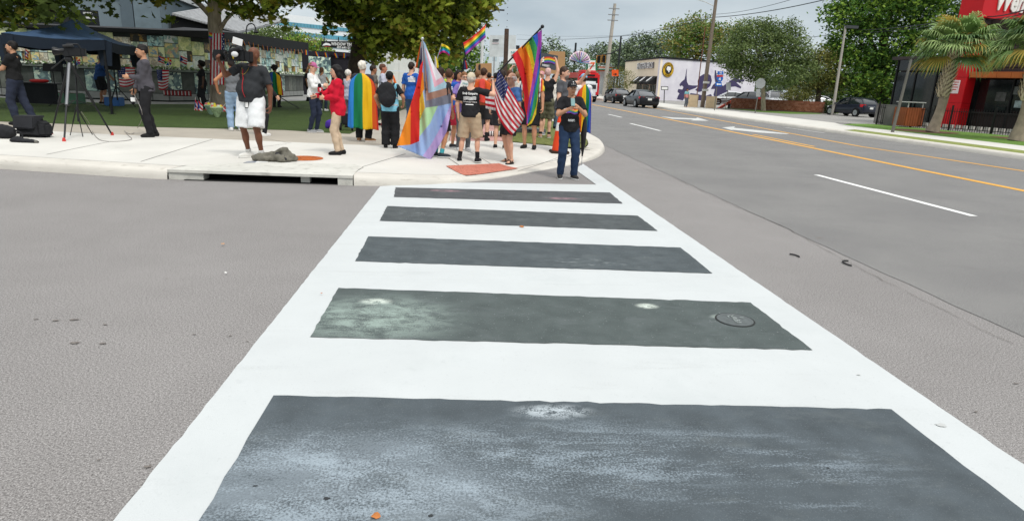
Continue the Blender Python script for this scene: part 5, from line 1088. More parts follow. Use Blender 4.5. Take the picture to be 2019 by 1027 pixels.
# sabal palms
PB = M('palm_trunk', '#8f8373', rough=.95, var=.25, scale=4., bump=.4); PH = M('palm_husk', '#c4b69e', rough=.9, var=.2, scale=4.); PFG = [M('frond_green', '#7d9a58', rough=.5, var=.2, trans=.3), M('frond_pale', '#a2b878', rough=.5, var=.2, trans=.3), M('frond_dark', '#557243', rough=.5, var=.2, trans=.25), M('frond_yellow', '#b09a4a', rough=.6, var=.2, trans=.3), M('frond_dry', '#8e6a41', rough=.8, var=.2)]
def palm(lb, bpx, tpx, d, seed, nf, R):
    r = random.Random(seed); b = G(*bpx, .15); tp = U(*tpx, b.y); t = tag(thing('sabal_palm', lb, 'palm tree', tuple(b), group='palms before the restaurant'))
    S = MB(); n = 9; pts = [b.lerp(tp, i/n)+Vector((.1*math.sin(i*.5), 0, 0)) for i in range(n+1)]; S.tube(pts, [.31, .23, .2, .19, .2, .21, .22, .22, .21, .18], 14); S.build('trunk', PB, t, True, 70)
    S = MB()
    for i in range(170):
        f = .42+.56*(i/170); c = b.lerp(tp, f); a = i*2.399; dr = Vector((math.cos(a), math.sin(a), 0)); tg = Vector((-dr.y, dr.x, 0)); p = c+dr*.18; e = c+dr*(.33+.04*r.random())+Vector((0, 0, .32))+tg*.1; m_ = c+dr*.27+Vector((0, 0, .13))
        w_ = .075; S.add([p-tg*w_, p+tg*w_, m_+tg*w_*.8, e+tg*.02, e-tg*.02, m_-tg*w_*.8, p-tg*w_-dr*.05, p+tg*w_-dr*.05], [(0, 1, 2, 5), (5, 2, 3, 4)], 0)
    S.build('husks', PH, t, True, kind='stuff')
    for i in range(nf):
        a = i*2.399+r.uniform(-.2, .2); el = math.radians(r.uniform(70, 20) if i > nf*.55 else r.uniform(25, -28)); mi = 2 if r.random() < .25 else (1 if r.random() < .4 else 0)
        if el < -.15 and r.random() < .4: mi = r.choice((3, 3, 4))
        elif r.random() < .05: mi = 3
        d_ = Vector((math.cos(a)*math.cos(el), math.sin(a)*math.cos(el), math.sin(el))); sd_ = Vector((-math.sin(a), math.cos(a), 0)); up = sd_.cross(d_) if True else None
        if up.z < 0: up = -up
        S = MB(); pl = R*.55*r.uniform(.8, 1.1); o = tp+Vector((0, 0, .1)); q = o+d_*pl*.6+up*.1; q2 = o+d_*pl-Vector((0, 0, .06)); S.tube([o, q, q2], [.025, .018, .012], 4)
        for k in range(22):
            f = (k/21-.5)*2; an = f*1.45; ld = (d_*math.cos(an)+sd_*math.sin(an)).normalized(); ln_ = R*.62*(1-.35*abs(f))*r.uniform(.85, 1.1); st_ = q2-d_*.12*(1-abs(f))
            p1 = st_+ld*ln_*.45+up*.03; p2 = st_+ld*ln_*.78-Vector((0, 0, ln_*.12)); p3 = st_+ld*ln_*.98-Vector((0, 0, ln_*r.uniform(.3, .5)))
            wv = ld.cross(up).normalized(); w0 = .038
            S.add([st_-wv*.008, st_+wv*.008, p1+wv*w0, p1-wv*w0, p2+wv*w0*.7, p2-wv*w0*.7, p3], [(0, 1, 2, 3), (3, 2, 4, 5), (5, 4, 6)])
        S.build('frond', PFG[mi], t, True)
palm('sabal palm with a leaning husky trunk left of the red pillar', (1838, 261), (1886, 98), 0, 5, 72, 1.85)
palm('sabal palm cut by the right edge in front of the dark windows', (2003, 278), (2052, 92), 0, 6, 72, 1.85)
# ------------------------------------------------------------------ people: one continuous skin from a distance field
def surf_nets(D, org, h):
    I = D < 0; nx, ny, nz = D.shape
    c = sum(I[i:nx-1+i, j:ny-1+j, k:nz-1+k].astype(np.int8) for i in (0, 1) for j in (0, 1) for k in (0, 1))
    act = np.argwhere((c > 0) & (c < 8))
    if not len(act): return np.zeros((0, 3)), np.zeros((0, 4), int)
    ix = -np.ones(c.shape, np.int64); ix[tuple(act.T)] = np.arange(len(act))
    P = np.zeros((len(act), 3)); W = np.zeros(len(act))
    cor = [(i, j, k) for i in (0, 1) for j in (0, 1) for k in (0, 1)]
    val = {q: D[act[:, 0]+q[0], act[:, 1]+q[1], act[:, 2]+q[2]] for q in cor}
    for a in cor:
        for ax in range(3):
            if a[ax]: continue
            b = list(a); b[ax] = 1; b = tuple(b); va, vb = val[a], val[b]; m = (va < 0) != (vb < 0)
            t = np.where(m, va/np.where(m, va-vb, 1), 0); p = np.tile(np.array(a, float), (len(act), 1)); p[:, ax] = t
            P[m] += p[m]; W[m] += 1
    P = (act+P/W[:, None])*h+org; Q = []
    for ax in range(3):
        o1, o2 = [(1, 2), (2, 0), (0, 1)][ax]; sl = [slice(None)]*3; s0 = sl.copy(); s1 = sl.copy(); s0[ax] = slice(0, -1); s1[ax] = slice(1, None)
        A, B = I[tuple(s0)], I[tuple(s1)]; e = np.argwhere(A != B); ok = (e[:, o1] > 0) & (e[:, o2] > 0) & (e[:, o1] < D.shape[o1]-1) & (e[:, o2] < D.shape[o2]-1); e = e[ok]
        if not len(e): continue
        f = A[tuple(e.T)]; q = []
        for d1, d2 in ((-1, -1), (0, -1), (0, 0), (-1, 0)):
            g = e.copy(); g[:, o1] += d1; g[:, o2] += d2; q.append(ix[tuple(g.T)])
        q = np.stack(q, 1); q[~f] = q[~f][:, ::-1]; Q.append(q)
    Q = np.concatenate(Q); return P, Q[(Q >= 0).all(1)]
A3 = lambda v: np.array(v, float)
def cone(a, b, ra, rb, k=.03, fa=False, fb=False, op='+'): return ('c', A3(a), A3(b), ra, rb, k, fa, fb, op)
def ell(c, r, k=.03, R=None, op='+'): return ('e', A3(c), A3(r), None if R is None else A3(R), k, op)
def field(prims, h, cuts=(), noise=0., seed=0, pad=.02):
    lo = np.full(3, 9.); hi = -lo
    for p in prims:
        if p[-1] == '-': continue
        if p[0] == 'c': r = max(p[3], p[4]); l, u = np.minimum(p[1], p[2])-r, np.maximum(p[1], p[2])+r
        else: r = p[2].max() if p[3] is not None else p[2]; l, u = p[1]-r, p[1]+r
        lo = np.minimum(lo, l); hi = np.maximum(hi, u)
    lo -= pad+2*h; hi += pad+2*h; n = np.ceil((hi-lo)/h).astype(int)+1; ax = [lo[i]+np.arange(n[i])*h for i in range(3)]; D = np.full(n, 1.)
    for p in prims:
        if p[0] == 'c': r = max(p[3], p[4]); l, u = np.minimum(p[1], p[2])-r, np.maximum(p[1], p[2])+r; k = p[5]
        else: r = p[2].max() if p[3] is not None else p[2]; l, u = p[1]-r, p[1]+r; k = p[4]
        m = k+2.5*h; i0 = np.maximum(0, np.floor((l-m-lo)/h).astype(int)); i1 = np.minimum(n, np.ceil((u+m-lo)/h).astype(int)+1)
        if (i1 <= i0).any(): continue
        s = tuple(slice(a, b) for a, b in zip(i0, i1)); X = ax[0][s[0]][:, None, None]; Y = ax[1][s[1]][None, :, None]; Z = ax[2][s[2]][None, None, :]
        if p[0] == 'c':
            a, b = p[1], p[2]; ab = b-a; L2 = max(1e-9, ab @ ab); qx, qy, qz = X-a[0], Y-a[1], Z-a[2]; tt = (qx*ab[0]+qy*ab[1]+qz*ab[2])/L2; t = np.clip(tt, 0, 1)
            d = np.sqrt((qx-t*ab[0])**2+(qy-t*ab[1])**2+(qz-t*ab[2])**2)-(p[3]+(p[4]-p[3])*t); ln = math.sqrt(L2)
            if p[6]: d = np.maximum(d, -tt*ln)
            if p[7]: d = np.maximum(d, (tt-1)*ln)
        else:
            q = [X-p[1][0], Y-p[1][1], Z-p[1][2]]
            if p[3] is not None: R = p[3]; q = [R[0, i]*q[0]+R[1, i]*q[1]+R[2, i]*q[2] for i in range(3)]
            k0 = np.sqrt(sum((q[i]/p[2][i])**2 for i in range(3))); k1 = np.sqrt(sum((q[i]/p[2][i]**2)**2 for i in range(3)))+1e-9; d = k0*(k0-1)/k1
        o = D[s]
        if p[-1] == '-': D[s] = np.maximum(o, -d); continue
        hh = np.clip(.5+.5*(o-d)/k, 0, 1); D[s] = o*(1-hh)+d*hh-k*hh*(1-hh)
    X = ax[0][:, None, None]; Y = ax[1][None, :, None]; Z = ax[2][None, None, :]
    if noise:
        f = seed*1.7
        D = D+noise*(np.sin(X*31+Z*17+f)*np.sin(Y*29-Z*11+f*2)+.7*np.sin(Z*47+X*13*np.sin(f)+Y*19+f*3)+.5*np.sin(X*61-Z*53+Y*23+f))
    for (pt, nr) in cuts: D = np.maximum(D, (X-pt[0])*nr[0]+(Y-pt[1])*nr[1]+(Z-pt[2])*nr[2])
    return surf_nets(D, lo, h)
def join(parts):
    V = []; F = []; n = 0
    for v, f in parts: V.append(v); F.append(f+n); n += len(v)
    return np.concatenate(V), np.concatenate(F)
def rotm(ax, a): return np.array(Matrix.Rotation(a, 3, ax))
def ik(S, T, l1, l2, hint):
    S, T, hint = A3(S), A3(T), A3(hint); v = T-S; d = np.linalg.norm(v); u = v/d; d = min(d, (l1+l2)*.995); T = S+u*d
    a = (l1*l1-l2*l2+d*d)/(2*d); hh = math.sqrt(max(0, l1*l1-a*a)); p = hint-u*(hint @ u); p /= np.linalg.norm(p)+1e-9
    return S+u*a+p*hh, T
def unit(v): v = A3(v); return v/(np.linalg.norm(v)+1e-9)
CLOTH = lambda c: M('cloth_'+c.strip('#'), tuple(.006+x for x in hx(c)), rough=.88, var=.14, scale=7., bump=.25, bs=45, spec=.15)
SKIN = lambda c: M('skin_'+c.strip('#'), c, rough=.5, var=.06, scale=6., spec=.3)
HAIRM = lambda c: M('hair_'+c.strip('#'), c, rough=.6, var=.35, scale=40., spec=.25, stretch=(1, 1, .2))
EYEW = M('eye_white', '#d8d5d0', rough=.3, var=.02); EYED = M('eye_dark', '#1d130d', rough=.2)
ZG = .15
class Person: pass
def person(label, foot, yaw, h, skin='#c49277', top=None, bottom=None, shoes='#202022', hair=None, lh=None, rh=None, lel=None, rel=None, lf=None, rf=None, lean=0, side=0, head=(0, 0), fat=0., female=False, face=True, z=None, curl=(.9, .9), res=.0178, extra=None, group=None, ldir=None, rdir=None, depth=None, wide=1., sock=None, cap=None, glasses=False, beard=None, vest=None):
    # local frame: the person faces -Y, the left hand is at +X; lengths for a height of 1.75
    if isinstance(foot, Vector): base = foot.copy()
    else:
        base = G(foot[0], foot[1], ZG if z is None else z)
        if depth: base = Vector((U(foot[0], foot[1], depth).x, depth, ZG if z is None else z))
        if z is None: base.z = zs(base.x, base.y) if base.y < 16 else .155
    root = tag(thing('person', label, 'person', tuple(base), R_(yaw), h/1.75), group=group)
    P = Person(); P.root = root; P.base = base; P.s = h/1.75; P.yaw = R_(yaw)
    Rt = rotm('X', R_(lean)) @ rotm('Y', R_(side)); pv = A3((0, 0, .95)); T = lambda p: pv+Rt @ (A3(p)-pv)
    sw = (.158 if female else .178)*wide; hw = (.168 if female else .155)*wide
    Sl, Sr = T((sw, .01, 1.415)), T((-sw, .01, 1.415))
    def dflt(s): return T((s*(.27*wide+fat*.4), -.04, .83))
    Wl = A3(lh) if lh is not None else dflt(1); Wr = A3(rh) if rh is not None else dflt(-1)
    El, Wl = ik(Sl, Wl, .285, .25, lel or (.5, .6, -.3)); Er, Wr = ik(Sr, Wr, .285, .25, rel or (-.5, .6, -.3))
    lf = lf or (.11, 0, 10); rf = rf or (-.11, 0, -10); legs = []
    for s, f in ((1, lf), (-1, rf)):
        H = A3((s*.088*wide, .0, .92)); A = A3((f[0], f[1], .085+(f[3] if len(f) > 3 else 0))); K, A = ik(H, A, .43, .425, (math.sin(R_(f[2]))*.6, -1, 0)); legs.append((H, K, A, f[2]))
    torso = [ell((0, .01, .95), (hw, .115+fat*.5, .14)), ell(T((0, -.01-fat*.6, 1.1)), (.142*wide+fat*.7, .1+fat, .17), R=Rt), ell(T((0, 0, 1.28)), (.158*wide+fat*.2, .11+fat*.4, .19), R=Rt), cone(T((-sw+.03, .015, 1.42)), T((sw-.03, .015, 1.42)), .058, .058)]
    if female: torso += [ell(T((s*.07, -.085, 1.27)), (.065, .06, .07), R=Rt) for s in (1, -1)]
    nb, nt = T((0, .02, 1.44)), T((0, .005, 1.55)); hc = T((0, -.012, 1.632)); Rh = Rt @ rotm('Z', R_(head[0])) @ rotm('X', R_(head[1]))
    Hd = lambda p: hc+Rh @ A3(p)
    P.Hd = Hd; P.T = T; P.Wl, P.Wr, P.El, P.Er = Wl, Wr, El, Er
    def arm(S, E, W, i=0.): return [cone(S, E, .052+i, .042+i, .025), cone(E, W, .043+i, .029+i, .02)]
    body = torso+[cone(nb, nt, .058, .054)]
    for S_, E_, W_ in ((Sl, El, Wl), (Sr, Er, Wr)): body += arm(S_, E_, W_)
    for H, K, A, fy in legs:
        body += [cone(H, K, .088*wide, .056, .04), cone(K, A, .054, .034, .02), ell(K*.62+A*.38+A3((0, .014, 0)), (.05, .052, .1), .03)]
        d = A3((math.sin(R_(fy)), -math.cos(R_(fy)), 0)); body += [cone(A+A3((0, 0, -.03))-d*.02, A+d*.13+A3((0, 0, -.06)), .036, .026, .02)]
    parts = [field(body, res)]
    hd = [cone(nb, Hd((0, .01, -.06)), .055, .054), ell(Hd((0, .014, .02)), (.074, .094, .098), .02, Rh), ell(Hd((0, -.03, -.04)), (.06, .062, .08), .03, Rh), cone(Hd((0, -.062, -.098)), Hd((0, -.05, -.09)), .022, .03, .02), cone(Hd((0, -.088, .012)), Hd((0, -.107, -.03)), .008, .015, .012), cone(Hd((-.035, -.082, .027)), Hd((.035, -.082, .027)), .012, .012, .012)]
    for s in (1, -1): hd += [ell(Hd((s*.076, .015, -.012)), (.011, .022, .033), .008, Rh), ell(Hd((s*.034, -.104, .006)), (.02, .016, .011), .01, Rh, op='-')]
    parts.append(field(hd, .009 if res < .02 else .012))
    for s, (E_, W_), cu, ov in ((1, (El, Wl), curl[0], ldir), (-1, (Er, Wr), curl[1], rdir)):
        d = unit(ov[0]) if ov else unit(W_-E_); nrm = A3(ov[1]) if ov else A3((-s, -.3, 0)); nrm = unit(nrm-d*(nrm @ d)); sd = np.cross(d, nrm); R = np.stack([sd, nrm, d], 1)
        if sd[1] > 0 or ov and len(ov) > 2: sd = sd
        ts = 1 if (sd @ A3((0, -1, .3))) > 0 else -1
        hp = [cone(W_-d*.03, W_+d*.02, .029, .027, .02), ell(W_+d*.055, (.042, .02, .055), .02, R)]
        for i, (o_, ln) in enumerate(((.03, .066), (.011, .076), (-.009, .07), (-.028, .056))):
            b_ = W_+d*.095+sd*o_*ts; a1, a2 = cu*.8, cu*2.0; d1 = d*math.cos(a1)+nrm*math.sin(a1); d2 = d*math.cos(a2)+nrm*math.sin(a2); m_ = b_+d1*ln*.52; hp += [cone(b_-d*.015, m_, .0105, .0095, .006), cone(m_, m_+d2*ln*.5, .0095, .008, .006)]
        tb = W_+d*.035+sd*.034*ts; td = unit(d*.75+sd*ts*.6+nrm*(.3+.5*cu)); hp += [cone(tb-d*.01, tb+td*.04, .013, .011, .012), cone(tb+td*.04, tb+td*.04+unit(td+nrm*cu*.7)*.03, .011, .009, .006)]
        parts.append(field(hp, .0075)); 
        if s == 1: P.hl = W_+d*.085+nrm*.025; P.hl_d = d
        else: P.hr = W_+d*.085+nrm*.025; P.hr_d = d
    V, F = join(parts); skm = SKIN(skin); P.body = mesh_np('body', V, F, skm, None, root, False, 180)
    seed = sum(map(ord, label)) % 97
    # --- clothes
    if bottom:
        kind, col = bottom[0], bottom[1]; lo_ = bottom[2] if len(bottom) > 2 else .02; pr = [ell((0, .01, .95), (hw+.016, .131+fat*.5, .15))]
        for H, K, A, fy in legs:
            if kind == 'pants': pr += [cone(H, K, .09*wide+lo_*.9, .058+lo_, .03), cone(K, A+A3((0, 0, -.015)), .058+lo_, .043+lo_*1.1, .03, fb=True), ell(K*.62+A*.38+A3((0, .014, 0)), (.052+lo_, .055+lo_, .1), .03)]
            else: E2 = H+(K-H)*(bottom[3] if len(bottom) > 3 else .93); pr += [cone(H, E2, .092*wide+lo_, .075+lo_*1.4, .03, fb=True)]
        v, f = field(pr, res, cuts=[((0, 0, 1.0), (0, 0, 1))], noise=.0035, seed=seed); P.bottom = mesh_np('trousers' if kind == 'pants' else 'shorts', v, f, CLOTH(col) if isinstance(col, str) else col, None, root, False, 60)
    if top:
        kind, col = top[0], top[1]; hem = top[2] if len(top) > 2 else .87; inf = .03 if kind == 'jacket' else .019; pr = []
        for p in torso:
            if p[0] == 'e': pr.append(ell(p[1], p[2]+inf, p[4], p[3]))
            else: pr.append(cone(p[1], p[2], p[3]+inf*.6, p[4]+inf*.6, .03))
        pr.append(cone((0, .005, 1.0), (0, .005, hem-.06), hw-.01+inf, hw-.005+inf+(.02 if female else .0), .05)) if False else None
        pr = [q for q in pr if q]
        pr.append(ell((0, .006, .92), (hw+inf+.008, .13+fat*.6+inf*.5, .3), .05))
        for S_, E_, W_ in ((Sl, El, Wl), (Sr, Er, Wr)):
            if kind == 'tank': pr.append(cone(S_, S_+(E_-S_)*.12, .06, .06, .02, fb=True))
            elif kind in ('tee', 'polo'): pr.append(cone(S_, S_+(E_-S_)*.72, .066, .066+(fat*.1), .025, fb=True))
            else: pr += [cone(S_, E_, .056+inf*.6, .05+inf*.5, .025), cone(E_, E_+(W_-E_)*.97, .05+inf*.5, .037+inf*.4, .02, fb=True)]
        cuts = [((0, 0, hem), (0, 0, -1)), (T((0, .0, 1.498)), Rt @ A3((0, -.2, .98)))]; pr.append(cone(T((0, .03, 1.46)), T((0, -.06, 1.6)), .072, .1, op='-'))
        if kind == 'jacket': pr.append(cone(T((0, .03, 1.43)), T((0, .02, 1.5)), .085, .08, .02)); cuts[1] = (T((0, 0, 1.53)), Rt @ A3((0, -.3, .95))); pr.append(pr.pop(-2))
        v, f = field(pr, res, cuts=cuts, noise=.006, seed=seed+5); P.top = mesh_np({'tee': 't_shirt', 'polo': 'polo_shirt', 'tank': 'tank_top', 'jacket': 'jacket'}.get(kind, 'shirt'), v, f, CLOTH(col) if isinstance(col, str) else col, None, root, False, 60)
        if kind == 'polo':
            v, f = field([cone(T((0, .02, 1.44)), T((0, .01, 1.5)), .074, .07)], .01, cuts=[(T((0, 0, 1.49)), Rt @ A3((0, -.5, .86))), (T((0, 0, 1.445)), (0, 0, -1))]); mesh_np('collar', v, f, CLOTH(col), None, root, False, 60)
    if vest:
        pr = [ell(p[1], p[2]+.034, p[4], p[3]) if p[0] == 'e' else cone(p[1], p[2], p[3]+.024, p[4]+.024) for p in torso]+[ell((0, .006, .92), (hw+.05, .165, .3), .05)]; ng = cone(T((0, .0, 1.46)), T((0, -.06, 1.7)), .085, .12, op='-')
        arms_ = [cone(S_, S_+(E_-S_)*1.2, .07, .08, op='-') for S_, E_ in ((Sl, El), (Sr, Er))]
        v, f = field(pr+[ng]+arms_, res, cuts=[((0, 0, .86), (0, 0, -1)), ((0, 0, 1.5), (0, 0, 1))], noise=.004, seed=seed); P.vest = mesh_np('vest', v, f, CLOTH(vest), None, root, False, 60)
        pr2 = [ell(p[1], p[2]+.038, p[4], p[3]) if p[0] == 'e' else cone(p[1], p[2], p[3]+.028, p[4]+.028) for p in torso]+[ell((0, .006, .92), (hw+.054, .169, .3), .05)]
        for z0 in (.98, 1.14):
            v, f = field(pr2+arms_, res, cuts=[((0, 0, z0), (0, 0, -1)), ((0, 0, z0+.055), (0, 0, 1))]); mesh_np('reflective_band', v, f, M('reflective', '#b9c1c4', rough=.35), None, P.vest, False, 60)
    if shoes:
        for H, K, A, fy in legs:
            d = A3((math.sin(R_(fy)), -math.cos(R_(fy)), 0)); R = np.stack([np.cross(d, (0, 0, 1)), d, (0, 0, 1.)], 1); gz = A[2]-.085
            v, f = field([ell(A+d*.055+A3((0, 0, -.055)), (.048, .135, .05), .02, R), ell(A-d*.02+A3((0, 0, -.03)), (.045, .055, .06), .03, R)], .011, cuts=[((0, 0, gz+.001), (0, 0, -1)), ((0, 0, gz+.095), (0, 0, 1))])
            so = mesh_np('shoe', v, f, CLOTH(shoes), None, root, False, 180)
            if shoes not in ('#202022', '#1a1a1b', '#2a2320'):
                v, f = field([ell(A+d*.055+A3((0, 0, -.065)), (.052, .14, .05), .02, R), ell(A-d*.02+A3((0, 0, -.04)), (.049, .058, .06), .03, R)], .011, cuts=[((0, 0, gz+.0), (0, 0, -1)), ((0, 0, gz+.022), (0, 0, 1))]); mesh_np('sole', v, f, CLOTH('#e3e3e0'), None, so, False, 60)
    if sock:
        for H, K, A, fy in legs:
            v, f = field([cone(A, A+(K-A)*sock[1], .042, .047, fa=True, fb=True)], .01); mesh_np('sock', v, f, CLOTH(sock[0]), None, root, False, 60)
    # --- head
    if hair:
        kind, hcol = hair[0], hair[1]; n_ = Rh @ unit((0, -.62, -.78)); pr = [ell(Hd((0, .018, .024)), (.083, .103, .107), .02, Rh)]; cuts = [(Hd((0, -.082, .062)), n_)]; nz_ = .004
        if kind == 'fringe': pr = [ell(Hd((0, .02, .01)), (.084, .1, .09), .02, Rh)]; cuts = [(Hd((0, -.03, .01)), Rh @ unit((0, -.9, -.45))), (Hd((0, 0, .05)), Rh @ A3((0, 0, 1.)))]
        if kind == 'full': pr += [ell(Hd((0, .03, .05)), (.085, .1, .09), .02, Rh)]
        if kind == 'long': pr += [cone(Hd((s*.055, .04, 0)), T((s*.08, .06, 1.36)), .055, .045, .04) for s in (1, -1)]+[cone(Hd((0, .06, 0)), T((0, .09, 1.33)), .07, .05, .04)]; cuts = [(Hd((0, -.075, .07)), Rh @ unit((0, -.93, -.37)))]
        if kind == 'tail': pr += [cone(Hd((0, .1, .04)), Hd((0, .13, -.14)), .04, .02, .02)]
        if kind == 'afro': pr = [ell(Hd((0, .03, .05)), (.14, .14, .13), .02, Rh)]; cuts = [(Hd((0, -.06, .05)), Rh @ unit((0, -.85, -.5)))]; nz_ = .012
        v, f = field(pr, .0095, cuts=cuts, noise=nz_, seed=seed); mesh_np('hair', v, f, HAIRM(hcol), None, root, False, 180)
    if beard:
        v, f = field([ell(Hd((0, -.032, -.058)), (.063, .066, .078), .02, Rh)], .009, cuts=[(Hd((0, -.07, -.055)), Rh @ unit((0, .55, .83))), ], noise=.002, seed=seed); mesh_np('beard', v, f, HAIRM(beard), None, root, False, 180)
    if cap:
        ccol, cyaw = cap[0], cap[1]; Rc = Rh @ rotm('Z', R_(cyaw)); Cc = lambda p: hc+Rc @ A3(p)
        v, f = field([ell(Cc((0, .012, .03)), (.088, .108, .11), .02, Rc)], .01, cuts=[(Cc((0, 0, .042)), Rc @ A3((0, -.12, -.99)))]); co = mesh_np('cap', v, f, CLOTH(ccol), None, root, False, 180)
        S = MB(); V = []; n = 12
        for zz in (0, .006):
            for i in range(n+1):
                a = PI*i/n; x = .082*math.cos(a); y = math.sin(a); V.append(Cc((x, -.045-.05*y, .05+zz-.008*math.cos(a)**2)))
            for i in range(n+1):
                a = PI*i/n; x = .08*math.cos(a); y = math.sin(a); V.append(Cc((x, -.05-.125*y, .05+zz-.02*math.cos(a)**2+.004*y)))
        m_ = n+1; F = []
        for i in range(n): F += [(i, i+1, m_+i+1, m_+i), (2*m_+i, 3*m_+i, 3*m_+i+1, 2*m_+i+1), (m_+i, m_+i+1, 3*m_+i+1, 3*m_+i)]
        mesh_np('brim', V, F, CLOTH(cap[2] if len(cap) > 2 else ccol), None, co, False, 60)
    if face:
        for s in (1, -1):
            S = MB(); c = Hd((s*.033, -.088, .006)); S.ball(tuple(c), (.013, .009, .0085), 8, 6); c2 = Hd((s*.033, -.096, .006)); S.ball(tuple(c2), (.006, .004, .006), 8, 6, mi=1); S.build('eye', [EYEW, EYED], root, smooth=180)
            S = MB(); S.tube([tuple(Hd((s*.016, -.098, .024))), tuple(Hd((s*.034, -.097, .03))), tuple(Hd((s*.052, -.086, .024)))], [.004, .005, .003], 5); S.build('eyebrow', HAIRM(hair[1] if hair else '#2a1d15'), root)
        S = MB(); S.tube([tuple(Hd((-.024, -.088, -.062))), tuple(Hd((0, -.097, -.06))), tuple(Hd((.024, -.088, -.062)))], [.003, .0065, .003], 6); S.build('mouth', M('lip_'+skin.strip('#'), tuple(x*y for x, y in zip(hx(skin), (.8, .55, .55))), rough=.5), root)
    if glasses:
        S = MB()
        for s in (1, -1): S.tube([tuple(Hd((s*.034+.024*math.cos(a), -.112, .006+.018*math.sin(a)))) for a in [i*PI/6 for i in range(13)]], .003, 4); S.tube([tuple(Hd((s*.058, -.112, .012))), tuple(Hd((s*.08, .0, .01)))], .003, 4)
        S.tube([tuple(Hd((-.011, -.113, .008))), tuple(Hd((.011, -.113, .008)))], .003, 4); S.build('glasses', M('glasses_frame', '#19191b', rough=.3), root)
    return P
def on_surface(o, axis=-1):
    me = o.data; bv = BVHTree.FromPolygons([v.co for v in me.vertices], [tuple(p.vertices) for p in me.polygons])
    def fn(x, z, d=.005):
        hit = bv.ray_cast(Vector((x, axis*1.5, z)), Vector((0, -axis, 0)))
        return Vector((x, (hit[0].y if hit[0] else 0)+axis*d, z))
    return fn
def shirt_text(P, s, x, z, size, w, mat, back=False, bold=.02):
    f = on_surface(P.top, 1 if back else -1); sg = -1 if back else 1
    return text('print', s, size, lambda a, b, c: f(x+sg*a, z+b), mat, P.top, False, w, bold)
def W2(P, p): return MW[P.root.name] @ Vector(p)     # person-local point -> world
def cape(P, cols, z0=.75, spread=100, name='flag_cape', ztop=1.5, flip=False, rx=.24, asym=0.):
    n = len(cols); mats = cols; polys = [(k, [(-1+2*k/n, 0), (-1+2*(k+1)/n, 0), (-1+2*(k+1)/n, 1), (-1+2*k/n, 1)]) for k in range(n)]
    def fn(u, v):
        a = R_(spread)*u+asym; t = v; r1 = rx*(.9+.14*t)+.014*math.sin(u*9+t*2)*t; r2 = (.155+.07*t)+(.034*math.sin(u*15+t*3)+.018*math.sin(u*31-t*4))*min(1, t*2)
        z = ztop-.12*abs(u)**1.6*(1-t)-(ztop-z0)*t+.03*u*t; k = .42+.58*(1-math.exp(-t*15))
        return P.T((r1*k*math.sin(a), .02+r2*(.55+.45*k)*math.cos(a), 1.))[0], P.T((0, .02+r2*(.55+.45*k)*math.cos(a), 1.0))[1], z+.012*math.sin(u*11)*t
    o = sheet(name, polys, fn, .055, mats, P.root, thick=.006, smooth=180, world=False); return o
# ------------------------------------------------------------------ the people
def stripes(name, cols, axis=0, scale=8., off=0.):
    if name in _M: return _M[name]
    m = bpy.data.materials.new(name); m.use_nodes = True; t = m.node_tree; b = t.nodes['Principled BSDF']; b.inputs['Roughness'].default_value = .85
    sp = N(t, 'ShaderNodeSeparateXYZ'); L(t, N(t, 'ShaderNodeTexCoord').outputs['Object'], sp.inputs[0]); ma = N(t, 'ShaderNodeMath', operation='MULTIPLY_ADD'); L(t, sp.outputs[axis], ma.inputs[0]); ma.inputs[1].default_value = scale; ma.inputs[2].default_value = off
    fr_ = N(t, 'ShaderNodeMath', operation='FRACT'); L(t, ma.outputs[0], fr_.inputs[0]); r = N(t, 'ShaderNodeValToRGB'); r.color_ramp.interpolation = 'CONSTANT'; L(t, fr_.outputs[0], r.inputs[0]); e = r.color_ramp.elements; k = len(cols)
    for i, c in enumerate(cols): el = e[i] if i < 2 else e.new(i/k); el.position = i/k; el.color = (*hx(c), 1)
    L(t, r.outputs[0], b.inputs['Base Color']); _M[name] = m; return m
def print_bars(P, x0, rows, h=.02):
    g_ = on_surface(P.top, 1)
    for w_, z in rows: sheet('print_line', [(0, [(x0-w_/2, z), (x0+w_/2, z), (x0+w_/2, z+h), (x0-w_/2, z+h)])], lambda x, z_: g_(x, z_, .006), .03, [WT], P.top, world=False)
CAMO = M('camo', '#3f4132', rough=.9, var=.3, scale=9., col2='#77755f'); PRIDE = ('#c9302f', '#e08a2c', '#e6cc3a', '#3c8f4e', '#3a63b5', '#7c3f95', '#2a2a30', '#d8d8d8')
TAN = '#c28f70'; PALE = '#d0a288'; BROWN = '#7a4a33'; OLIVE = '#a9785a'
reporter = person('reporter in black polo and navy trousers holding a network microphone', (43, 247), -82, 1.9, '#bb8c6e', ('polo', '#171718', .95), ('pants', '#262c3c', .022), '#1a1a1b', ('short', '#15110f'), lh=(.06, -.34, 1.12), rh=(-.12, -.36, 1.16), lel=(.5, .7, -.6), lf=(.07, -.04, -8), rf=(-.13, .22, -14), lean=-5, beard='#7a5a46')
grey_man = person('bearded man in a long sleeved grey shirt and black trousers', (299, 270), -58, 1.9, '#bb8c6e', ('long', '#4c4a50', .88), ('pants', '#1d1d20', .02), '#1a1a1b', ('short', '#14100e'), lh=(0, -.27, 1.14), rh=(-.24, -.18, .86), lel=(.4, .9, -1.2), lf=(.1, -.02, 8), rf=(-.1, .08, -20), head=(4, 4), beard='#7a5844')
cameraman = person('bald cameraman in charcoal tee and white shorts with a camera on his shoulder', (503, 312), -18, 1.85, '#6b4431', ('tee', '#2f3134', .9), ('shorts', '#dfe1e2', .035, 1.0), '#d9d8d2', None, side=8, lh=(.33, .02, .86), rh=(-.3, -.3, 1.5), rel=(-.7, -.1, -1), lf=(.15, -.02, 12), rf=(-.15, .06, -22), head=(-25, 0), fat=.055, wide=1.12, beard='#15100d', sock=('#c9c9c6', .14))
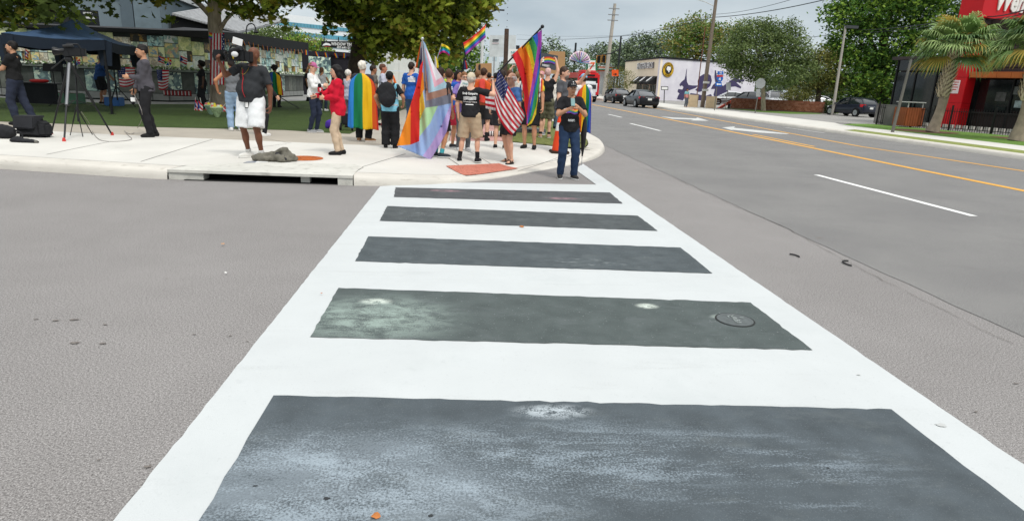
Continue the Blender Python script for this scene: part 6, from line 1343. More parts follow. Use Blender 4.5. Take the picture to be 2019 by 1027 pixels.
jeans_man = person('person in ripped pale blue jeans standing behind the cameraman', (466, 258), 200, 1.72, '#b9805d', ('tank', '#6d7074', .95), ('pants', '#8fa9c4', .03), '#e0e0de', ('short', '#2a1c14'), lh=(.36, -.1, 1.0), lel=(.9, .4, .2), face=False, res=.017)
hidden_a = person('person in black leggings half hidden behind the cameraman', (516, 268), 150, 1.6, PALE, ('long', '#202226', .9), ('pants', '#1c1d20', .012), '#e0e0de', ('long', '#1a1411'), rh=(-.3, -.35, .95), female=True, face=False, res=.018)
rain_a = person('person with dark curls wrapped in a rainbow flag near the picture wall', (546, 212), 165, 1.72, BROWN, ('tee', '#202024'), ('pants', '#1d1e22'), '#202022', ('afro', '#14100e'), face=False, res=.018)
PV = {k: M('cape_'+k, c, rough=.8, var=.07, scale=3., bump=.15, bs=14, trans=.15) for k, c in (('violet', '#4a3aa0'), ('blue', '#2b55b0'), ('sky', '#2f83d0'), ('green', '#15774a'), ('yellow', '#e7b81c'), ('orange', '#d2551f'), ('red', '#c0291f'), ('ired', '#d84a3f'))}
cape(rain_a, [PV[k] for k in ('violet', 'blue', 'blue', 'green', 'yellow', 'red')][::-1], .55, 110, rx=.33)
dark_w = person('woman in a long black dress standing beside the flag wrapped trunk', (404, 215), -60, 1.72, '#4a3023', ('tee', '#17171b', .9), ('pants', '#17171b', .06), '#202022', ('afro', '#120e0c'), female=True, res=.018)
pinkcap = person('woman in a pink cap and white hoodie reading her phone', (622, 262), 78, 1.72, PALE, ('long', '#dcdcda', .9), ('pants', '#222a3d', .008), '#8e9092', ('tail', '#7d5a3c'), lh=(.06, -.3, 1.17), rh=(-.06, -.3, 1.2), lel=(.6, .6, -.6), rel=(-.6, .6, -.6), female=True, head=(0, 18), cap=('#b0628a', 0), lf=(.09, 0, 6), rf=(-.09, .1, -6))
redjack = person('woman in a red rain jacket and beige trousers interviewing with a microphone', (669, 305), -74, 1.63, PALE, ('jacket', '#c4122f', .78), ('pants', '#c3ae95', .012), '#1a1a1b', ('long', '#120f10'), lh=(.05, -.25, 1.12), rh=(-.06, -.4, 1.14), lel=(.6, .7, -.6), rel=(-.5, .5, -.8), female=True, lf=(.08, -.03, 0), rf=(-.08, .07, -10), head=(6, 5))
tank_w = person('woman with brown hair in a pale tank top seen from behind', (638, 219), 165, 1.72, '#b98563', ('tank', '#c9c9cc', .95), ('pants', '#2c3444', .012), '#d8d8d6', ('tail', '#5b3c28'), lh=(.12, -.35, 1.15), rh=(-.12, -.35, 1.15), female=True, face=False, res=.018)
blackman = person('bearded man all in black standing at the end of the picture wall', (607, 200), 100, 1.74, OLIVE, ('tee', '#18181a'), ('pants', '#18181a'), '#202022', ('short', '#120e0c'), beard='#1d1512', res=.018)
elder = person('white haired person in a lavender shirt behind the red jacket', (690, 252), 150, 1.6, PALE, ('long', '#a9aab8', .85), ('pants', '#77777c'), '#2a2320', ('full', '#d3cfc8'), face=False, res=.018)
caped = person('white haired man wrapped in a rainbow flag cape seen from behind', (718, 279), 172, 1.77, PALE, ('long', '#33343a'), ('pants', '#1f2023', .03), '#94704f', ('full', '#d8d2c6'), rf=(-.1, 0, -60), face=False, fat=.03)
cape(caped, [PV[k] for k in ('violet', 'blue', 'sky', 'sky', 'green', 'green', 'yellow', 'yellow', 'orange', 'red', 'red')][::-1], .3, 112, rx=.33)
m_a = person('man with short dark hair and brown grey shirt behind the caped man', (738, 247), 120, 1.78, '#a06f55', ('tee', '#6a635c'), ('pants', '#4a4a4c'), '#202022', ('short', '#241a15'), res=.018)
m_b = person('ruddy balding man in a lavender shirt behind the backpack wearer', (757, 250), 100, 1.82, '#b5765e', ('long', '#b9bbcb', .85), ('pants', '#7a4a48'), '#a03a3a', ('short', '#5c3c2e'), res=.018)
vest_p = person('person in a pale blue safety vest and black trousers with a backpack', (770, 292), 176, 1.56, OLIVE, ('tee', '#19191c'), ('pants', '#1b1b1e', .05), '#1a1a1b', ('full', '#0f0e0f'), lh=(.3, -.12, 1.0), rh=(-.3, -.1, 1.02), face=False, vest='#7fc3da', fat=.03)
blue_t = person('man in a bright blue tee with white back print and jeans', (812, 262), 152, 1.86, PALE, ('tee', '#2257a8', .84), ('pants', '#3f5676'), '#2a2a2b', ('short', '#241912'), face=False, beard='#2b1d15')
print_bars(blue_t, -.07, ((.09, 1.39), (.2, 1.355), (.2, 1.325), (.18, 1.295), (.18, 1.27)))
flag_h = person('flag bearer in black shorts and teal socks behind the progress flag', (868, 309), 150, 1.66, '#c08a66', ('tee', '#26272b'), ('shorts', '#1a1a1c'), '#2b3238', ('short', '#2c1c13'), lh=(.42, -.05, 1.35), lel=(.6, .3, -.8), face=False, sock=('#3fa0a8', .22), lf=(.1, 0, 30), rf=(-.1, .1, -60))
red_sh = person('young man in blue tee and red shorts seen from behind', (884, 291), 172, 1.66, '#c08a66', ('tee', '#2257a8', .84), ('shorts', '#c42f45', .03), '#3a3a3c', ('full', '#4a3222'), rf=(-.1, 0, -50), face=False)
print_bars(red_sh, 0, ((.2, 1.36), (.26, 1.32), (.26, 1.29), (.22, 1.26)))
sign_w = person('woman with glasses and pinned hair holding a white protest sign', (913, 297), 14, 1.62, PALE, ('tee', '#7d6aa8', .85), ('pants', '#55585c', .01), '#b8b8b8', ('short', '#7b5433'), lh=(.14, -.3, 1.16), rh=(-.16, -.3, 1.12), lel=(.8, .3, -.6), rel=(-.8, .3, -.6), female=True, glasses=True)
purple = person('dark haired woman in a purple tee and dark shorts holding a small flag', (902, 268), 40, 1.7, '#b27f60', ('tee', '#5a3a8f', .86), ('shorts', '#303036'), '#e0e0de', ('long', '#17110f'), lh=(.28, -.1, .9), female=True)
khaki = person('man in black printed tee and khaki shorts raising a pole, seen from behind', (926, 314), 168, 1.64, PALE, ('tee', '#1d1d20', .9), ('shorts', '#b3a085', .035, 1.0), '#1f1f21', ('fringe', '#b9b0a5'), rh=(-.42, -.16, 1.56), lh=(.25, -.02, .9), lel=(1, .4, 0), rel=(-1, .2, -.6), cap=('#c9bda5', 0, '#4f9fd0'), face=False, fat=.035, sock=('#18181a', .3), lf=(.2, .03, 14), rf=(-.16, -.02, -14), curl=(.9, 1.15))
f_ = on_surface(khaki.top, 1)
shirt_text(khaki, 'Brady Campaign', 0, 1.36, .06, .3, WT, True, .03)
for k in range(3): sheet('print_wave', [(0, [(-.13+.26*i/10, 1.285-k*.022+.006*math.sin(i*1.2)) for i in range(11)]+[(.13-.26*i/10, 1.297-k*.022+.006*math.sin((10-i)*1.2)) for i in range(11)])], lambda x, z: f_(x, z, .006), .05, [WT], khaki.top, world=False)
shirt_text(khaki, 'To Prevent Gun Violence', 0, 1.2, .045, .28, WT, True); print_bars(khaki, 0, ((.16, 1.14),), .016)
orange_d = person('brown haired man with an orange and yellow flag over his shoulders', (951, 278), 165, 1.76, PALE, ('tee', '#b05a3a'), ('shorts', '#2a2a2c'), '#1a1a1b', ('short', '#3a2519'), face=False, sock=('#18181a', .3))
cape(orange_d, [PV[k] for k in ('yellow', 'orange', 'ired', 'orange', 'yellow')], .95, 95, rx=.27)
us_man = person('white haired man in glasses and blue tee behind the large striped flag', (1004, 312), -52, 1.73, PALE, ('tee', '#4d78b4'), ('shorts', '#2b2b2e', .03, .85), None, ('fringe', '#dcd8d2'), lh=(.24, -.05, .86), rh=(-.24, -.05, .86), glasses=True, lf=(.1, -.02, 10), rf=(-.1, .08, -20))
for s in (1, -1):
    fx = [(.1, -.02), (-.1, .08)][0 if s == 1 else 1]; a = R_(10 if s == 1 else -20); d = Vector((math.sin(a), -math.cos(a), 0)); q = Vector((d.y, -d.x, 0)); c = Vector((fx[0], fx[1], 0))
    S = MB(); S.X = Matrix.Translation(c) @ Matrix.Rotation(a, 4, 'Z'); S.prism([(.045*math.cos(t)*(1.05 if math.sin(t) < 0 else .9), -.05+.135*math.sin(t)) for t in [i*PI/8 for i in range(16)]], .001, .022); o = S.build('sandal', M('sandal', '#2b2320', rough=.7), us_man.root)
    S = MB(); S.X = Matrix.Translation(c) @ Matrix.Rotation(a, 4, 'Z')
    for yy in (-.07, -.02):
        S.tube([(.044*math.cos(PI*i/6), yy, .02+.055*math.sin(PI*i/6)) for i in range(7)], .012, 5)
    S.build('strap', M('sandal', ''), o, kind='stuff')
rbshirt = person('tall man in a rainbow striped shirt and black shorts behind the pride flag', (1044, 292), -20, 1.86, TAN, ('tee', stripes('rainbow_shirt', PRIDE, 0, 5.)), ('shorts', '#19191b', .03, 1.0), '#1a1a1b', ('short', '#1f1712'), cap=('#1b1c20', 0))
sneaker_m = person('person in black sneakers and shorts behind the large striped flag', (986, 293), 170, 1.7, PALE, ('tee', '#3a3c44'), ('shorts', '#303034'), '#1f1f21', ('short', '#2a1e17'), face=False, res=.018)
tank_m = person('man in black sleeveless top and camouflage shorts holding a sign overhead', (1074, 272), 172, 1.86, PALE, ('tank', '#1c1c1f', .92), ('shorts', CAMO, .035, 1.0), '#b08b76', ('short', '#c9a5a0'), rh=(-.2, -.1, 1.92), lh=(.2, -.1, 1.9), rel=(-1, .2, 0), lel=(1, .2, 0), face=False, sock=('#1b1b1c', .15))
fan_man = person('bearded man in grey tee and light jeans waving a hand fan', (1104, 295), 62, 1.88, PALE, ('tee', '#515256', .86), ('pants', '#7d9ab8', .022), '#6a5a48', ('short', '#3d2d24'), lh=(.26, -.4, 1.63), rh=(-.29, -.06, .9), lel=(.6, .2, -1), rel=(-.6, .7, -.2), beard='#7d726b', fat=.025, curl=(1.1, .8), lf=(.12, .05, 8), rf=(-.12, -.05, -8))
blue_cap = person('person in a pale blue cap wrapped in a rainbow flag behind the phone user', (1143, 283), -165, 1.72, PALE, ('tee', '#d8d8d8'), ('pants', '#4a5a70'), '#8e8e90', ('short', '#3a2a20'), cap=('#7fb0d0', 0), face=False)
cape(blue_cap, [PV[k] for k in ('violet', 'blue', 'green', 'yellow', 'orange', 'red')], .3, 75, rx=.25)
phone_man = person('man in black cap and tee typing on a phone at the crosswalk', (1117, 352), 4, 1.66, '#b98a6c', ('tee', '#1c1c1f', .86), ('pants', '#22344f', .02), '#2b2b2c', ('short', '#1c1512'), lh=(.07, -.27, 1.31), rh=(-.08, -.27, 1.28), lel=(.9, .15, -1.2), rel=(-.9, .15, -1.2), lf=(.13, -.03, 14), rf=(-.12, .02, -12), head=(0, 9), z=0., curl=(.8, .8), cap=('#232326', 0), res=.014)
f_ = on_surface(phone_man.top, -1); bc_ = ('#c9352f', '#e08a2c', '#e6cc3a', '#3c8f4e', '#3a63b5', '#7c3f95'); bmt = [M('print_'+c.strip('#'), c, rough=.8) for c in bc_]
for k in range(6):
    top_ = 1.285-k*.016; sheet('print_stripe', [(0, [(-.1+.21*i/8, top_+.012*math.sin(i*.8)) for i in range(9)]+[(.11-.21*i/8, top_-.016+.012*math.sin((8-i)*.8)) for i in range(9)])], lambda x, z: f_(x, z, .006), .04, [bmt[k]], phone_man.top, world=False)
sheet('print_white', [(0, [(-.15, 1.27), (-.1, 1.285), (-.1, 1.2), (-.14, 1.18)])], lambda x, z: f_(x, z, .006), .04, [WT], phone_man.top, world=False)
shirt_text(phone_man, 'RESIST.', 0, 1.07, .05, .13, WT, False, .04)
cb_ = [c for c in phone_man.root.children if c.name.startswith('cap')][0]; fc_ = on_surface(cb_, -1); hz0 = phone_man.Hd((0, -.1, .1))
tri = [(0, .035), (-.034, -.022), (.034, -.022)]
S = MB(); S.tube([fc_(hz0[0]+x, hz0[2]+z, .004) for x, z in tri+tri[:1]], .0035, 4); S.tube([fc_(hz0[0], hz0[2]+.035, .004), fc_(hz0[0], hz0[2]-.022, .004)], .003, 4); S.build('cap_badge', WT, phone_man.root, kind='stuff')
tent_m = person('man in a blue tee and grey cap standing under the tent', (203, 207), 140, 1.82, '#a9785a', ('tee', '#2a4a80'), ('shorts', '#1c1c1f', .05), '#1f1f21', ('short', '#8a857d'), depth=26.5, cap=('#7d7a74', 0), lh=(.2, -.4, .9), rh=(-.2, -.35, .95), lean=10, face=False, fat=.04, res=.018)
walker = person('distant pedestrian in a pink and teal top on the far sidewalk', (1352, 212), 20, 1.56, '#a8765a', ('tee', stripes('pink_teal', ('#7fb9bd', '#d98f8a'), 2, 1.05, -.28), .9), ('pants', '#5f656c'), '#d0b0a0', ('full', '#1b1412'), res=.02)
far_p = person('tiny distant person in a dark top near the far kerb', (1191, 186), 0, 1.7, TAN, ('tee', '#2a2d33'), ('shorts', '#a9b8c4'), '#d0d0d0', ('short', '#221a15'), depth=105, res=.025, face=False)
bg1 = person('clapping man in a grey blue tee far back in the crowd', (893, 232), 10, 1.75, '#a9755c', ('tee', '#5d6c80'), ('pants', '#3a3d44'), '#202022', ('short', '#2b2019'), depth=27, lh=(.04, -.3, 1.25), rh=(-.04, -.3, 1.22), res=.02)
bg2 = person('dark haired person behind the tall progress flag', (846, 248), 170, 1.72, TAN, ('tee', '#3a3a44'), ('pants', '#2c2c30'), '#202022', ('full', '#2a1b14'), face=False, depth=21, res=.02)
bg3 = person('person raising a white sign behind the large striped flag', (1016, 262), 170, 1.76, PALE, ('tee', '#c9c9c4'), ('pants', '#3f4248'), '#202022', ('short', '#7b5a3c'), lh=(.2, -.1, 1.85), rh=(-.2, -.1, 1.85), lel=(1, .2, 0), rel=(-1, .2, 0), face=False, depth=20, res=.02)
bg4 = person('person in a neon vest deep in the crowd', (884, 238), 160, 1.72, TAN, ('tee', '#3f4a55'), ('pants', '#2c2c30'), '#202022', ('short', '#3a2519'), face=False, depth=25, vest='#b9cf3a', res=.02)
bg5 = person('person holding up the waving rainbow flag at the back', (909, 250), 175, 1.75, TAN, ('tee', '#444a58'), ('pants', '#2f333a'), '#202022', ('short', '#241912'), rh=(-.16, -.12, 1.5), face=False, depth=22, res=.02)
bg6 = person('person at the back of the crowd holding a cardboard placard', (962, 250), 185, 1.74, TAN, ('tee', '#6a4a44'), ('pants', '#2f333a'), '#202022', ('short', '#241912'), lh=(.15, -.2, 1.6), rh=(-.15, -.2, 1.6), face=False, depth=23, res=.02)
bg7 = person('person with a red bandana cap beside the camouflage shorts', (1062, 270), 160, 1.78, PALE, ('tee', '#d0cfd0'), ('shorts', '#4a4d54'), '#8a8a8c', None, face=False, depth=19, cap=('#c98f96', 180), res=.02)

for k, (px, py, d, yw, col, leg, hc) in enumerate(((931, 250, 24, 170, '#8a4a52', '#3a3d44', '#3a2519'), (975, 254, 22.5, 150, '#4a6a8a', '#2c2c30', '#15110f'), (1001, 262, 18.5, 195, '#c9c4bb', '#44474d', '#5a3a28'), (1032, 258, 22, 165, '#3b6b4a', '#30343c', '#241912'), (858, 256, 18.5, 140, '#7d7f86', '#3f4654', '#4a3222'), (1088, 262, 22, 20, '#d9d4cc', '#5a6c80', '#2a1d15'), (941, 262, 17.5, 120, '#e0e0de', '#33363c', '#6a4a30'))):
    lb = ['person in a maroon top at the back of the crowd', 'person in a slate blue top beyond the small stars and stripes', 'person in a cream top behind the large stars and stripes', 'person in a dark green top between the large flags', 'person in a grey top behind the progress flag', 'person in a white top behind the raised black sign', 'person in a white top half hidden behind the khaki shorts'][k]
    person(lb, (px, py), yw, 1.7+.03*(k % 3), (PALE, TAN, OLIVE)[k % 3], ('tee', col), ('pants', leg), '#202022', ('short' if k % 2 else 'full', hc), depth=d, res=.02, face=yw < 90, lh=(.2, -.15, 1.7) if k in (3, 5) else None)
# ------------------------------------------------------------------ flags
def FM_(n, c, tr=.22): return M('flagcloth_'+n, c, rough=.8, var=.05, scale=4., trans=tr, bump=.1, bs=20)
FR_, FO_, FY_, FG_, FB_, FV_ = FM_('red', '#dc3038'), FM_('orange', '#ee8430'), FM_('yellow', '#f0d636'), FM_('green', '#3a9f58'), FM_('blue', '#3566c2'), FM_('violet', '#a648b0')
FW_, FK_ = FM_('white', '#e9e9ea'), FM_('black', '#22222a')
POLE = M('flag_pole', '#1d1d20', rough=.4); ALU = M('pole_silver', '#b9bcbf', rough=.35, metal=.6)
def flag(lb, px, py, d, cat='flag', group=None):
    return tag(thing('flag', lb, cat, tuple(U(px, py, d)), group=group))
def zoomer(x0, y0, s): return lambda P: [(x0+x/s, y0+y/s) for x, y in P]
def wavef(d, a=.06, kx=.09, ky=.03, ph=0., bx=0., x0=0):
    return lambda x, y: U(x, y, d+a*math.sin(x*kx*1.0+y*ky+ph)+a*.5*math.sin(x*kx*2.3-y*ky*2+ph*2)+bx*(x-x0))
# the progress flag
z5 = zoomer(760, 60, 3.804)
cols = [('sky', '#a9c3ea'), ('lav', '#c9b2e2'), ('mint', '#bfe3b4'), ('yel', '#f1dc55'), ('ora', '#f29a2e'), ('red', '#e23b34'), ('smoke', '#8a8d9b'), ('tan', '#bb9482'), ('pale', '#c4e2ee'), ('pink', '#f2c3d2'), ('wht', '#efeff2')]
PGM = [FM_('progress_'+n, c, .35) for n, c in cols]
D1 = 12.35; pf = flag('large pale progress pride flag hanging from a silver pole in front of the crowd', 840, 300, D1)
polys = [(0, [(284, 78), (300, 100), (322, 160), (360, 250), (420, 340), (470, 420), (492, 475), (496, 560), (488, 640), (462, 760), (420, 840), (340, 972), (205, 915), (88, 868), (150, 690), (190, 560), (230, 430), (262, 270), (284, 225)]),
         (1, [(496, 545), (494, 600), (488, 640), (462, 760), (420, 840), (340, 972), (280, 943), (340, 860), (420, 720)]), (2, [(302, 582), (395, 566), (335, 700), (255, 800), (250, 840), (205, 915), (88, 868), (188, 858), (256, 832), (258, 670)]), (3, [(276, 420), (300, 582), (258, 672), (254, 520)]),
         (4, [(264, 300), (284, 320), (292, 440), (256, 520), (240, 520)]), (4, [(190, 560), (188, 858), (88, 868), (150, 690)]), (5, [(284, 225), (262, 270), (230, 430), (190, 560), (188, 858), (256, 832), (258, 520), (276, 330)]),
         (6, [(284, 78), (292, 200), (300, 330), (306, 528), (492, 475), (496, 548), (395, 568), (302, 582), (290, 420), (284, 225)]), (7, [(286, 95), (298, 200), (312, 330), (326, 472), (474, 428), (492, 475), (308, 530), (298, 330), (290, 200)]),
         (8, [(288, 90), (322, 330), (328, 471), (470, 428), (420, 340), (360, 250), (322, 160), (300, 105)]), (9, [(296, 130), (345, 320), (368, 430), (440, 385), (420, 340), (360, 250), (322, 160)]), (10, [(302, 130), (352, 290), (380, 380), (425, 350), (360, 250), (322, 160)])]
sheet('cloth', [(m, z5(p)) for m, p in polys], wavef(D1, .085, .14, .02, .5, .002, 840), 4., PGM, pf, thick=.004, smooth=180)
S = MB(); S.tube([U(833.5, 76, D1), U(834, 130, D1+.1), U(828, 250, D1+.35)], .014, 8); S.ball(tuple(U(833.5, 77, D1)), .03, 8, 6); S.build('pole', ALU, pf, True, 60)
# the pride flag on the long black pole
D2 = 12.5; z6 = zoomer(960, 30, 3.02); prf = flag('tall rainbow pride flag hanging from a slanted black pole', 1040, 240, D2)
polys = [(0, [(328, 88), (326, 180), (320, 300), (310, 430), (302, 520), (294, 590), (268, 645), (240, 662), (238, 600), (225, 540), (222, 470), (205, 380), (178, 300), (150, 240), (222, 175)]),
         (1, [(183, 209), (222, 175), (262, 240), (280, 330), (270, 440), (262, 560), (250, 470), (240, 380), (215, 280)]), (2, [(222, 175), (248, 152), (275, 215), (290, 300), (284, 380), (274, 350), (258, 260)]), (3, [(248, 152), (275, 130), (302, 190), (296, 260), (288, 300), (272, 220)]), (4, [(275, 130), (302, 108), (312, 150), (302, 200), (290, 170)]),
         (5, [(302, 108), (328, 88), (326, 190), (312, 260), (287, 400), (264, 500), (250, 590), (238, 655), (240, 600), (247, 540), (264, 430), (286, 300), (302, 185), (306, 150)]), (4, [(326, 180), (322, 270), (310, 350), (284, 470), (262, 600), (244, 650), (242, 640), (252, 585), (266, 500), (288, 400), (313, 262)]), (3, [(322, 270), (320, 300), (311, 410), (300, 520), (268, 622), (240, 662), (262, 600), (284, 470), (310, 350)]), (2, [(306, 470), (302, 520), (294, 590), (268, 645), (240, 662), (270, 622), (296, 540)])]
PRM = [FR_, FO_, FY_, FG_, FB_, FV_]
sheet('cloth', [(m, z6(p)) for m, p in polys], wavef(D2, .085, .2, .014, 0, .0, 1040), 3.5, PRM, prf, thick=.004, smooth=180)
S = MB(); S.tube([U(974, 152, D2-.02), U(1069, 54, D2-.02)], .016, 8); S.ball(tuple(U(1070, 53, D2-.02)), .035, 8, 6); S.ball(tuple(U(1066, 57.5, D2-.02)), .024, 8, 6); S.build('pole', POLE, prf, True, 60)
# bilinear flags
def coons(A, Bc, C, D, top=None, left=None, right=None, bot=None):
    q = lambda p0, m, p1, t: tuple((1-t)**2*a+2*t*(1-t)*b+t*t*c for a, b, c in zip(p0, m, p1))
    md = lambda a, b: tuple((x+y)/2 for x, y in zip(a, b))
    top = top or md(A, Bc); bot = bot or md(D, C); left = left or md(A, D); right = right or md(Bc, C)
    def f(u, v):
        t, b, l, r = q(A, top, Bc, u), q(D, bot, C, u), q(A, left, D, v), q(Bc, right, C, v)
        return tuple((1-v)*t[i]+v*b[i]+(1-u)*l[i]+u*r[i]-((1-u)*(1-v)*A[i]+u*(1-v)*Bc[i]+u*v*C[i]+(1-u)*v*D[i]) for i in (0, 1))
    return f
def strips(n, cols): return [(cols[k], [(0, k/n), (1, k/n), (1, (k+1)/n), (0, (k+1)/n)]) for k in range(n)]
def bflag(par, mats, polys, uv, fn, step=.1): return sheet('cloth', polys, lambda u, v: fn(*uv(u, v)), step, mats, par, thick=.004, smooth=180)
USR, USW, USB = FM_('us_red', '#c22334', .12), FM_('us_white', '#e6e4e4', .15), FM_('us_blue', '#2b3566', .1)
def us_polys(cu=.42): return [(0 if k % 2 == 0 else 1, [(0, k/13), (1, k/13), (1, (k+1)/13), (0, (k+1)/13)]) for k in range(13)]+[(2, [(0, 0), (cu, 0), (cu, 7/13), (0, 7/13)])]
def us_stars(par, uv, fn, cu=.42, rows=7, colsn=6, r=.022, off=-.012):
    V = []; F = []
    for i in range(rows):
        for j in range(colsn-(i % 2)):
            u = cu*(j+.75+(.5 if i % 2 else 0))/(colsn+.5); v = 7/13*(i+.7)/(rows+.4); b = len(V)
            for k in range(10):
                a = PI/2+k*PI/5; rr_ = r if k % 2 == 0 else r*.42; p = fn(*uv(u+rr_*.62*math.cos(a), v-rr_*1.1*math.sin(a))); V.append(p+Vector((0, off, 0)))
            F.append(tuple(range(b, b+10)))
    return mesh_np('stars', V, F, USW, None, par, True, None, 'stuff')
D3 = 12.5; usf = flag('large stars and stripes flag draped before the man in glasses', 1008, 264, D3)
uv = coons((984, 137), (1036, 226), (1009.5, 267), (974.5, 196), top=(1004, 172), bot=(979, 240), right=(1031, 246), left=(976, 165)); fn = wavef(D3, .05, .22, .05, 1.)
bflag(usf, [USR, USW, USB], us_polys(), uv, fn, .07); us_stars(usf, uv, fn)
us2 = flag('small stars and stripes flag showing beside the hip of the khaki shorts', 966, 216, 12.75); uv = coons((957, 184), (978, 186), (978, 219), (958, 214)); fn = wavef(13.1, .03, .3, .05)
bflag(us2, [USR, USW], [(k % 2, [(0, k/6), (1, k/6), (1, (k+1)/6), (0, (k+1)/6)]) for k in range(6)], uv, fn, .2)
# flags above the crowd
t = flag('waving rainbow flag held high above the crowd', 936, 110, 21.6); uv = coons((913.5, 85), (959.5, 47.5), (958.5, 74), (918, 110), top=(934, 74), bot=(938, 92), right=(955, 60), left=(914, 98)); fn = wavef(21.6, .12, .12, .05)
bflag(t, PRM, strips(6, range(6)), uv, fn, .08); S = MB(); S.tube([U(912.5, 84, 21.6), U(918, 112, 21.6), U(911, 142, 21.75)], .018, 6); S.build('pole', POLE, t, True)
t = flag('small curling flag of green, blue and magenta left of the waving rainbow flag', 876, 112, 20.5); uv = coons((871, 87), (889, 97), (886, 112), (866, 109), top=(880, 88), bot=(876, 98)); fn = wavef(20.5, .1, .3, .1)
bflag(t, [FY_, FG_, FM_('cyan', '#38a0dd'), FM_('magenta', '#d23a8c')], strips(4, range(4)), uv, fn, .12); S = MB(); S.tube([U(872, 86, 20.5), U(861, 120, 20.5), U(858, 140, 20.6)], .012, 5); S.build('pole', ALU, t, True)
t = flag('small yellow and white flag hanging beside the tall progress flag', 861, 136, 19.); uv = coons((858, 111), (861, 113), (866, 135), (857, 134), right=(865, 124)); bflag(t, [FM_('gold', '#e8cf2e'), FW_, FM_('mauve', '#8d6bb0')], [(0, [(.5, 0), (1, 0), (1, 1), (.5, 1)]), (1, [(0, 0), (.5, 0), (.5, 1), (0, 1)])], uv, wavef(19., .05, .4), .2)
S = MB(); S.tube([U(858, 110, 19), U(857.5, 150, 19.05)], .01, 5); S.build('pole', ALU, t, True)
t = flag('small dark flag with a red edge hanging under the waving rainbow flag', 917, 138, 20.); uv = coons((914, 114), (917, 116), (923, 137), (912, 139), right=(921, 126)); bflag(t, [FK_, FM_('dusk', '#32406e'), FR_], strips(1, [0])+[(1, [(.3, .3), (.7, .3), (.7, 1), (.3, 1)]), (2, [(.75, .2), (1, .2), (1, 1), (.75, 1)])], uv, wavef(20., .05, .4), .2)
t = flag('dark folded purple and orange flag behind the silver pole', 827, 136, 13.2); uv = coons((830, 84), (834, 86), (834, 137), (819, 134), left=(824, 112)); bflag(t, [FM_('plum', '#2f2358'), FM_('rust', '#d2601f'), FM_('pine', '#2f6f4c')], [(1, [(0, 0), (.25, 0), (.25, 1), (0, 1)]), (2, [(.25, .4), (.5, .4), (.5, 1), (.25, 1)]), (0, [(.25, 0), (1, 0), (1, 1), (.5, 1), (.5, .4), (.25, .4)])], uv, wavef(13.2, .04, .4), .15)
S = MB(); S.tube([U(832, 82, 13.2), U(826, 145, 13.3)], .012, 5); S.build('pole', ALU, t, True)
t = flag('green, white and orange flag behind the backpack wearer', 776, 172, 14.9); uv = coons((769, 145), (775, 146), (784, 172), (768, 176), right=(781, 156)); bflag(t, [FM_('leaf_green', '#2c9a78'), FW_, FM_('bright_orange', '#ee7f3a')], [(0, [(0, 0), (.5, 0), (.45, 1), (0, 1)]), (1, [(.5, 0), (.65, 0), (.65, 1), (.45, 1)]), (2, [(.65, 0), (1, 0), (1, 1), (.65, 1)])], uv, wavef(14.9, .03, .4), .15)
# stars and stripes wrapped on the trunk
tf = flag('stars and stripes flag wrapped vertically around the left tree trunk', 430, 170, 26.0); Yt = 26.4
def wrap(px, py):
    t_ = (px-430.5)/14.5; return U(px, py, Yt-.3-.16*math.sqrt(max(0, 1.3-t_*t_))+.02*math.sin(py*.25+px))
polys = [(k % 2, [(415.5+k*2.9, 66), (418.4+k*2.9, 66), (418.6+k*2.9, 168-2*(k % 3)), (415.5+k*2.9-.4, 169-(k % 2))]) for k in range(9)]
polys = [((k+0) % 2, [(416+k*2.95, 66), (416+(k+1)*2.95, 66), (414.5+(k+1)*3.1, 168), (414.5+k*3.1, 168)]) for k in range(9)]+[(2, [(437.5, 68), (442.5, 68), (444, 122), (437.5, 120)])]
sheet('cloth', polys, wrap, 3, [USR, USW, USB], tf, thick=.004, smooth=180)
S = MB()
for k in range(10):
    c = wrap(439+(k % 2)*2.5, 73+k*4.8); S.add([c+Vector((.035*math.cos(PI/2+j*PI/5)*(1 if j % 2 == 0 else .45), -.02, .035*math.sin(PI/2+j*PI/5)*(1 if j % 2 == 0 else .45))) for j in range(10)], [tuple(range(10))])
S.build('stars', USW, tf, True, kind='stuff')
t = flag('tiny rainbow flag pinned above the wrapped stars and stripes', 416, 78, 25.9); uv = coons((413, 64), (419, 66), (418, 78), (411.5, 76)); bflag(t, PRM, strips(6, range(6)), uv, wavef(25.9, .02), .3)
# wall flags and small island flags
for (x0, y0, x1, y1, lb) in ((232, 133, 267, 170, 'stars and stripes flag hung on the wall beside the loudspeaker stand'), (309, 138, 334, 176, 'stars and stripes flag hung on the wall right of the grey shirted man')):
    d = 28.9; t = flag(lb, (x0+x1)/2, y1, d); uv = coons((x0, y0), (x1, y0+1), (x1-2, y1-4), (x0+5, y1), bot=((x0+x1)/2, y1+6)); fn = wavef(d, .03, .2); bflag(t, [USR, USW, USB], us_polys(.45), uv, fn, .12); us_stars(t, uv, fn, .45, 5, 4, .03, -.03)
def pr_flag(x0, y0, x1, y1, d, lb, tip, foot):
    t = flag(lb, (x0+x1)/2, y1, d, group='small island flags'); uv = coons((x0, y0), (x1, y0+(y1-y0)*.35), (x1-1, y1), (x0-1, y0+(y1-y0)*.7)); fn = wavef(d, .03, .5)
    bflag(t, [FR_, FW_, FM_('island_blue', '#27468f')], [(k % 2, [(0, k/5), (1, k/5), (1, (k+1)/5), (0, (k+1)/5)]) for k in range(5)]+[(2, [(0, 0), (.5, .5), (0, 1)])], uv, fn, .2)
    S = MB(); S.tube([U(*tip, d), U(*foot, d)], .008 if d > 25 else .012, 4); S.build('stick', M('stick_white', '#d5d3cc', rough=.6), t, True)
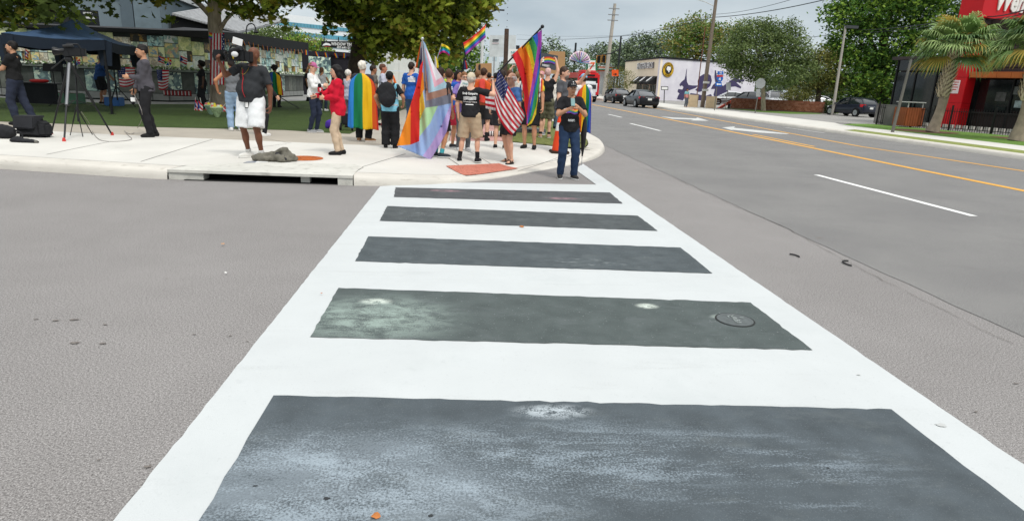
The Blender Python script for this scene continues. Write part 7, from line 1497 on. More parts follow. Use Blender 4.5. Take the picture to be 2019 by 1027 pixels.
for a in ((50, 96, 57, 118, 28.4, 'small island flag on the wall ledge at the far left under the tent', (51, 94), (48, 122)), (110, 104, 118, 121, 28.4, 'small island flag on the ledge behind the tripod camera', (112, 101), (108, 126)), (257, 108, 265, 128, 28.4, 'small island flag on the ledge by the tent corner', (259, 105), (257, 131)), (313, 110, 326, 127, 28.4, 'small island flag on the ledge just right of the grey shirted man', (314, 107), (319, 130)), (356, 110, 370, 128, 29.3, 'small island flag on the ledge nearest the wrapped trunk', (356, 106), (357, 130)),
          (385, 196, 391, 224, 24.9, 'leftmost small island flag planted in the lawn by the trunk', (386, 192), (383, 228)), (391, 198, 401, 226, 24.7, 'larger leaning island flag planted left of the trunk', (395, 193), (402, 229)), (405, 202, 413, 222, 25.2, 'small island flag planted close to the trunk foot', (414, 194), (406, 226)), (436, 206, 447, 229, 24.8, 'small island flag lying right of the trunk foot', (448, 202), (430, 222))): pr_flag(*a)
# flower bundles and pinwheels
for px, py, d, lb, c in ((417, 223, 24.9, 'clear wrapped bouquet at the foot of the wrapped trunk', '#9fb8a0'), (429, 228, 24.6, 'clear wrapped bouquet right of the trunk foot', '#b5c9a0')):
    b = G(px, py+3, .155); t = tag(thing('bouquet', lb, 'bouquet', tuple(b), group='bouquets by the trunk')); S = MB(); S.lathe([(.06, 0), (.16, .18), (.22, .3), (.14, .34)], (0, 0, 0), 10); S.build('wrap', M('cellophane'+c.strip('#'), c, rough=.25, var=.3, scale=12.), t, smooth=60)
    for k in range(8):
        S = MB(); a = k*.785; S.ball((.13*math.cos(a), .13*math.sin(a), .33), .055, 7, 5); S.build('flower', M('petal%d' % (k % 3), ('#d8c33a', '#c9d7c0', '#cf6a6a')[k % 3], rough=.7), t, smooth=180)
for px, py, lb in ((332, 122, 'rainbow pinwheel on the ledge right of the grey shirted man'), (152, 121, 'rainbow pinwheel on the ledge under the tent roof')):
    c = U(px, py, 28.3); t = tag(thing('pinwheel', lb, 'pinwheel', tuple(c-Vector((0, 0, .25))))); S = MB()
    for k in range(6):
        S = MB(); a = k*PI/3; S.add([c, c+Vector((.17*math.cos(a), -.03, .17*math.sin(a))), c+Vector((.15*math.cos(a+.7), -.01, .15*math.sin(a+.7)))], [(0, 1, 2)]); S.build('vane', RB6[k], t, True)
    S = MB(); S.tube([c, c-Vector((0, 0, .3))], .008, 4); S.build('stick', ALU, t, True)
# ------------------------------------------------------------------ things people hold
DKP = M('dark_plastic', '#1b1c1e', rough=.4); SCR = M('screen', '#35506a', rough=.15)
def phone(P, which, lb, rx=-.7, mat=DKP, off=(0, 0, 0)):
    c = Vector((P.hr if which == 'r' else P.hl))+Vector(off); w_ = W2(P, c); t = tag(thing('phone', lb, 'phone', tuple(w_), P.yaw, P.s)); S = MB(); S.box((0, 0, 0), (.074, .011, .15), rx=rx); S.build('body', mat, t, bevel=.004)
    S = MB(); S.X = Matrix.Rotation(rx, 4, 'X'); S.box((0, .0065, 0), (.066, .002, .135)); S.build('screen', SCR, t); return t
phone(phone_man, 'l', 'phone in a teal case held by the man at the crosswalk', -.5, M('phone_teal', '#4f7f80', rough=.4), (-.04, -.02, .06))
phone(pinkcap, 'r', 'dark phone read by the woman in the pink cap', -1.0); phone(redjack, 'r', 'dark phone held forward by the woman in the red jacket', -1.2); phone(grey_man, 'l', 'dark phone held by the bearded man in grey', -1.0)
def mic(P, which, lb, dirn, cube=None, txt=None, ln=.2):
    c = W2(P, P.hr if which == 'r' else P.hl); t = tag(thing('microphone', lb, 'microphone', tuple(c))); d = Vector(dirn).normalized(); S = MB(); S.tube([-d*.1, d*ln*.6], .016, 8); S.build('handle', DKP, t)
    S = MB(); S.ball(tuple(d*(ln*.6+.09)), (.035, .035, .045), 10, 8); S.build('head', M('mic_foam', '#16161a', rough=.95), t, smooth=180)
    if cube:
        q = d*(ln*.6+.02); S = MB(); S.box(tuple(q), (.085, .085, .085), .3); fo = S.build('mic_flag', cube, t)
        if txt: text('lettering', txt[0], .07, lambda x, y, z: tuple(c+q+Vector((x*math.cos(.3)+.046*math.sin(.3), x*math.sin(.3)-.046*math.cos(.3), y))), txt[1], fo, True, bold=.03)
mic(reporter, 'r', 'microphone with a white cube held up by the reporter in the polo', (-.15, -.1, 1), WT, ('T', M('mic_red', '#c8232c')))
mic(grey_man, 'r', 'microphone with a white cube hanging from the hand of the man in grey', (-.1, -.1, -1), WT)
mic(redjack, 'l', 'microphone with a red number cube held by the woman in the red jacket', (-.1, 0, 1), M('mic_cube_red', '#b3202e', rough=.5), ('9', WT))
# cameraman's camera, badge, lanyard
cp = U(466, 110, W2(cameraman, (0, 0, 1)).y-.18); t = tag(thing('video_camera', 'large black shoulder video camera with a white card on top', 'video camera', tuple(cp), R_(-12), .88))
S = MB(); S.box((.04, 0, 0), (.34, .14, .2)); S.build('body', DKP, t, bevel=.02); S = MB(); S.lathe([(.075, -.2), (.075, -.3), (.095, -.36), (.095, -.42), (.085, -.42), (.08, -.38)], (0, 0, -.01), 14, axis='X'); S.build('lens', M('lens_black', '#101113', rough=.25), t, smooth=40)
S = MB(); S.box((-.31, 0, -.01), (.16, .24, .2)); S.build('matte_box', DKP, t, bevel=.01); S = MB(); S.tube([(-.12, 0, .1), (-.08, 0, .17), (.12, 0, .17), (.16, 0, .1)], .018, 6); S.build('handle', DKP, t)
S = MB(); S.tube([(-.05, -.1, .08), (.16, -.1, .13)], [.035, .045], 8); S.build('viewfinder', DKP, t); S = MB(); S.ball((.05, -.13, .02), (.07, .045, .05), 10, 7); S.build('foam_windscreen', M('foam_white', '#c9cacb', rough=.9), t, smooth=180)
S = MB(); S.box((.06, -.02, .25), (.19, .02, .12), ry=.25); S.build('card', WT, t); S = MB(); S.box((-.02, -.075, -.02), (.03, .01, .09)); S.build('battery_tag', M('tag_yellow', '#d8b92f', rough=.5), t)
S = MB(); S.box((.26, 0, -.01), (.1, .13, .18)); S.build('battery', DKP, t, bevel=.01)
for k in range(5):
    S = MB(); y0 = .02*k; S.tube([(-.2+k*.04, -.08, .05-.02*k), (-.1+k*.04, -.12, -.12-.03*k), (.1, -.1, -.05)], .007, 4); S.build('cable', DKP, t)
f_ = on_surface(cameraman.bottom, -1); c = W2(cameraman, f_(.02, .86, .02)); t = tag(thing('id_badge', 'black framed ID badge hanging at the cameraman\'s waist', 'badge', tuple(c), cameraman.yaw)); S = MB(); S.box((0, 0, 0), (.075, .008, .11)); S.build('frame', DKP, t); S = MB(); S.box((0, -.0055, 0), (.055, .002, .085)); S.build('card', WT, t)
f2 = on_surface(cameraman.top, -1); S = MB(); S.tube([f2(-.02+.005*k, 1.4-.047*k, .006) for k in range(10)], .006, 4); S.build('lanyard', M('lanyard_red', '#b02a30', rough=.7), cameraman.root)
S = MB(); S.tube([f2(.07*math.cos(a), 1.43-.09*math.sin(a)*1.2, .006) for a in [PI*i/10 for i in range(11)]], .005, 4); S.build('necklace', M('gold', '#b59a52', rough=.3, metal=.8), cameraman.root)
# backpack
c = W2(vest_p, (0, .2, 1.22)); t = tag(thing('backpack', 'black backpack worn over the pale blue safety vest', 'backpack', tuple(W2(vest_p, (0.02, .2, .98))), vest_p.yaw, vest_p.s)); BPK = M('backpack_black', '#1e1f22', rough=.85, var=.15, bump=.3)
v, f = field([ell((0, .02, .26), (.21, .12, .29), .04), ell((0, .11, .15), (.16, .08, .15), .04)], .014, noise=.003); mesh_np('body', v, f, BPK, None, t, False, 180)
S = MB(); S.box((0, .165, .22), (.03, .012, .02)); S.build('zip_tag', M('zip_orange', '#b06a3a'), t); S = MB(); S.tube([(-.05, 0, .5), (0, 0, .55), (.05, 0, .5)], .012, 5); S.build('handle', BPK, t)
for sx in (-.12, .12):
    S = MB(); S.tube([(sx, -.02, .45), (sx*1.15, -.1, .52), (sx*1.2, -.28, .42)], .022, 6); S.build('strap', BPK, t)
# hand fan
c = W2(fan_man, fan_man.hl); t = tag(thing('hand_fan', 'open pink hand fan with dark rainbow ribs held up high', 'fan', tuple(c))); nrib = 13
ctr = U(1143, 124, c.y); rad = (U(1143, 124, c.y)-U(1143, 101, c.y)).length
for k in range(nrib-1):
    a0, a1 = R_(168-k*14.5), R_(168-(k+1)*14.5); S = MB(); V = []
    for a, o_ in ((a0, 0), ((a0+a1)/2, .012), (a1, 0)):
        for r in (.25, 1): V.append(ctr+Vector((math.cos(a)*rad*r, -o_, math.sin(a)*rad*r)))
    S.add(V, [(0, 1, 3, 2), (2, 3, 5, 4)]); S.build('leaf', M('fan_pink' if k % 2 else 'fan_pale', '#eccbd4' if k % 2 else '#efe0e8', rough=.7), t, True)
rbw = ['#2b2b33', '#3a63b5', '#3c8f9e', '#3c8f4e', '#7c3f95']
for k in range(nrib):
    a = R_(168-k*14.5); S = MB(); S.tube([ctr+Vector((0, -.016, 0)), ctr+Vector((math.cos(a)*rad*.9, -.016, math.sin(a)*rad*.9))], [.005, .008], 4); S.build('rib', M('rib'+rbw[k % 5], rbw[k % 5], rough=.5), t, True)
# protest signs
CB = M('cardboard', '#b08a62', rough=.9, var=.06, scale=3.); SGW = M('sign_card', '#e4e6e2', rough=.8, var=.03); INK = M('ink', '#2c2c30', rough=.8); INKT = M('ink_teal', '#3f8f94', rough=.8)
def board(nm, lb, P4, d, m, th=.02, slope=0.):
    t = tag(thing(nm, lb, 'sign', tuple(U(*P4[3], d)))); q = [U(x, y, d+slope*i) for i, (x, y) in enumerate(P4)]; o = Vector((0, th, 0)); S = MB(); S.hexa([q[3], q[2], q[2]+o, q[3]+o, q[0], q[1], q[1]+o, q[0]+o]); S.build('board', m, t, True); return t
ds = W2(sign_w, sign_w.hl).y-.06
t = board('protest_sign', 'white hand lettered protest sign held by the woman in glasses', [(911, 158), (937, 163), (928, 190), (902, 183)], ds, SGW)
rt_ = lambda x0, y0, a: (lambda x, y, z: U(x0+x*math.cos(a)+y*math.sin(a), y0-y*math.cos(a)+x*math.sin(a), ds-.012))
text('lettering', 'FREE ST', 4, rt_(921, 166.3, .2), INKT, t, w=17, bold=.02); text('lettering', "DON'T", 6.5, rt_(920.5, 173.5, .2), INK, t, w=16, bold=.03); g_ = rt_(916, 179.5, .2); sheet('faint_line', [(0, [(-6, -.8), (6, -.8), (6, .8), (-6, .8)])], lambda x, y: g_(x, y, 0), 3, [M('ink_pink', '#d5b5b8', rough=.8)], t)
t = board('protest_sign', 'black square sign with a painted rainbow held overhead', [(1063, 103.5), (1101, 110.5), (1096, 139.5), (1060, 132)], 19.2, M('sign_dark', '#4a4d53', rough=.7))
for k in range(6): sheet('rainbow_band', [(0, [(1073+22*i/8, 113.5+k*1.9+2.6*(i/8)-2.2*math.sin(PI*i/8)) for i in range(9)]+[(1095-22*i/8, 115.4+k*1.9+2.6*(1-i/8)-2.2*math.sin(PI*i/8)) for i in range(9)])], lambda x, y: U(x, y, 19.18), 4, [bmt[k]], t)
sheet('white_patch', [(0, [(1068, 116), (1073, 112), (1073.5, 122), (1068, 124)])], lambda x, y: U(x, y, 19.175), 4, [WT], t)
text('lettering', 'RESIST', 5.2, lambda x, y, z: U(1077+x, 130-y+.18*x, 19.17), WT, t, w=14, bold=.03)
t = board('placard', 'large blank brown cardboard placard behind the black rainbow sign', [(1085, 101), (1115, 102.5), (1114, 147), (1060, 145)], 20.2, CB)
t = board('placard', 'brown cardboard placard with rounded corners held at the back', [(939, 126), (970, 125), (970, 155), (939, 156)], 23.4, CB); S = MB(); S.box(tuple(U(946, 134, 23.36)), (.07, .02, .22)); S.build('hand_hole', INK, t, True)
t = board('protest_sign', 'white sign with teal lettering raised behind the brown post', [(1004, 97), (1030, 98), (1034, 124), (1000, 126)], 20.4, SGW); text('lettering', 'NEED', 6, lambda x, y, z: U(1017+x, 104-y, 20.38), INKT, t, w=18, bold=.02); text('lettering', "DON'T", 6, lambda x, y, z: U(1017+x, 111-y, 20.38), INK, t, w=17, bold=.02)
# posts and boards behind the crowd
t = tag(thing('square_post', 'tall brown square metal post rising from the grass verge', 'post', tuple(G(992, 270, .155)))); b = G(992, 270, .155); tp = U(992.5, 57, b.y); S = MB(); S.box((b.x, b.y, (b.z+tp.z)/2), (.11, .11, tp.z-b.z)); S.build('post', M('post_brown', '#4a3a30', rough=.6), t, True, bevel=.01)
for k in range(14): S = MB(); zz_ = b.z+.5+k*.16; S.box((b.x, b.y-.056, zz_+.9), (.02, .004, .02)); S.build('hole', INK, t, True)
t = board('banner_board', 'pale translucent hoarding board on posts behind the brown post', [(966, 70), (1018, 70), (1017, 112), (965, 113)], 40, M('board_pale', '#cfd6da', rough=.4)); [sheet('faint_line', [(0, [(x0, y0), (x1, y0), (x1, y1), (x0, y1)])], lambda x, y: U(x, y, 39.95), 4, [m_], t) for x0, y0, x1, y1, m_ in ((972, 78, 984, 81, M('ink_soft', '#55585e')), (971, 82, 984, 82.6, M('ink_soft', '')), (971, 85, 984, 86.6, M('ink_red', '#b8a0a6')))]
q = U(975, 112, 40); S = MB(); S.tube([q, (q.x, q.y, .15)], .04, 5); S.build('post', ALU, t, True); q = U(1012, 112, 40); S = MB(); S.tube([q, (q.x, q.y, .15)], .04, 5); S.build('post', ALU, t, True)
t = tag(thing('street_light', 'tall white street light with a long flat arm beyond the crowd', 'street light', tuple(U(949, 150, 48)[:2])+(.15,))); q = U(949, 150, 48); S = MB(); S.tube([(q.x, q.y, .15), U(953.5, 30, 48)], [.13, .09], 8); S.build('pole', M('pole_white', '#cfd3d4', rough=.5), t, True); S = MB(); S.tube([U(953.5, 31, 48), U(966, 25, 48), U(978, 20.5, 48)], .06, 6); S.build('arm', DPL, t, True); S = MB(); a, b = U(976, 20.5, 48), U(995, 20.5, 48); S.box(tuple((a+b)/2), ((b-a).length, .3, .08)); S.build('lamp_head', DPL, t, True)
t = tag(thing('street_sign', 'small black square sign on a thin post behind the slanted flagpole', 'sign', tuple(U(1021, 160, 45)[:2])+(.15,))); q = U(1021, 160, 45); S = MB(); S.tube([(q.x, q.y, .15), U(1021.5, 97, 45)], .03, 5); S.build('post', ALU, t, True); plate('plate', 1018, 90, 1025, 98, INK, t, 44.9)
# ------------------------------------------------------------------ press gear on the sidewalk
def tri_legs(t, hub, feet, r, m, tips=None, mid=None):
    for k, f in enumerate(feet):
        S = MB(); S.tube([hub, hub.lerp(f, .55)], r*1.25, 7); o = S.build('leg', m[k] if isinstance(m, list) else m, t, True)
        S = MB(); S.tube([hub.lerp(f, .5), f], r*.8, 7); S.build('lower_section', DKP if mid else (m[k] if isinstance(m, list) else m), o, True)
        if tips: S = MB(); S.lathe([(.035, 0), (.03, .035), (.022, .07)], (f.x, f.y, f.z), 8); S.build('foot', tips, o, True)
feet = [G(127, 279, .15), G(101, 265, .15), G(222, 267, .15)]; d0 = sum((f.y for f in feet))/3; hub = U(137, 122, 14.1)
t = tag(thing('camera_tripod', 'grey and black video tripod with red feet on the pale sidewalk', 'tripod', (hub.x, hub.y, .15)))
tri_legs(t, hub, feet, .022, [M('tripod_grey', '#77797c', rough=.4, metal=.4), DKP, DKP], M('foot_red', '#c23a34', rough=.6), True)
for f in feet:
    q = hub.lerp(f, .58); S = MB(); S.tube([Vector((hub.x, hub.y, hub.z-.75)), q], .008, 5); S.build('spreader_arm', DKP, t, True)
S = MB(); S.ball(tuple(hub+Vector((0, 0, .05))), (.08, .08, .07), 12, 8); S.box(tuple(hub+Vector((0, 0, .15))), (.1, .16, .1)); S.build('fluid_head', DKP, t, True, kind=None)
S = MB(); S.tube([hub+Vector((0, .05, .14)), hub+Vector((-.3, -.1, -.15))], .012, 5); S.build('pan_handle', DKP, t, True)
cc = U(140, 103, hub.y); t = tag(thing('video_camera', 'black video camera mounted on the sidewalk tripod', 'video camera', tuple(cc-Vector((0, 0, .1))), R_(15)))
S = MB(); S.box((.05, 0, .1), (.3, .13, .17)); S.build('body', DKP, t, bevel=.015); S = MB(); S.lathe([(.06, -.1), (.06, -.2), (.08, -.26), (.08, -.3), (.06, -.28)], (0, 0, .1), 12, axis='X'); S.build('lens', M('lens_black', ''), t, smooth=40); S = MB(); S.tube([(-.08, 0, .19), (-.05, 0, .25), (.14, 0, .25), (.17, 0, .19)], .015, 6); S.build('handle', DKP, t); S = MB(); S.box((.22, 0, .1), (.08, .12, .15)); S.build('battery', DKP, t, bevel=.01); S = MB(); S.tube([(-.1, -.09, .2), (.08, -.09, .22)], .028, 8); S.build('viewfinder', DKP, t)
hub = U(153, 225, 14.3); fe = [G(139, 267, .15), G(183, 266, .15), G(164, 270, .15)]; t = tag(thing('light_stand', 'thin black light stand behind the sidewalk tripod', 'light stand', (hub.x, hub.y, .15))); tri_legs(t, Vector((hub.x, hub.y, .75)), fe, .011, DKP)
S = MB(); S.tube([Vector((hub.x, hub.y, .45)), U(148, 110, hub.y)], .017, 7); S.build('pole', DKP, t, True)
def bag(nm, lb, px, py, prims, m, extra=None, rz=0, cat='bag'):
    b = G(px, py, .15); b.z = zs(b.x, b.y); t = tag(thing(nm, lb, cat, tuple(b), rz)); v, f = field(prims, .014, cuts=[((0, 0, .002), (0, 0, -1))], noise=.004, seed=px); mesh_np('body', v, f, m, None, t, False, 180); return t
BAG = M('bag_black', '#1f2023', rough=.85, var=.2, bump=.3, bs=30)
b = G(70, 270, .15); t = tag(thing('camera_bag', 'large black camera bag with a flap on the sidewalk at left', 'bag', tuple(b), R_(-8)))
S = MB(); S.hexa([(-.29, -.18, .0), (.29, -.18, .0), (.29, .18, 0), (-.29, .18, 0), (-.27, -.15, .4), (.2, -.15, .38), (.2, .15, .38), (-.27, .15, .4)]); S.build('body', BAG, t, smooth=60, bevel=.06)
S = MB(); S.hexa([(-.28, -.215, .17), (.16, -.215, .17), (.16, -.19, .17), (-.28, -.19, .17), (-.27, -.18, .42), (.17, -.18, .42), (.17, .16, .42), (-.27, .16, .42)]); S.build('flap', M('bag_flap', '#2b2c30', rough=.85, bump=.2), t, smooth=60, bevel=.02)
S = MB(); S.hexa([(.18, -.16, .03), (.35, -.12, .03), (.35, .1, .03), (.18, .14, .03), (.18, -.14, .32), (.33, -.1, .28), (.33, .1, .28), (.18, .14, .32)]); S.build('side_pocket', BAG, t, smooth=60, bevel=.04)
S = MB(); S.tube([(-.2, -.2, .12), (-.05, -.26, .07), (.1, -.24, .09)], .014, 6); S.build('strap', BAG, t)
t = bag('camera_bag', 'small black camera bag at the left edge of the sidewalk', 12, 273, [ell((0, 0, .12), (.2, .14, .14), .05), ell((-.12, .02, .12), (.13, .12, .15), .05)], BAG); S = MB(); S.tube([(.1, -.05, .12), (.2, -.02, .18), (.3, 0, .12), (.32, 0, .02)], .012, 6); S.build('strap', BAG, t)
t = bag('belt_pouch', 'flat black belt pouch lying before the large camera bag', 47, 281, [ell((0, 0, .03), (.24, .08, .045), .03), ell((-.12, .03, .05), (.1, .07, .06), .03), ell((.2, -.03, .02), (.1, .05, .03), .03)], BAG, cat='pouch'); S = MB(); S.ball((.26, -.06, .03), (.03, .03, .03)); S.build('buckle', GPL, t, smooth=180)
# cable of the microphone
pts = [W2(grey_man, grey_man.hr), U(281, 225, 14.4), G(272, 252, .16), G(262, 264, .16), G(250, 262, .16), G(246, 258, .16), G(252, 266, .16), G(260, 274.5, .16), G(240, 278.5, .16), G(215, 279, .16), G(196, 275, .16), G(184, 262, .16), G(178, 246, .16), Vector((U(160, 232, 14.2).x, 14.2, .7))]
P_ = []
for i in range(len(pts)-1):
    p0, p1, p2, p3 = pts[max(0, i-1)], pts[i], pts[i+1], pts[min(len(pts)-1, i+2)]
    for k in range(6): t_ = k/6; P_.append(.5*((2*p1)+(p2-p0)*t_+(2*p0-5*p1+4*p2-p3)*t_*t_+(3*p1-p0-3*p2+p3)*t_**3))
S = MB(); S.tube(P_, .006, 5); tag(S.build('audio_cable', M('cable_grey', '#8a8580', rough=.6)), 'thin grey microphone cable looping over the sidewalk to the tripod', 'cable')
# jacket heap and cards
b = G(548, 318, .15); t = tag(thing('jacket', 'crumpled olive jacket lying by the rust manhole cover', 'jacket', (b.x, b.y, .155))); rj = random.Random(4)
pr = [ell((rj.uniform(-.33, .25), rj.uniform(-.1, .1), .04), (.13, .08, .05), .04) for _ in range(7)]+[cone((-.36, -.02, .05), (-.1, .02, .09), .05, .06, .03), cone((.0, -.06, .08), (.12, -.14, .05), .075, .06, .03), cone((.05, .06, .16), (.22, .02, .06), .05, .07, .03), cone((-.1, .05, .08), (.1, .08, .18), .045, .06, .03), cone((.1, .08, .17), (.24, .05, .07), .035, .05, .02)]
v, f = field(pr, .011, cuts=[((0, 0, .001), (0, 0, -1))], noise=.009, seed=3); v2, f2 = field([ell((.09, -.03, .12), (.1, .05, .05), .02)], .02)
mesh_np('cloth', v, f, M('jacket_olive', '#67645a', rough=.9, var=.25, scale=9., bump=.6, bs=22), None, t, False, 180)
v, f = field([cone((.02, -.1, .12), (.16, -.13, .05), .035, .03, .02)], .011, noise=.004); mesh_np('lining', v, f, M('lining_dark', '#26262a', rough=.9), None, t, False, 180)
t = tag(thing('test_card', 'small black and white colour card lying on the drain slab', 'card', tuple(G(498, 320, .155)))); q = [G(480, 321.5, .1545), G(504, 320.8, .1545), G(528, 319.8, .1545), G(533, 317.4, .1545), G(508, 318.4, .1545), G(489, 318.8, .1545)]
S = MB(); S.add([q[0], q[1], q[4], q[5]]+[p+Vector((0, 0, .004)) for p in (q[0], q[1], q[4], q[5])], [(0, 3, 2, 1), (4, 5, 6, 7), (0, 1, 5, 4), (1, 2, 6, 5), (2, 3, 7, 6), (3, 0, 4, 7)]); S.build('grey_half', M('card_grey', '#8a8f98', rough=.6), t, True)
S = MB(); S.add([q[1], q[2], q[3], q[4]]+[p+Vector((0, 0, .004)) for p in (q[1], q[2], q[3], q[4])], [(0, 3, 2, 1), (4, 5, 6, 7), (0, 1, 5, 4), (1, 2, 6, 5), (2, 3, 7, 6), (3, 0, 4, 7)]); S.build('white_half', WT, t, True)
# cone, umbrella, loose things
b = G(1103, 297, .15); t = tag(thing('traffic_cone', 'tall orange traffic cone with a white band beside the grey tee man', 'traffic cone', (b.x, b.y, zs(b.x, b.y)))); CO = M('cone_orange', '#e0471e', rough=.5, var=.08)
S = MB(); S.box((0, 0, .03), (.42, .42, .06)); S.build('base', M('cone_base', '#39291f', rough=.8), t, bevel=.015); S = MB(); S.lathe([(.17, .06), (.115, .5), (.105, .5)], n=20); S.build('cone', CO, t, smooth=60); S = MB(); S.lathe([(.117, .5), (.09, .68), (.08, .68)], n=20); S.build('white_band', M('cone_white', '#e3e3e1', rough=.4), t, smooth=60); S = MB(); S.lathe([(.09, .68), (.045, .9), (.03, .91)], n=20); S.build('tip', CO, t, smooth=60)
u0, u1 = U(1154, 236, 11.3), G(1147, 326, .0); u1.y = 11.45; u1 = U(1147, 326, 11.42); t = tag(thing('umbrella', 'closed dark umbrella hanging at the phone user\'s side', 'umbrella', tuple(u1))); S = MB(); S.tube([u0, u0.lerp(u1, .25), u0.lerp(u1, .5), u0.lerp(u1, .8)], [.03, .05, .042, .012], 8); S.build('canopy', M('umbrella_black', '#2b2a2c', rough=.7, var=.2), t, True, 60); S = MB(); S.tube([u0.lerp(u1, .75), u1], .006, 5); S.build('tip', ALU, t, True)
S = MB(); S.tube([u0+(u0-u1).normalized()*.12, u0], .014, 6); S.build('handle', DKP, t, True)
b = G(1042, 261, .155); t = tag(thing('equipment_case', 'flat dark grey case lying on the grass verge', 'case', tuple(b), .2)); S = MB(); S.box((0, 0, .06), (1.0, .5, .12)); S.build('body', M('case_grey', '#5a5d60', rough=.6), t, bevel=.02); S = MB(); S.box((0, -.255, .07), (.12, .02, .03)); S.build('latch', DKP, t)
t = bag('tote_bag', 'black and white zigzag tote bag lying at the verge edge', 972, 269, [ell((0, 0, .06), (.23, .1, .08), .03), ell((.15, 0, .07), (.12, .1, .08), .03)], stripes('zigzag', ('#17171a', '#dcdcda'), 0, 16.))
t = bag('purple_bundle', 'purple flag bundle hanging by the stroller behind the red jacket', 655, 254, [ell((0, 0, .12), (.18, .1, .14), .04), cone((-.12, 0, .05), (.08, 0, .25), .06, .05, .04)], M('purple_cloth', '#4b2f97', rough=.8, var=.2), cat='bundle')
b = G(684, 258, .155); t = tag(thing('push_cart', 'black push cart with small wheels behind the red jacket', 'cart', tuple(b))); S = MB(); S.tube([(-.15, .1, .1), (-.1, .15, .9), (.1, .15, .9), (.15, .1, .1)], .015, 6); S.build('frame', DKP, t)
for sx in (-.16, .16):
    S = MB(); S.lathe([(.03, -.02), (.1, -.02), (.1, .02), (.03, .02)], (sx, 0, .1), 14, axis='X'); S.build('wheel', DKP, t)
S = MB(); S.box((0, .1, .3), (.28, .2, .3)); S.build('basket', BAG, t, bevel=.03)
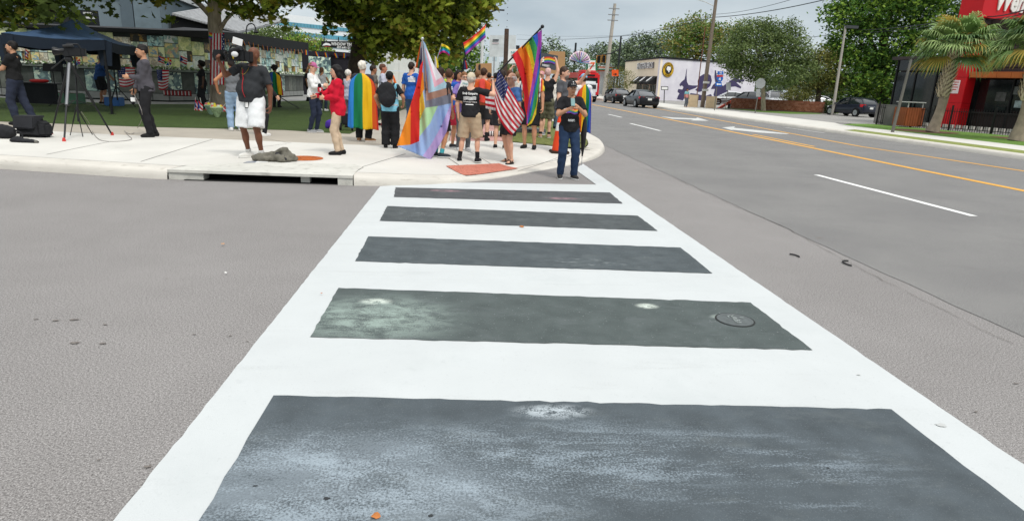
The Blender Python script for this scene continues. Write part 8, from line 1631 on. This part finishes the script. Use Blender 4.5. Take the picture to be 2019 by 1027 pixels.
# ------------------------------------------------------------------ vehicles
def loft(secs, nseg_close=True):
    V = []; F = []; k = len(secs[0])
    for s in secs: V += s
    for i in range(len(secs)-1):
        for j in range(k): F.append((i*k+j, i*k+(j+1) % k, (i+1)*k+(j+1) % k, (i+1)*k+j))
    F.append(tuple(range(k-1, -1, -1))); F.append(tuple(range((len(secs)-1)*k, len(secs)*k))); return V, F
TYRE = M('tyre', '#17181a', rough=.85); RIM = M('rim_silver', '#a9adb0', rough=.35, metal=.6); CGL = M('car_glass', '#1b2226', rough=.06, var=.1, spec=.7, coat=.5); TL = M('tail_red', '#c4202a', rough=.25, coat=.5); HL = M('head_lamp', '#d9dde0', rough=.15, coat=.5); PLT = M('number_plate', '#dcdedb', rough=.5); BLKT = M('black_trim', '#141517', rough=.5)
def car(lb, x, y, heading, paint, kind='sedan', tails=True, z=.0, group=None, s=1.):
    # local: +Y forward, rear at y=-2.3
    t = tag(thing('parked_car' if group == 'cars in the lot' else 'car', lb, 'car', (x, y, z), heading, s), group=group)
    pm = M('paint_'+paint.strip('#'), paint, rough=.3, var=.04, coat=.35, spec=.3)
    if kind == 'sedan': st = [(-2.36, .74, .34, .86), (-2.3, .84, .24, .98), (-1.9, .9, .2, 1.02), (-1.0, .915, .18, .98), (0, .92, .18, .95), (.9, .91, .18, .93), (1.6, .89, .2, .86), (2.15, .82, .22, .76), (2.36, .7, .3, .66)]; cab = [(-1.75, .72, .72, 1.0, 1.02), (-1.05, .78, .62, .97, 1.36), (-.35, .8, .6, .95, 1.45), (.35, .8, .6, .94, 1.43), (1.25, .76, .74, .92, .96)]; roof = (-.98, .42)
    elif kind == 'hatch': st = [(-2.1, .74, .36, .9), (-2.05, .85, .28, 1.02), (-1.6, .9, .22, 1.05), (-.8, .91, .2, 1.02), (0, .91, .2, .98), (.8, .9, .2, .95), (1.5, .87, .22, .88), (2.0, .78, .28, .72)]; cab = [(-2.0, .74, .7, 1.02, 1.06), (-1.6, .76, .6, 1.03, 1.46), (-.6, .8, .6, 1.0, 1.55), (.3, .8, .6, .98, 1.5), (1.15, .76, .72, .95, .98)]; roof = (-1.5, .4)
    else: st = [(-2.25, .78, .42, 1.0), (-2.2, .88, .32, 1.1), (-1.6, .93, .28, 1.12), (-.8, .94, .26, 1.1), (0, .94, .26, 1.08), (.9, .93, .26, 1.06), (1.7, .9, .3, 1.0), (2.2, .8, .36, .82)]; cab = [(-2.15, .78, .74, 1.1, 1.14), (-1.8, .8, .66, 1.1, 1.6), (-.6, .84, .66, 1.08, 1.7), (.3, .84, .66, 1.06, 1.66), (1.2, .8, .76, 1.02, 1.06)]; roof = (-1.72, .4)
    secs = []
    for yy, hw, zb, zt in st:
        r = [(-hw*.86, zb), (-hw*.97, zb+.1), (-hw, zb+.3), (-hw*.98, zt-.16), (-hw*.9, zt-.03), (-hw*.55, zt), (0, zt+.015)]; ring = [(a, yy, b) for a, b in r]+[(-a, yy, b) for a, b in reversed(r[:-1])]; secs.append(ring)
    V, F = loft(secs); mesh_np('body', V, F, pm, None, t, False, 40)
    secs = []
    for yy, h0, h1, z0, z1 in cab: secs.append([(-h0, yy, z0-.04), (-h1*1.0, yy, z1-.05), (-h1*.8, yy, z1), (h1*.8, yy, z1), (h1, yy, z1-.05), (h0, yy, z0-.04)])
    V, F = loft(secs); mesh_np('windows', V, F, CGL, None, t, False, 50)
    # roof skin and pillars
    cs = [c for c in cab if roof[0]-.1 <= c[0] <= roof[1]+.1]; V = []
    for yy, h0, h1, z0, z1 in cs: V += [(-h1*1.03, yy, z1-.05), (-h1*.8, yy, z1+.012), (h1*.8, yy, z1+.012), (h1*1.03, yy, z1-.05)]
    mesh_np('roof', V, [(4*i+j, 4*i+j+1, 4*i+5+j, 4*i+4+j) for i in range(len(cs)-1) for j in range(3)], pm, None, t, False, 40)
    for sx in (-1, 1):
        for a, b in ((cab[0], cab[1]), (cab[-1], cab[-2])):
            S = MB(); S.tube([(sx*a[1]*1.0, a[0], a[3]), (sx*b[2]*1.02, b[0], b[4]-.03)], .04, 5); S.build('pillar', pm, t)
        S = MB(); S.tube([(sx*.81, -.3, .95), (sx*.63, -.33, 1.4 if kind == 'sedan' else 1.5)], .035, 5); S.build('pillar', BLKT, t)
        S = MB(); S.ball((sx*1.0, .85, 1.0), (.1, .06, .07), 8, 6); S.build('mirror', pm, t, smooth=180)
        S = MB(); S.box((sx*.925, -.75, .82), (.02, .16, .025)); S.build('handle', pm, t); S = MB(); S.box((sx*.925, .3, .82), (.02, .16, .025)); S.build('handle', pm, t)
        ry = st[0][0]
        S = MB(); S.hexa([(sx*.5, ry+.02, .76), (sx*.88, ry+.12, .76), (sx*.88, ry+.3, .76), (sx*.5, ry+.1, .76), (sx*.5, ry-.01, .9), (sx*.88, ry+.1, .93), (sx*.88, ry+.34, .93), (sx*.5, ry+.1, .9)] if kind == 'sedan' else [(sx*.6, ry+.01, .8), (sx*.89, ry+.1, .8), (sx*.9, ry+.3, .8), (sx*.6, ry+.1, .8), (sx*.6, ry-.0, 1.0), (sx*.88, ry+.1, 1.02), (sx*.9, ry+.34, 1.02), (sx*.6, ry+.1, 1.0)]); S.build('tail_lamp', TL, t)
        S = MB(); S.ball((sx*.62, st[-1][0]-.1, st[-1][3]-.04), (.2, .14, .07), 8, 6); S.build('headlight', HL, t, smooth=180)
        for yy in (-1.42, 1.42):
            S = MB(); S.lathe([(.2, -.11), (.31, -.11), (.335, -.07), (.335, .07), (.31, .11), (.2, .11)], (sx*.83, yy, .335), 20, axis='X'); wo = S.build('wheel', TYRE, t, smooth=40)
            S = MB(); S.lathe([(.0, .09), (.2, .1), (.22, .115), (.2, .118), (.05, .11)] if sx > 0 else [(.0, -.09), (.2, -.1), (.22, -.115), (.2, -.118), (.05, -.11)], (sx*.83, yy, .335), 16, axis='X'); S.build('rim', RIM, wo, smooth=40)
            S = MB(); S.lathe([(.3, -.02), (.385, -.02), (.385, .02), (.3, .02)], (sx*.905, yy, .345), 18, axis='X'); S.build('wheel_arch', BLKT, t)
    ry = st[0][0]; S = MB(); S.box((0, ry-.005, .72), (.34, .03, .16)); S.build('number_plate', PLT, t); S = MB(); S.box((0, ry+.05, .36), (1.4, .12, .14)); S.build('bumper', BLKT, t, bevel=.02); S = MB(); S.box((0, ry+.0, .84), (.7, .03, .035)); S.build('chrome_strip', RIM, t)
    return t
g_ = 'cars stopped on the far lane'
a = U(1276, 214, 53.5); car('dark blue black sedan nearest on the far road, seen from behind', a.x, a.y+2.3, R_(4), '#0d0f16', 'sedan', group=g_)
a = U(1228, 202, 64); car('black sedan ahead of the dark blue one, half hidden by it', a.x, a.y+2.3, R_(4), '#0c0c0e', 'sedan', group=g_)
a = G(1655, 229, .15); car('dark slate hatchback parked at the end of the brick wall', a.x+1.5, a.y+1.0, R_(12), '#1d2230', 'hatch', z=.15, group='cars in the lot', s=.92)
a = U(1440, 204, 71); car('white sedan parked beyond the brick wall beside the mural', a.x, a.y, R_(75), '#d3d6d8', 'sedan', z=.15, group='cars in the lot')
a = U(1476, 203, 69); car('dark grey wagon parked beyond the brick wall', a.x, a.y, R_(30), '#3b4148', 'hatch', z=.15, group='cars in the lot')
a = U(1528, 206, 66); car('white large car facing the road behind the oak trunk', a.x, a.y, R_(165), '#d6d8d9', 'suv', z=.15, group='cars in the lot')
a = U(1606, 205, 80); car('white car far back under the olive tree', a.x, a.y, R_(80), '#cfd2d4', 'sedan', z=.15, group='cars in the lot')
a = U(1778, 226, 66); car('black car in the shade beside the grey panel fence', a.x, a.y+1, R_(20), '#101114', 'sedan', z=.15, group='cars in the lot')
a = U(1212, 188, 92); car('dark pickup sized car at the far kerb by the pale pole', a.x, a.y, R_(4), '#1e2125', 'suv', group=g_)
# red bus and white van ahead
def wagon(nm, lb, cat, px, py, depth, hd, w_, l_, h_, paint, glassband, bus=True):
    a = U(px, py, depth); t = tag(thing(nm, lb, cat, (a.x, a.y, 0), hd)); pm = M('paint_'+paint.strip('#'), paint, rough=.35, var=.04, coat=.5); S = MB(); S.box((0, l_/2, .35+(h_-.35)/2), (w_, l_, h_-.35)); S.build('body', pm, t, bevel=.18)
    if bus:
        S = MB(); S.box((0, -.01, h_*.72), (w_*.78, .04, h_*.2)); S.build('rear_window', CGL, t); S = MB(); S.box((0, -.03, h_*.45), (w_*.7, .05, h_*.2)); S.build('engine_grille', M('bus_grille', '#a8242a', rough=.5), t); S = MB(); S.box((0, 1.2, h_+.12), (w_*.7, 1.8, .3)); S.build('roof_unit', M('roof_unit', '#c8474a', rough=.5), t, bevel=.08)
        S = MB(); S.box((0, -.03, h_*.9), (w_*.5, .05, .2)); S.build('route_display', BLKT, t)
        for k in range(6): S = MB(); S.box((-w_/2-.01, 1.4+k*1.6, h_*.66), (.03, 1.4, h_*.26)); S.build('side_window', CGL, t)
    else:
        for sx in (-1, 1): S = MB(); S.box((sx*w_*.23, -.01, h_*.74), (w_*.36, .04, h_*.2)); S.build('rear_window', CGL, t)
        S = MB(); S.box((-w_/2-.01, l_-1.6, h_*.72), (.03, 1., h_*.22)); S.build('side_window', CGL, t); S = MB(); S.box((0, -.01, .95), (.5, .04, .16)); S.build('number_plate', PLT, t)
    for sx in (-1, 1):
        S = MB(); S.box((sx*w_*.44, -.02, h_*.42), (.12, .06, h_*.16)); S.build('tail_lamp', TL, t)
        for yy in (l_*.15, l_*.82):
            S = MB(); S.lathe([(.25, -.14), (.42, -.14), (.46, -.08), (.46, .08), (.42, .14), (.25, .14)], (sx*(w_/2-.1), yy, .46), 18, axis='X'); S.build('wheel', TYRE, t, smooth=40)
    S = MB(); S.box((0, -.04, .5), (w_*.96, .14, .22)); S.build('bumper', BLKT, t, bevel=.03); return t
wagon('bus', 'bright red city bus seen from behind on the far road', 'bus', 1160, 192, 78, R_(3), 2.6, 11, 3.1, '#c9282c', True)
wagon('van', 'white delivery van between the red bus and the crowd', 'van', 1159, 196.5, 66, R_(3), 1.9, 4.8, 2.05, '#dfe2e4', True, False)
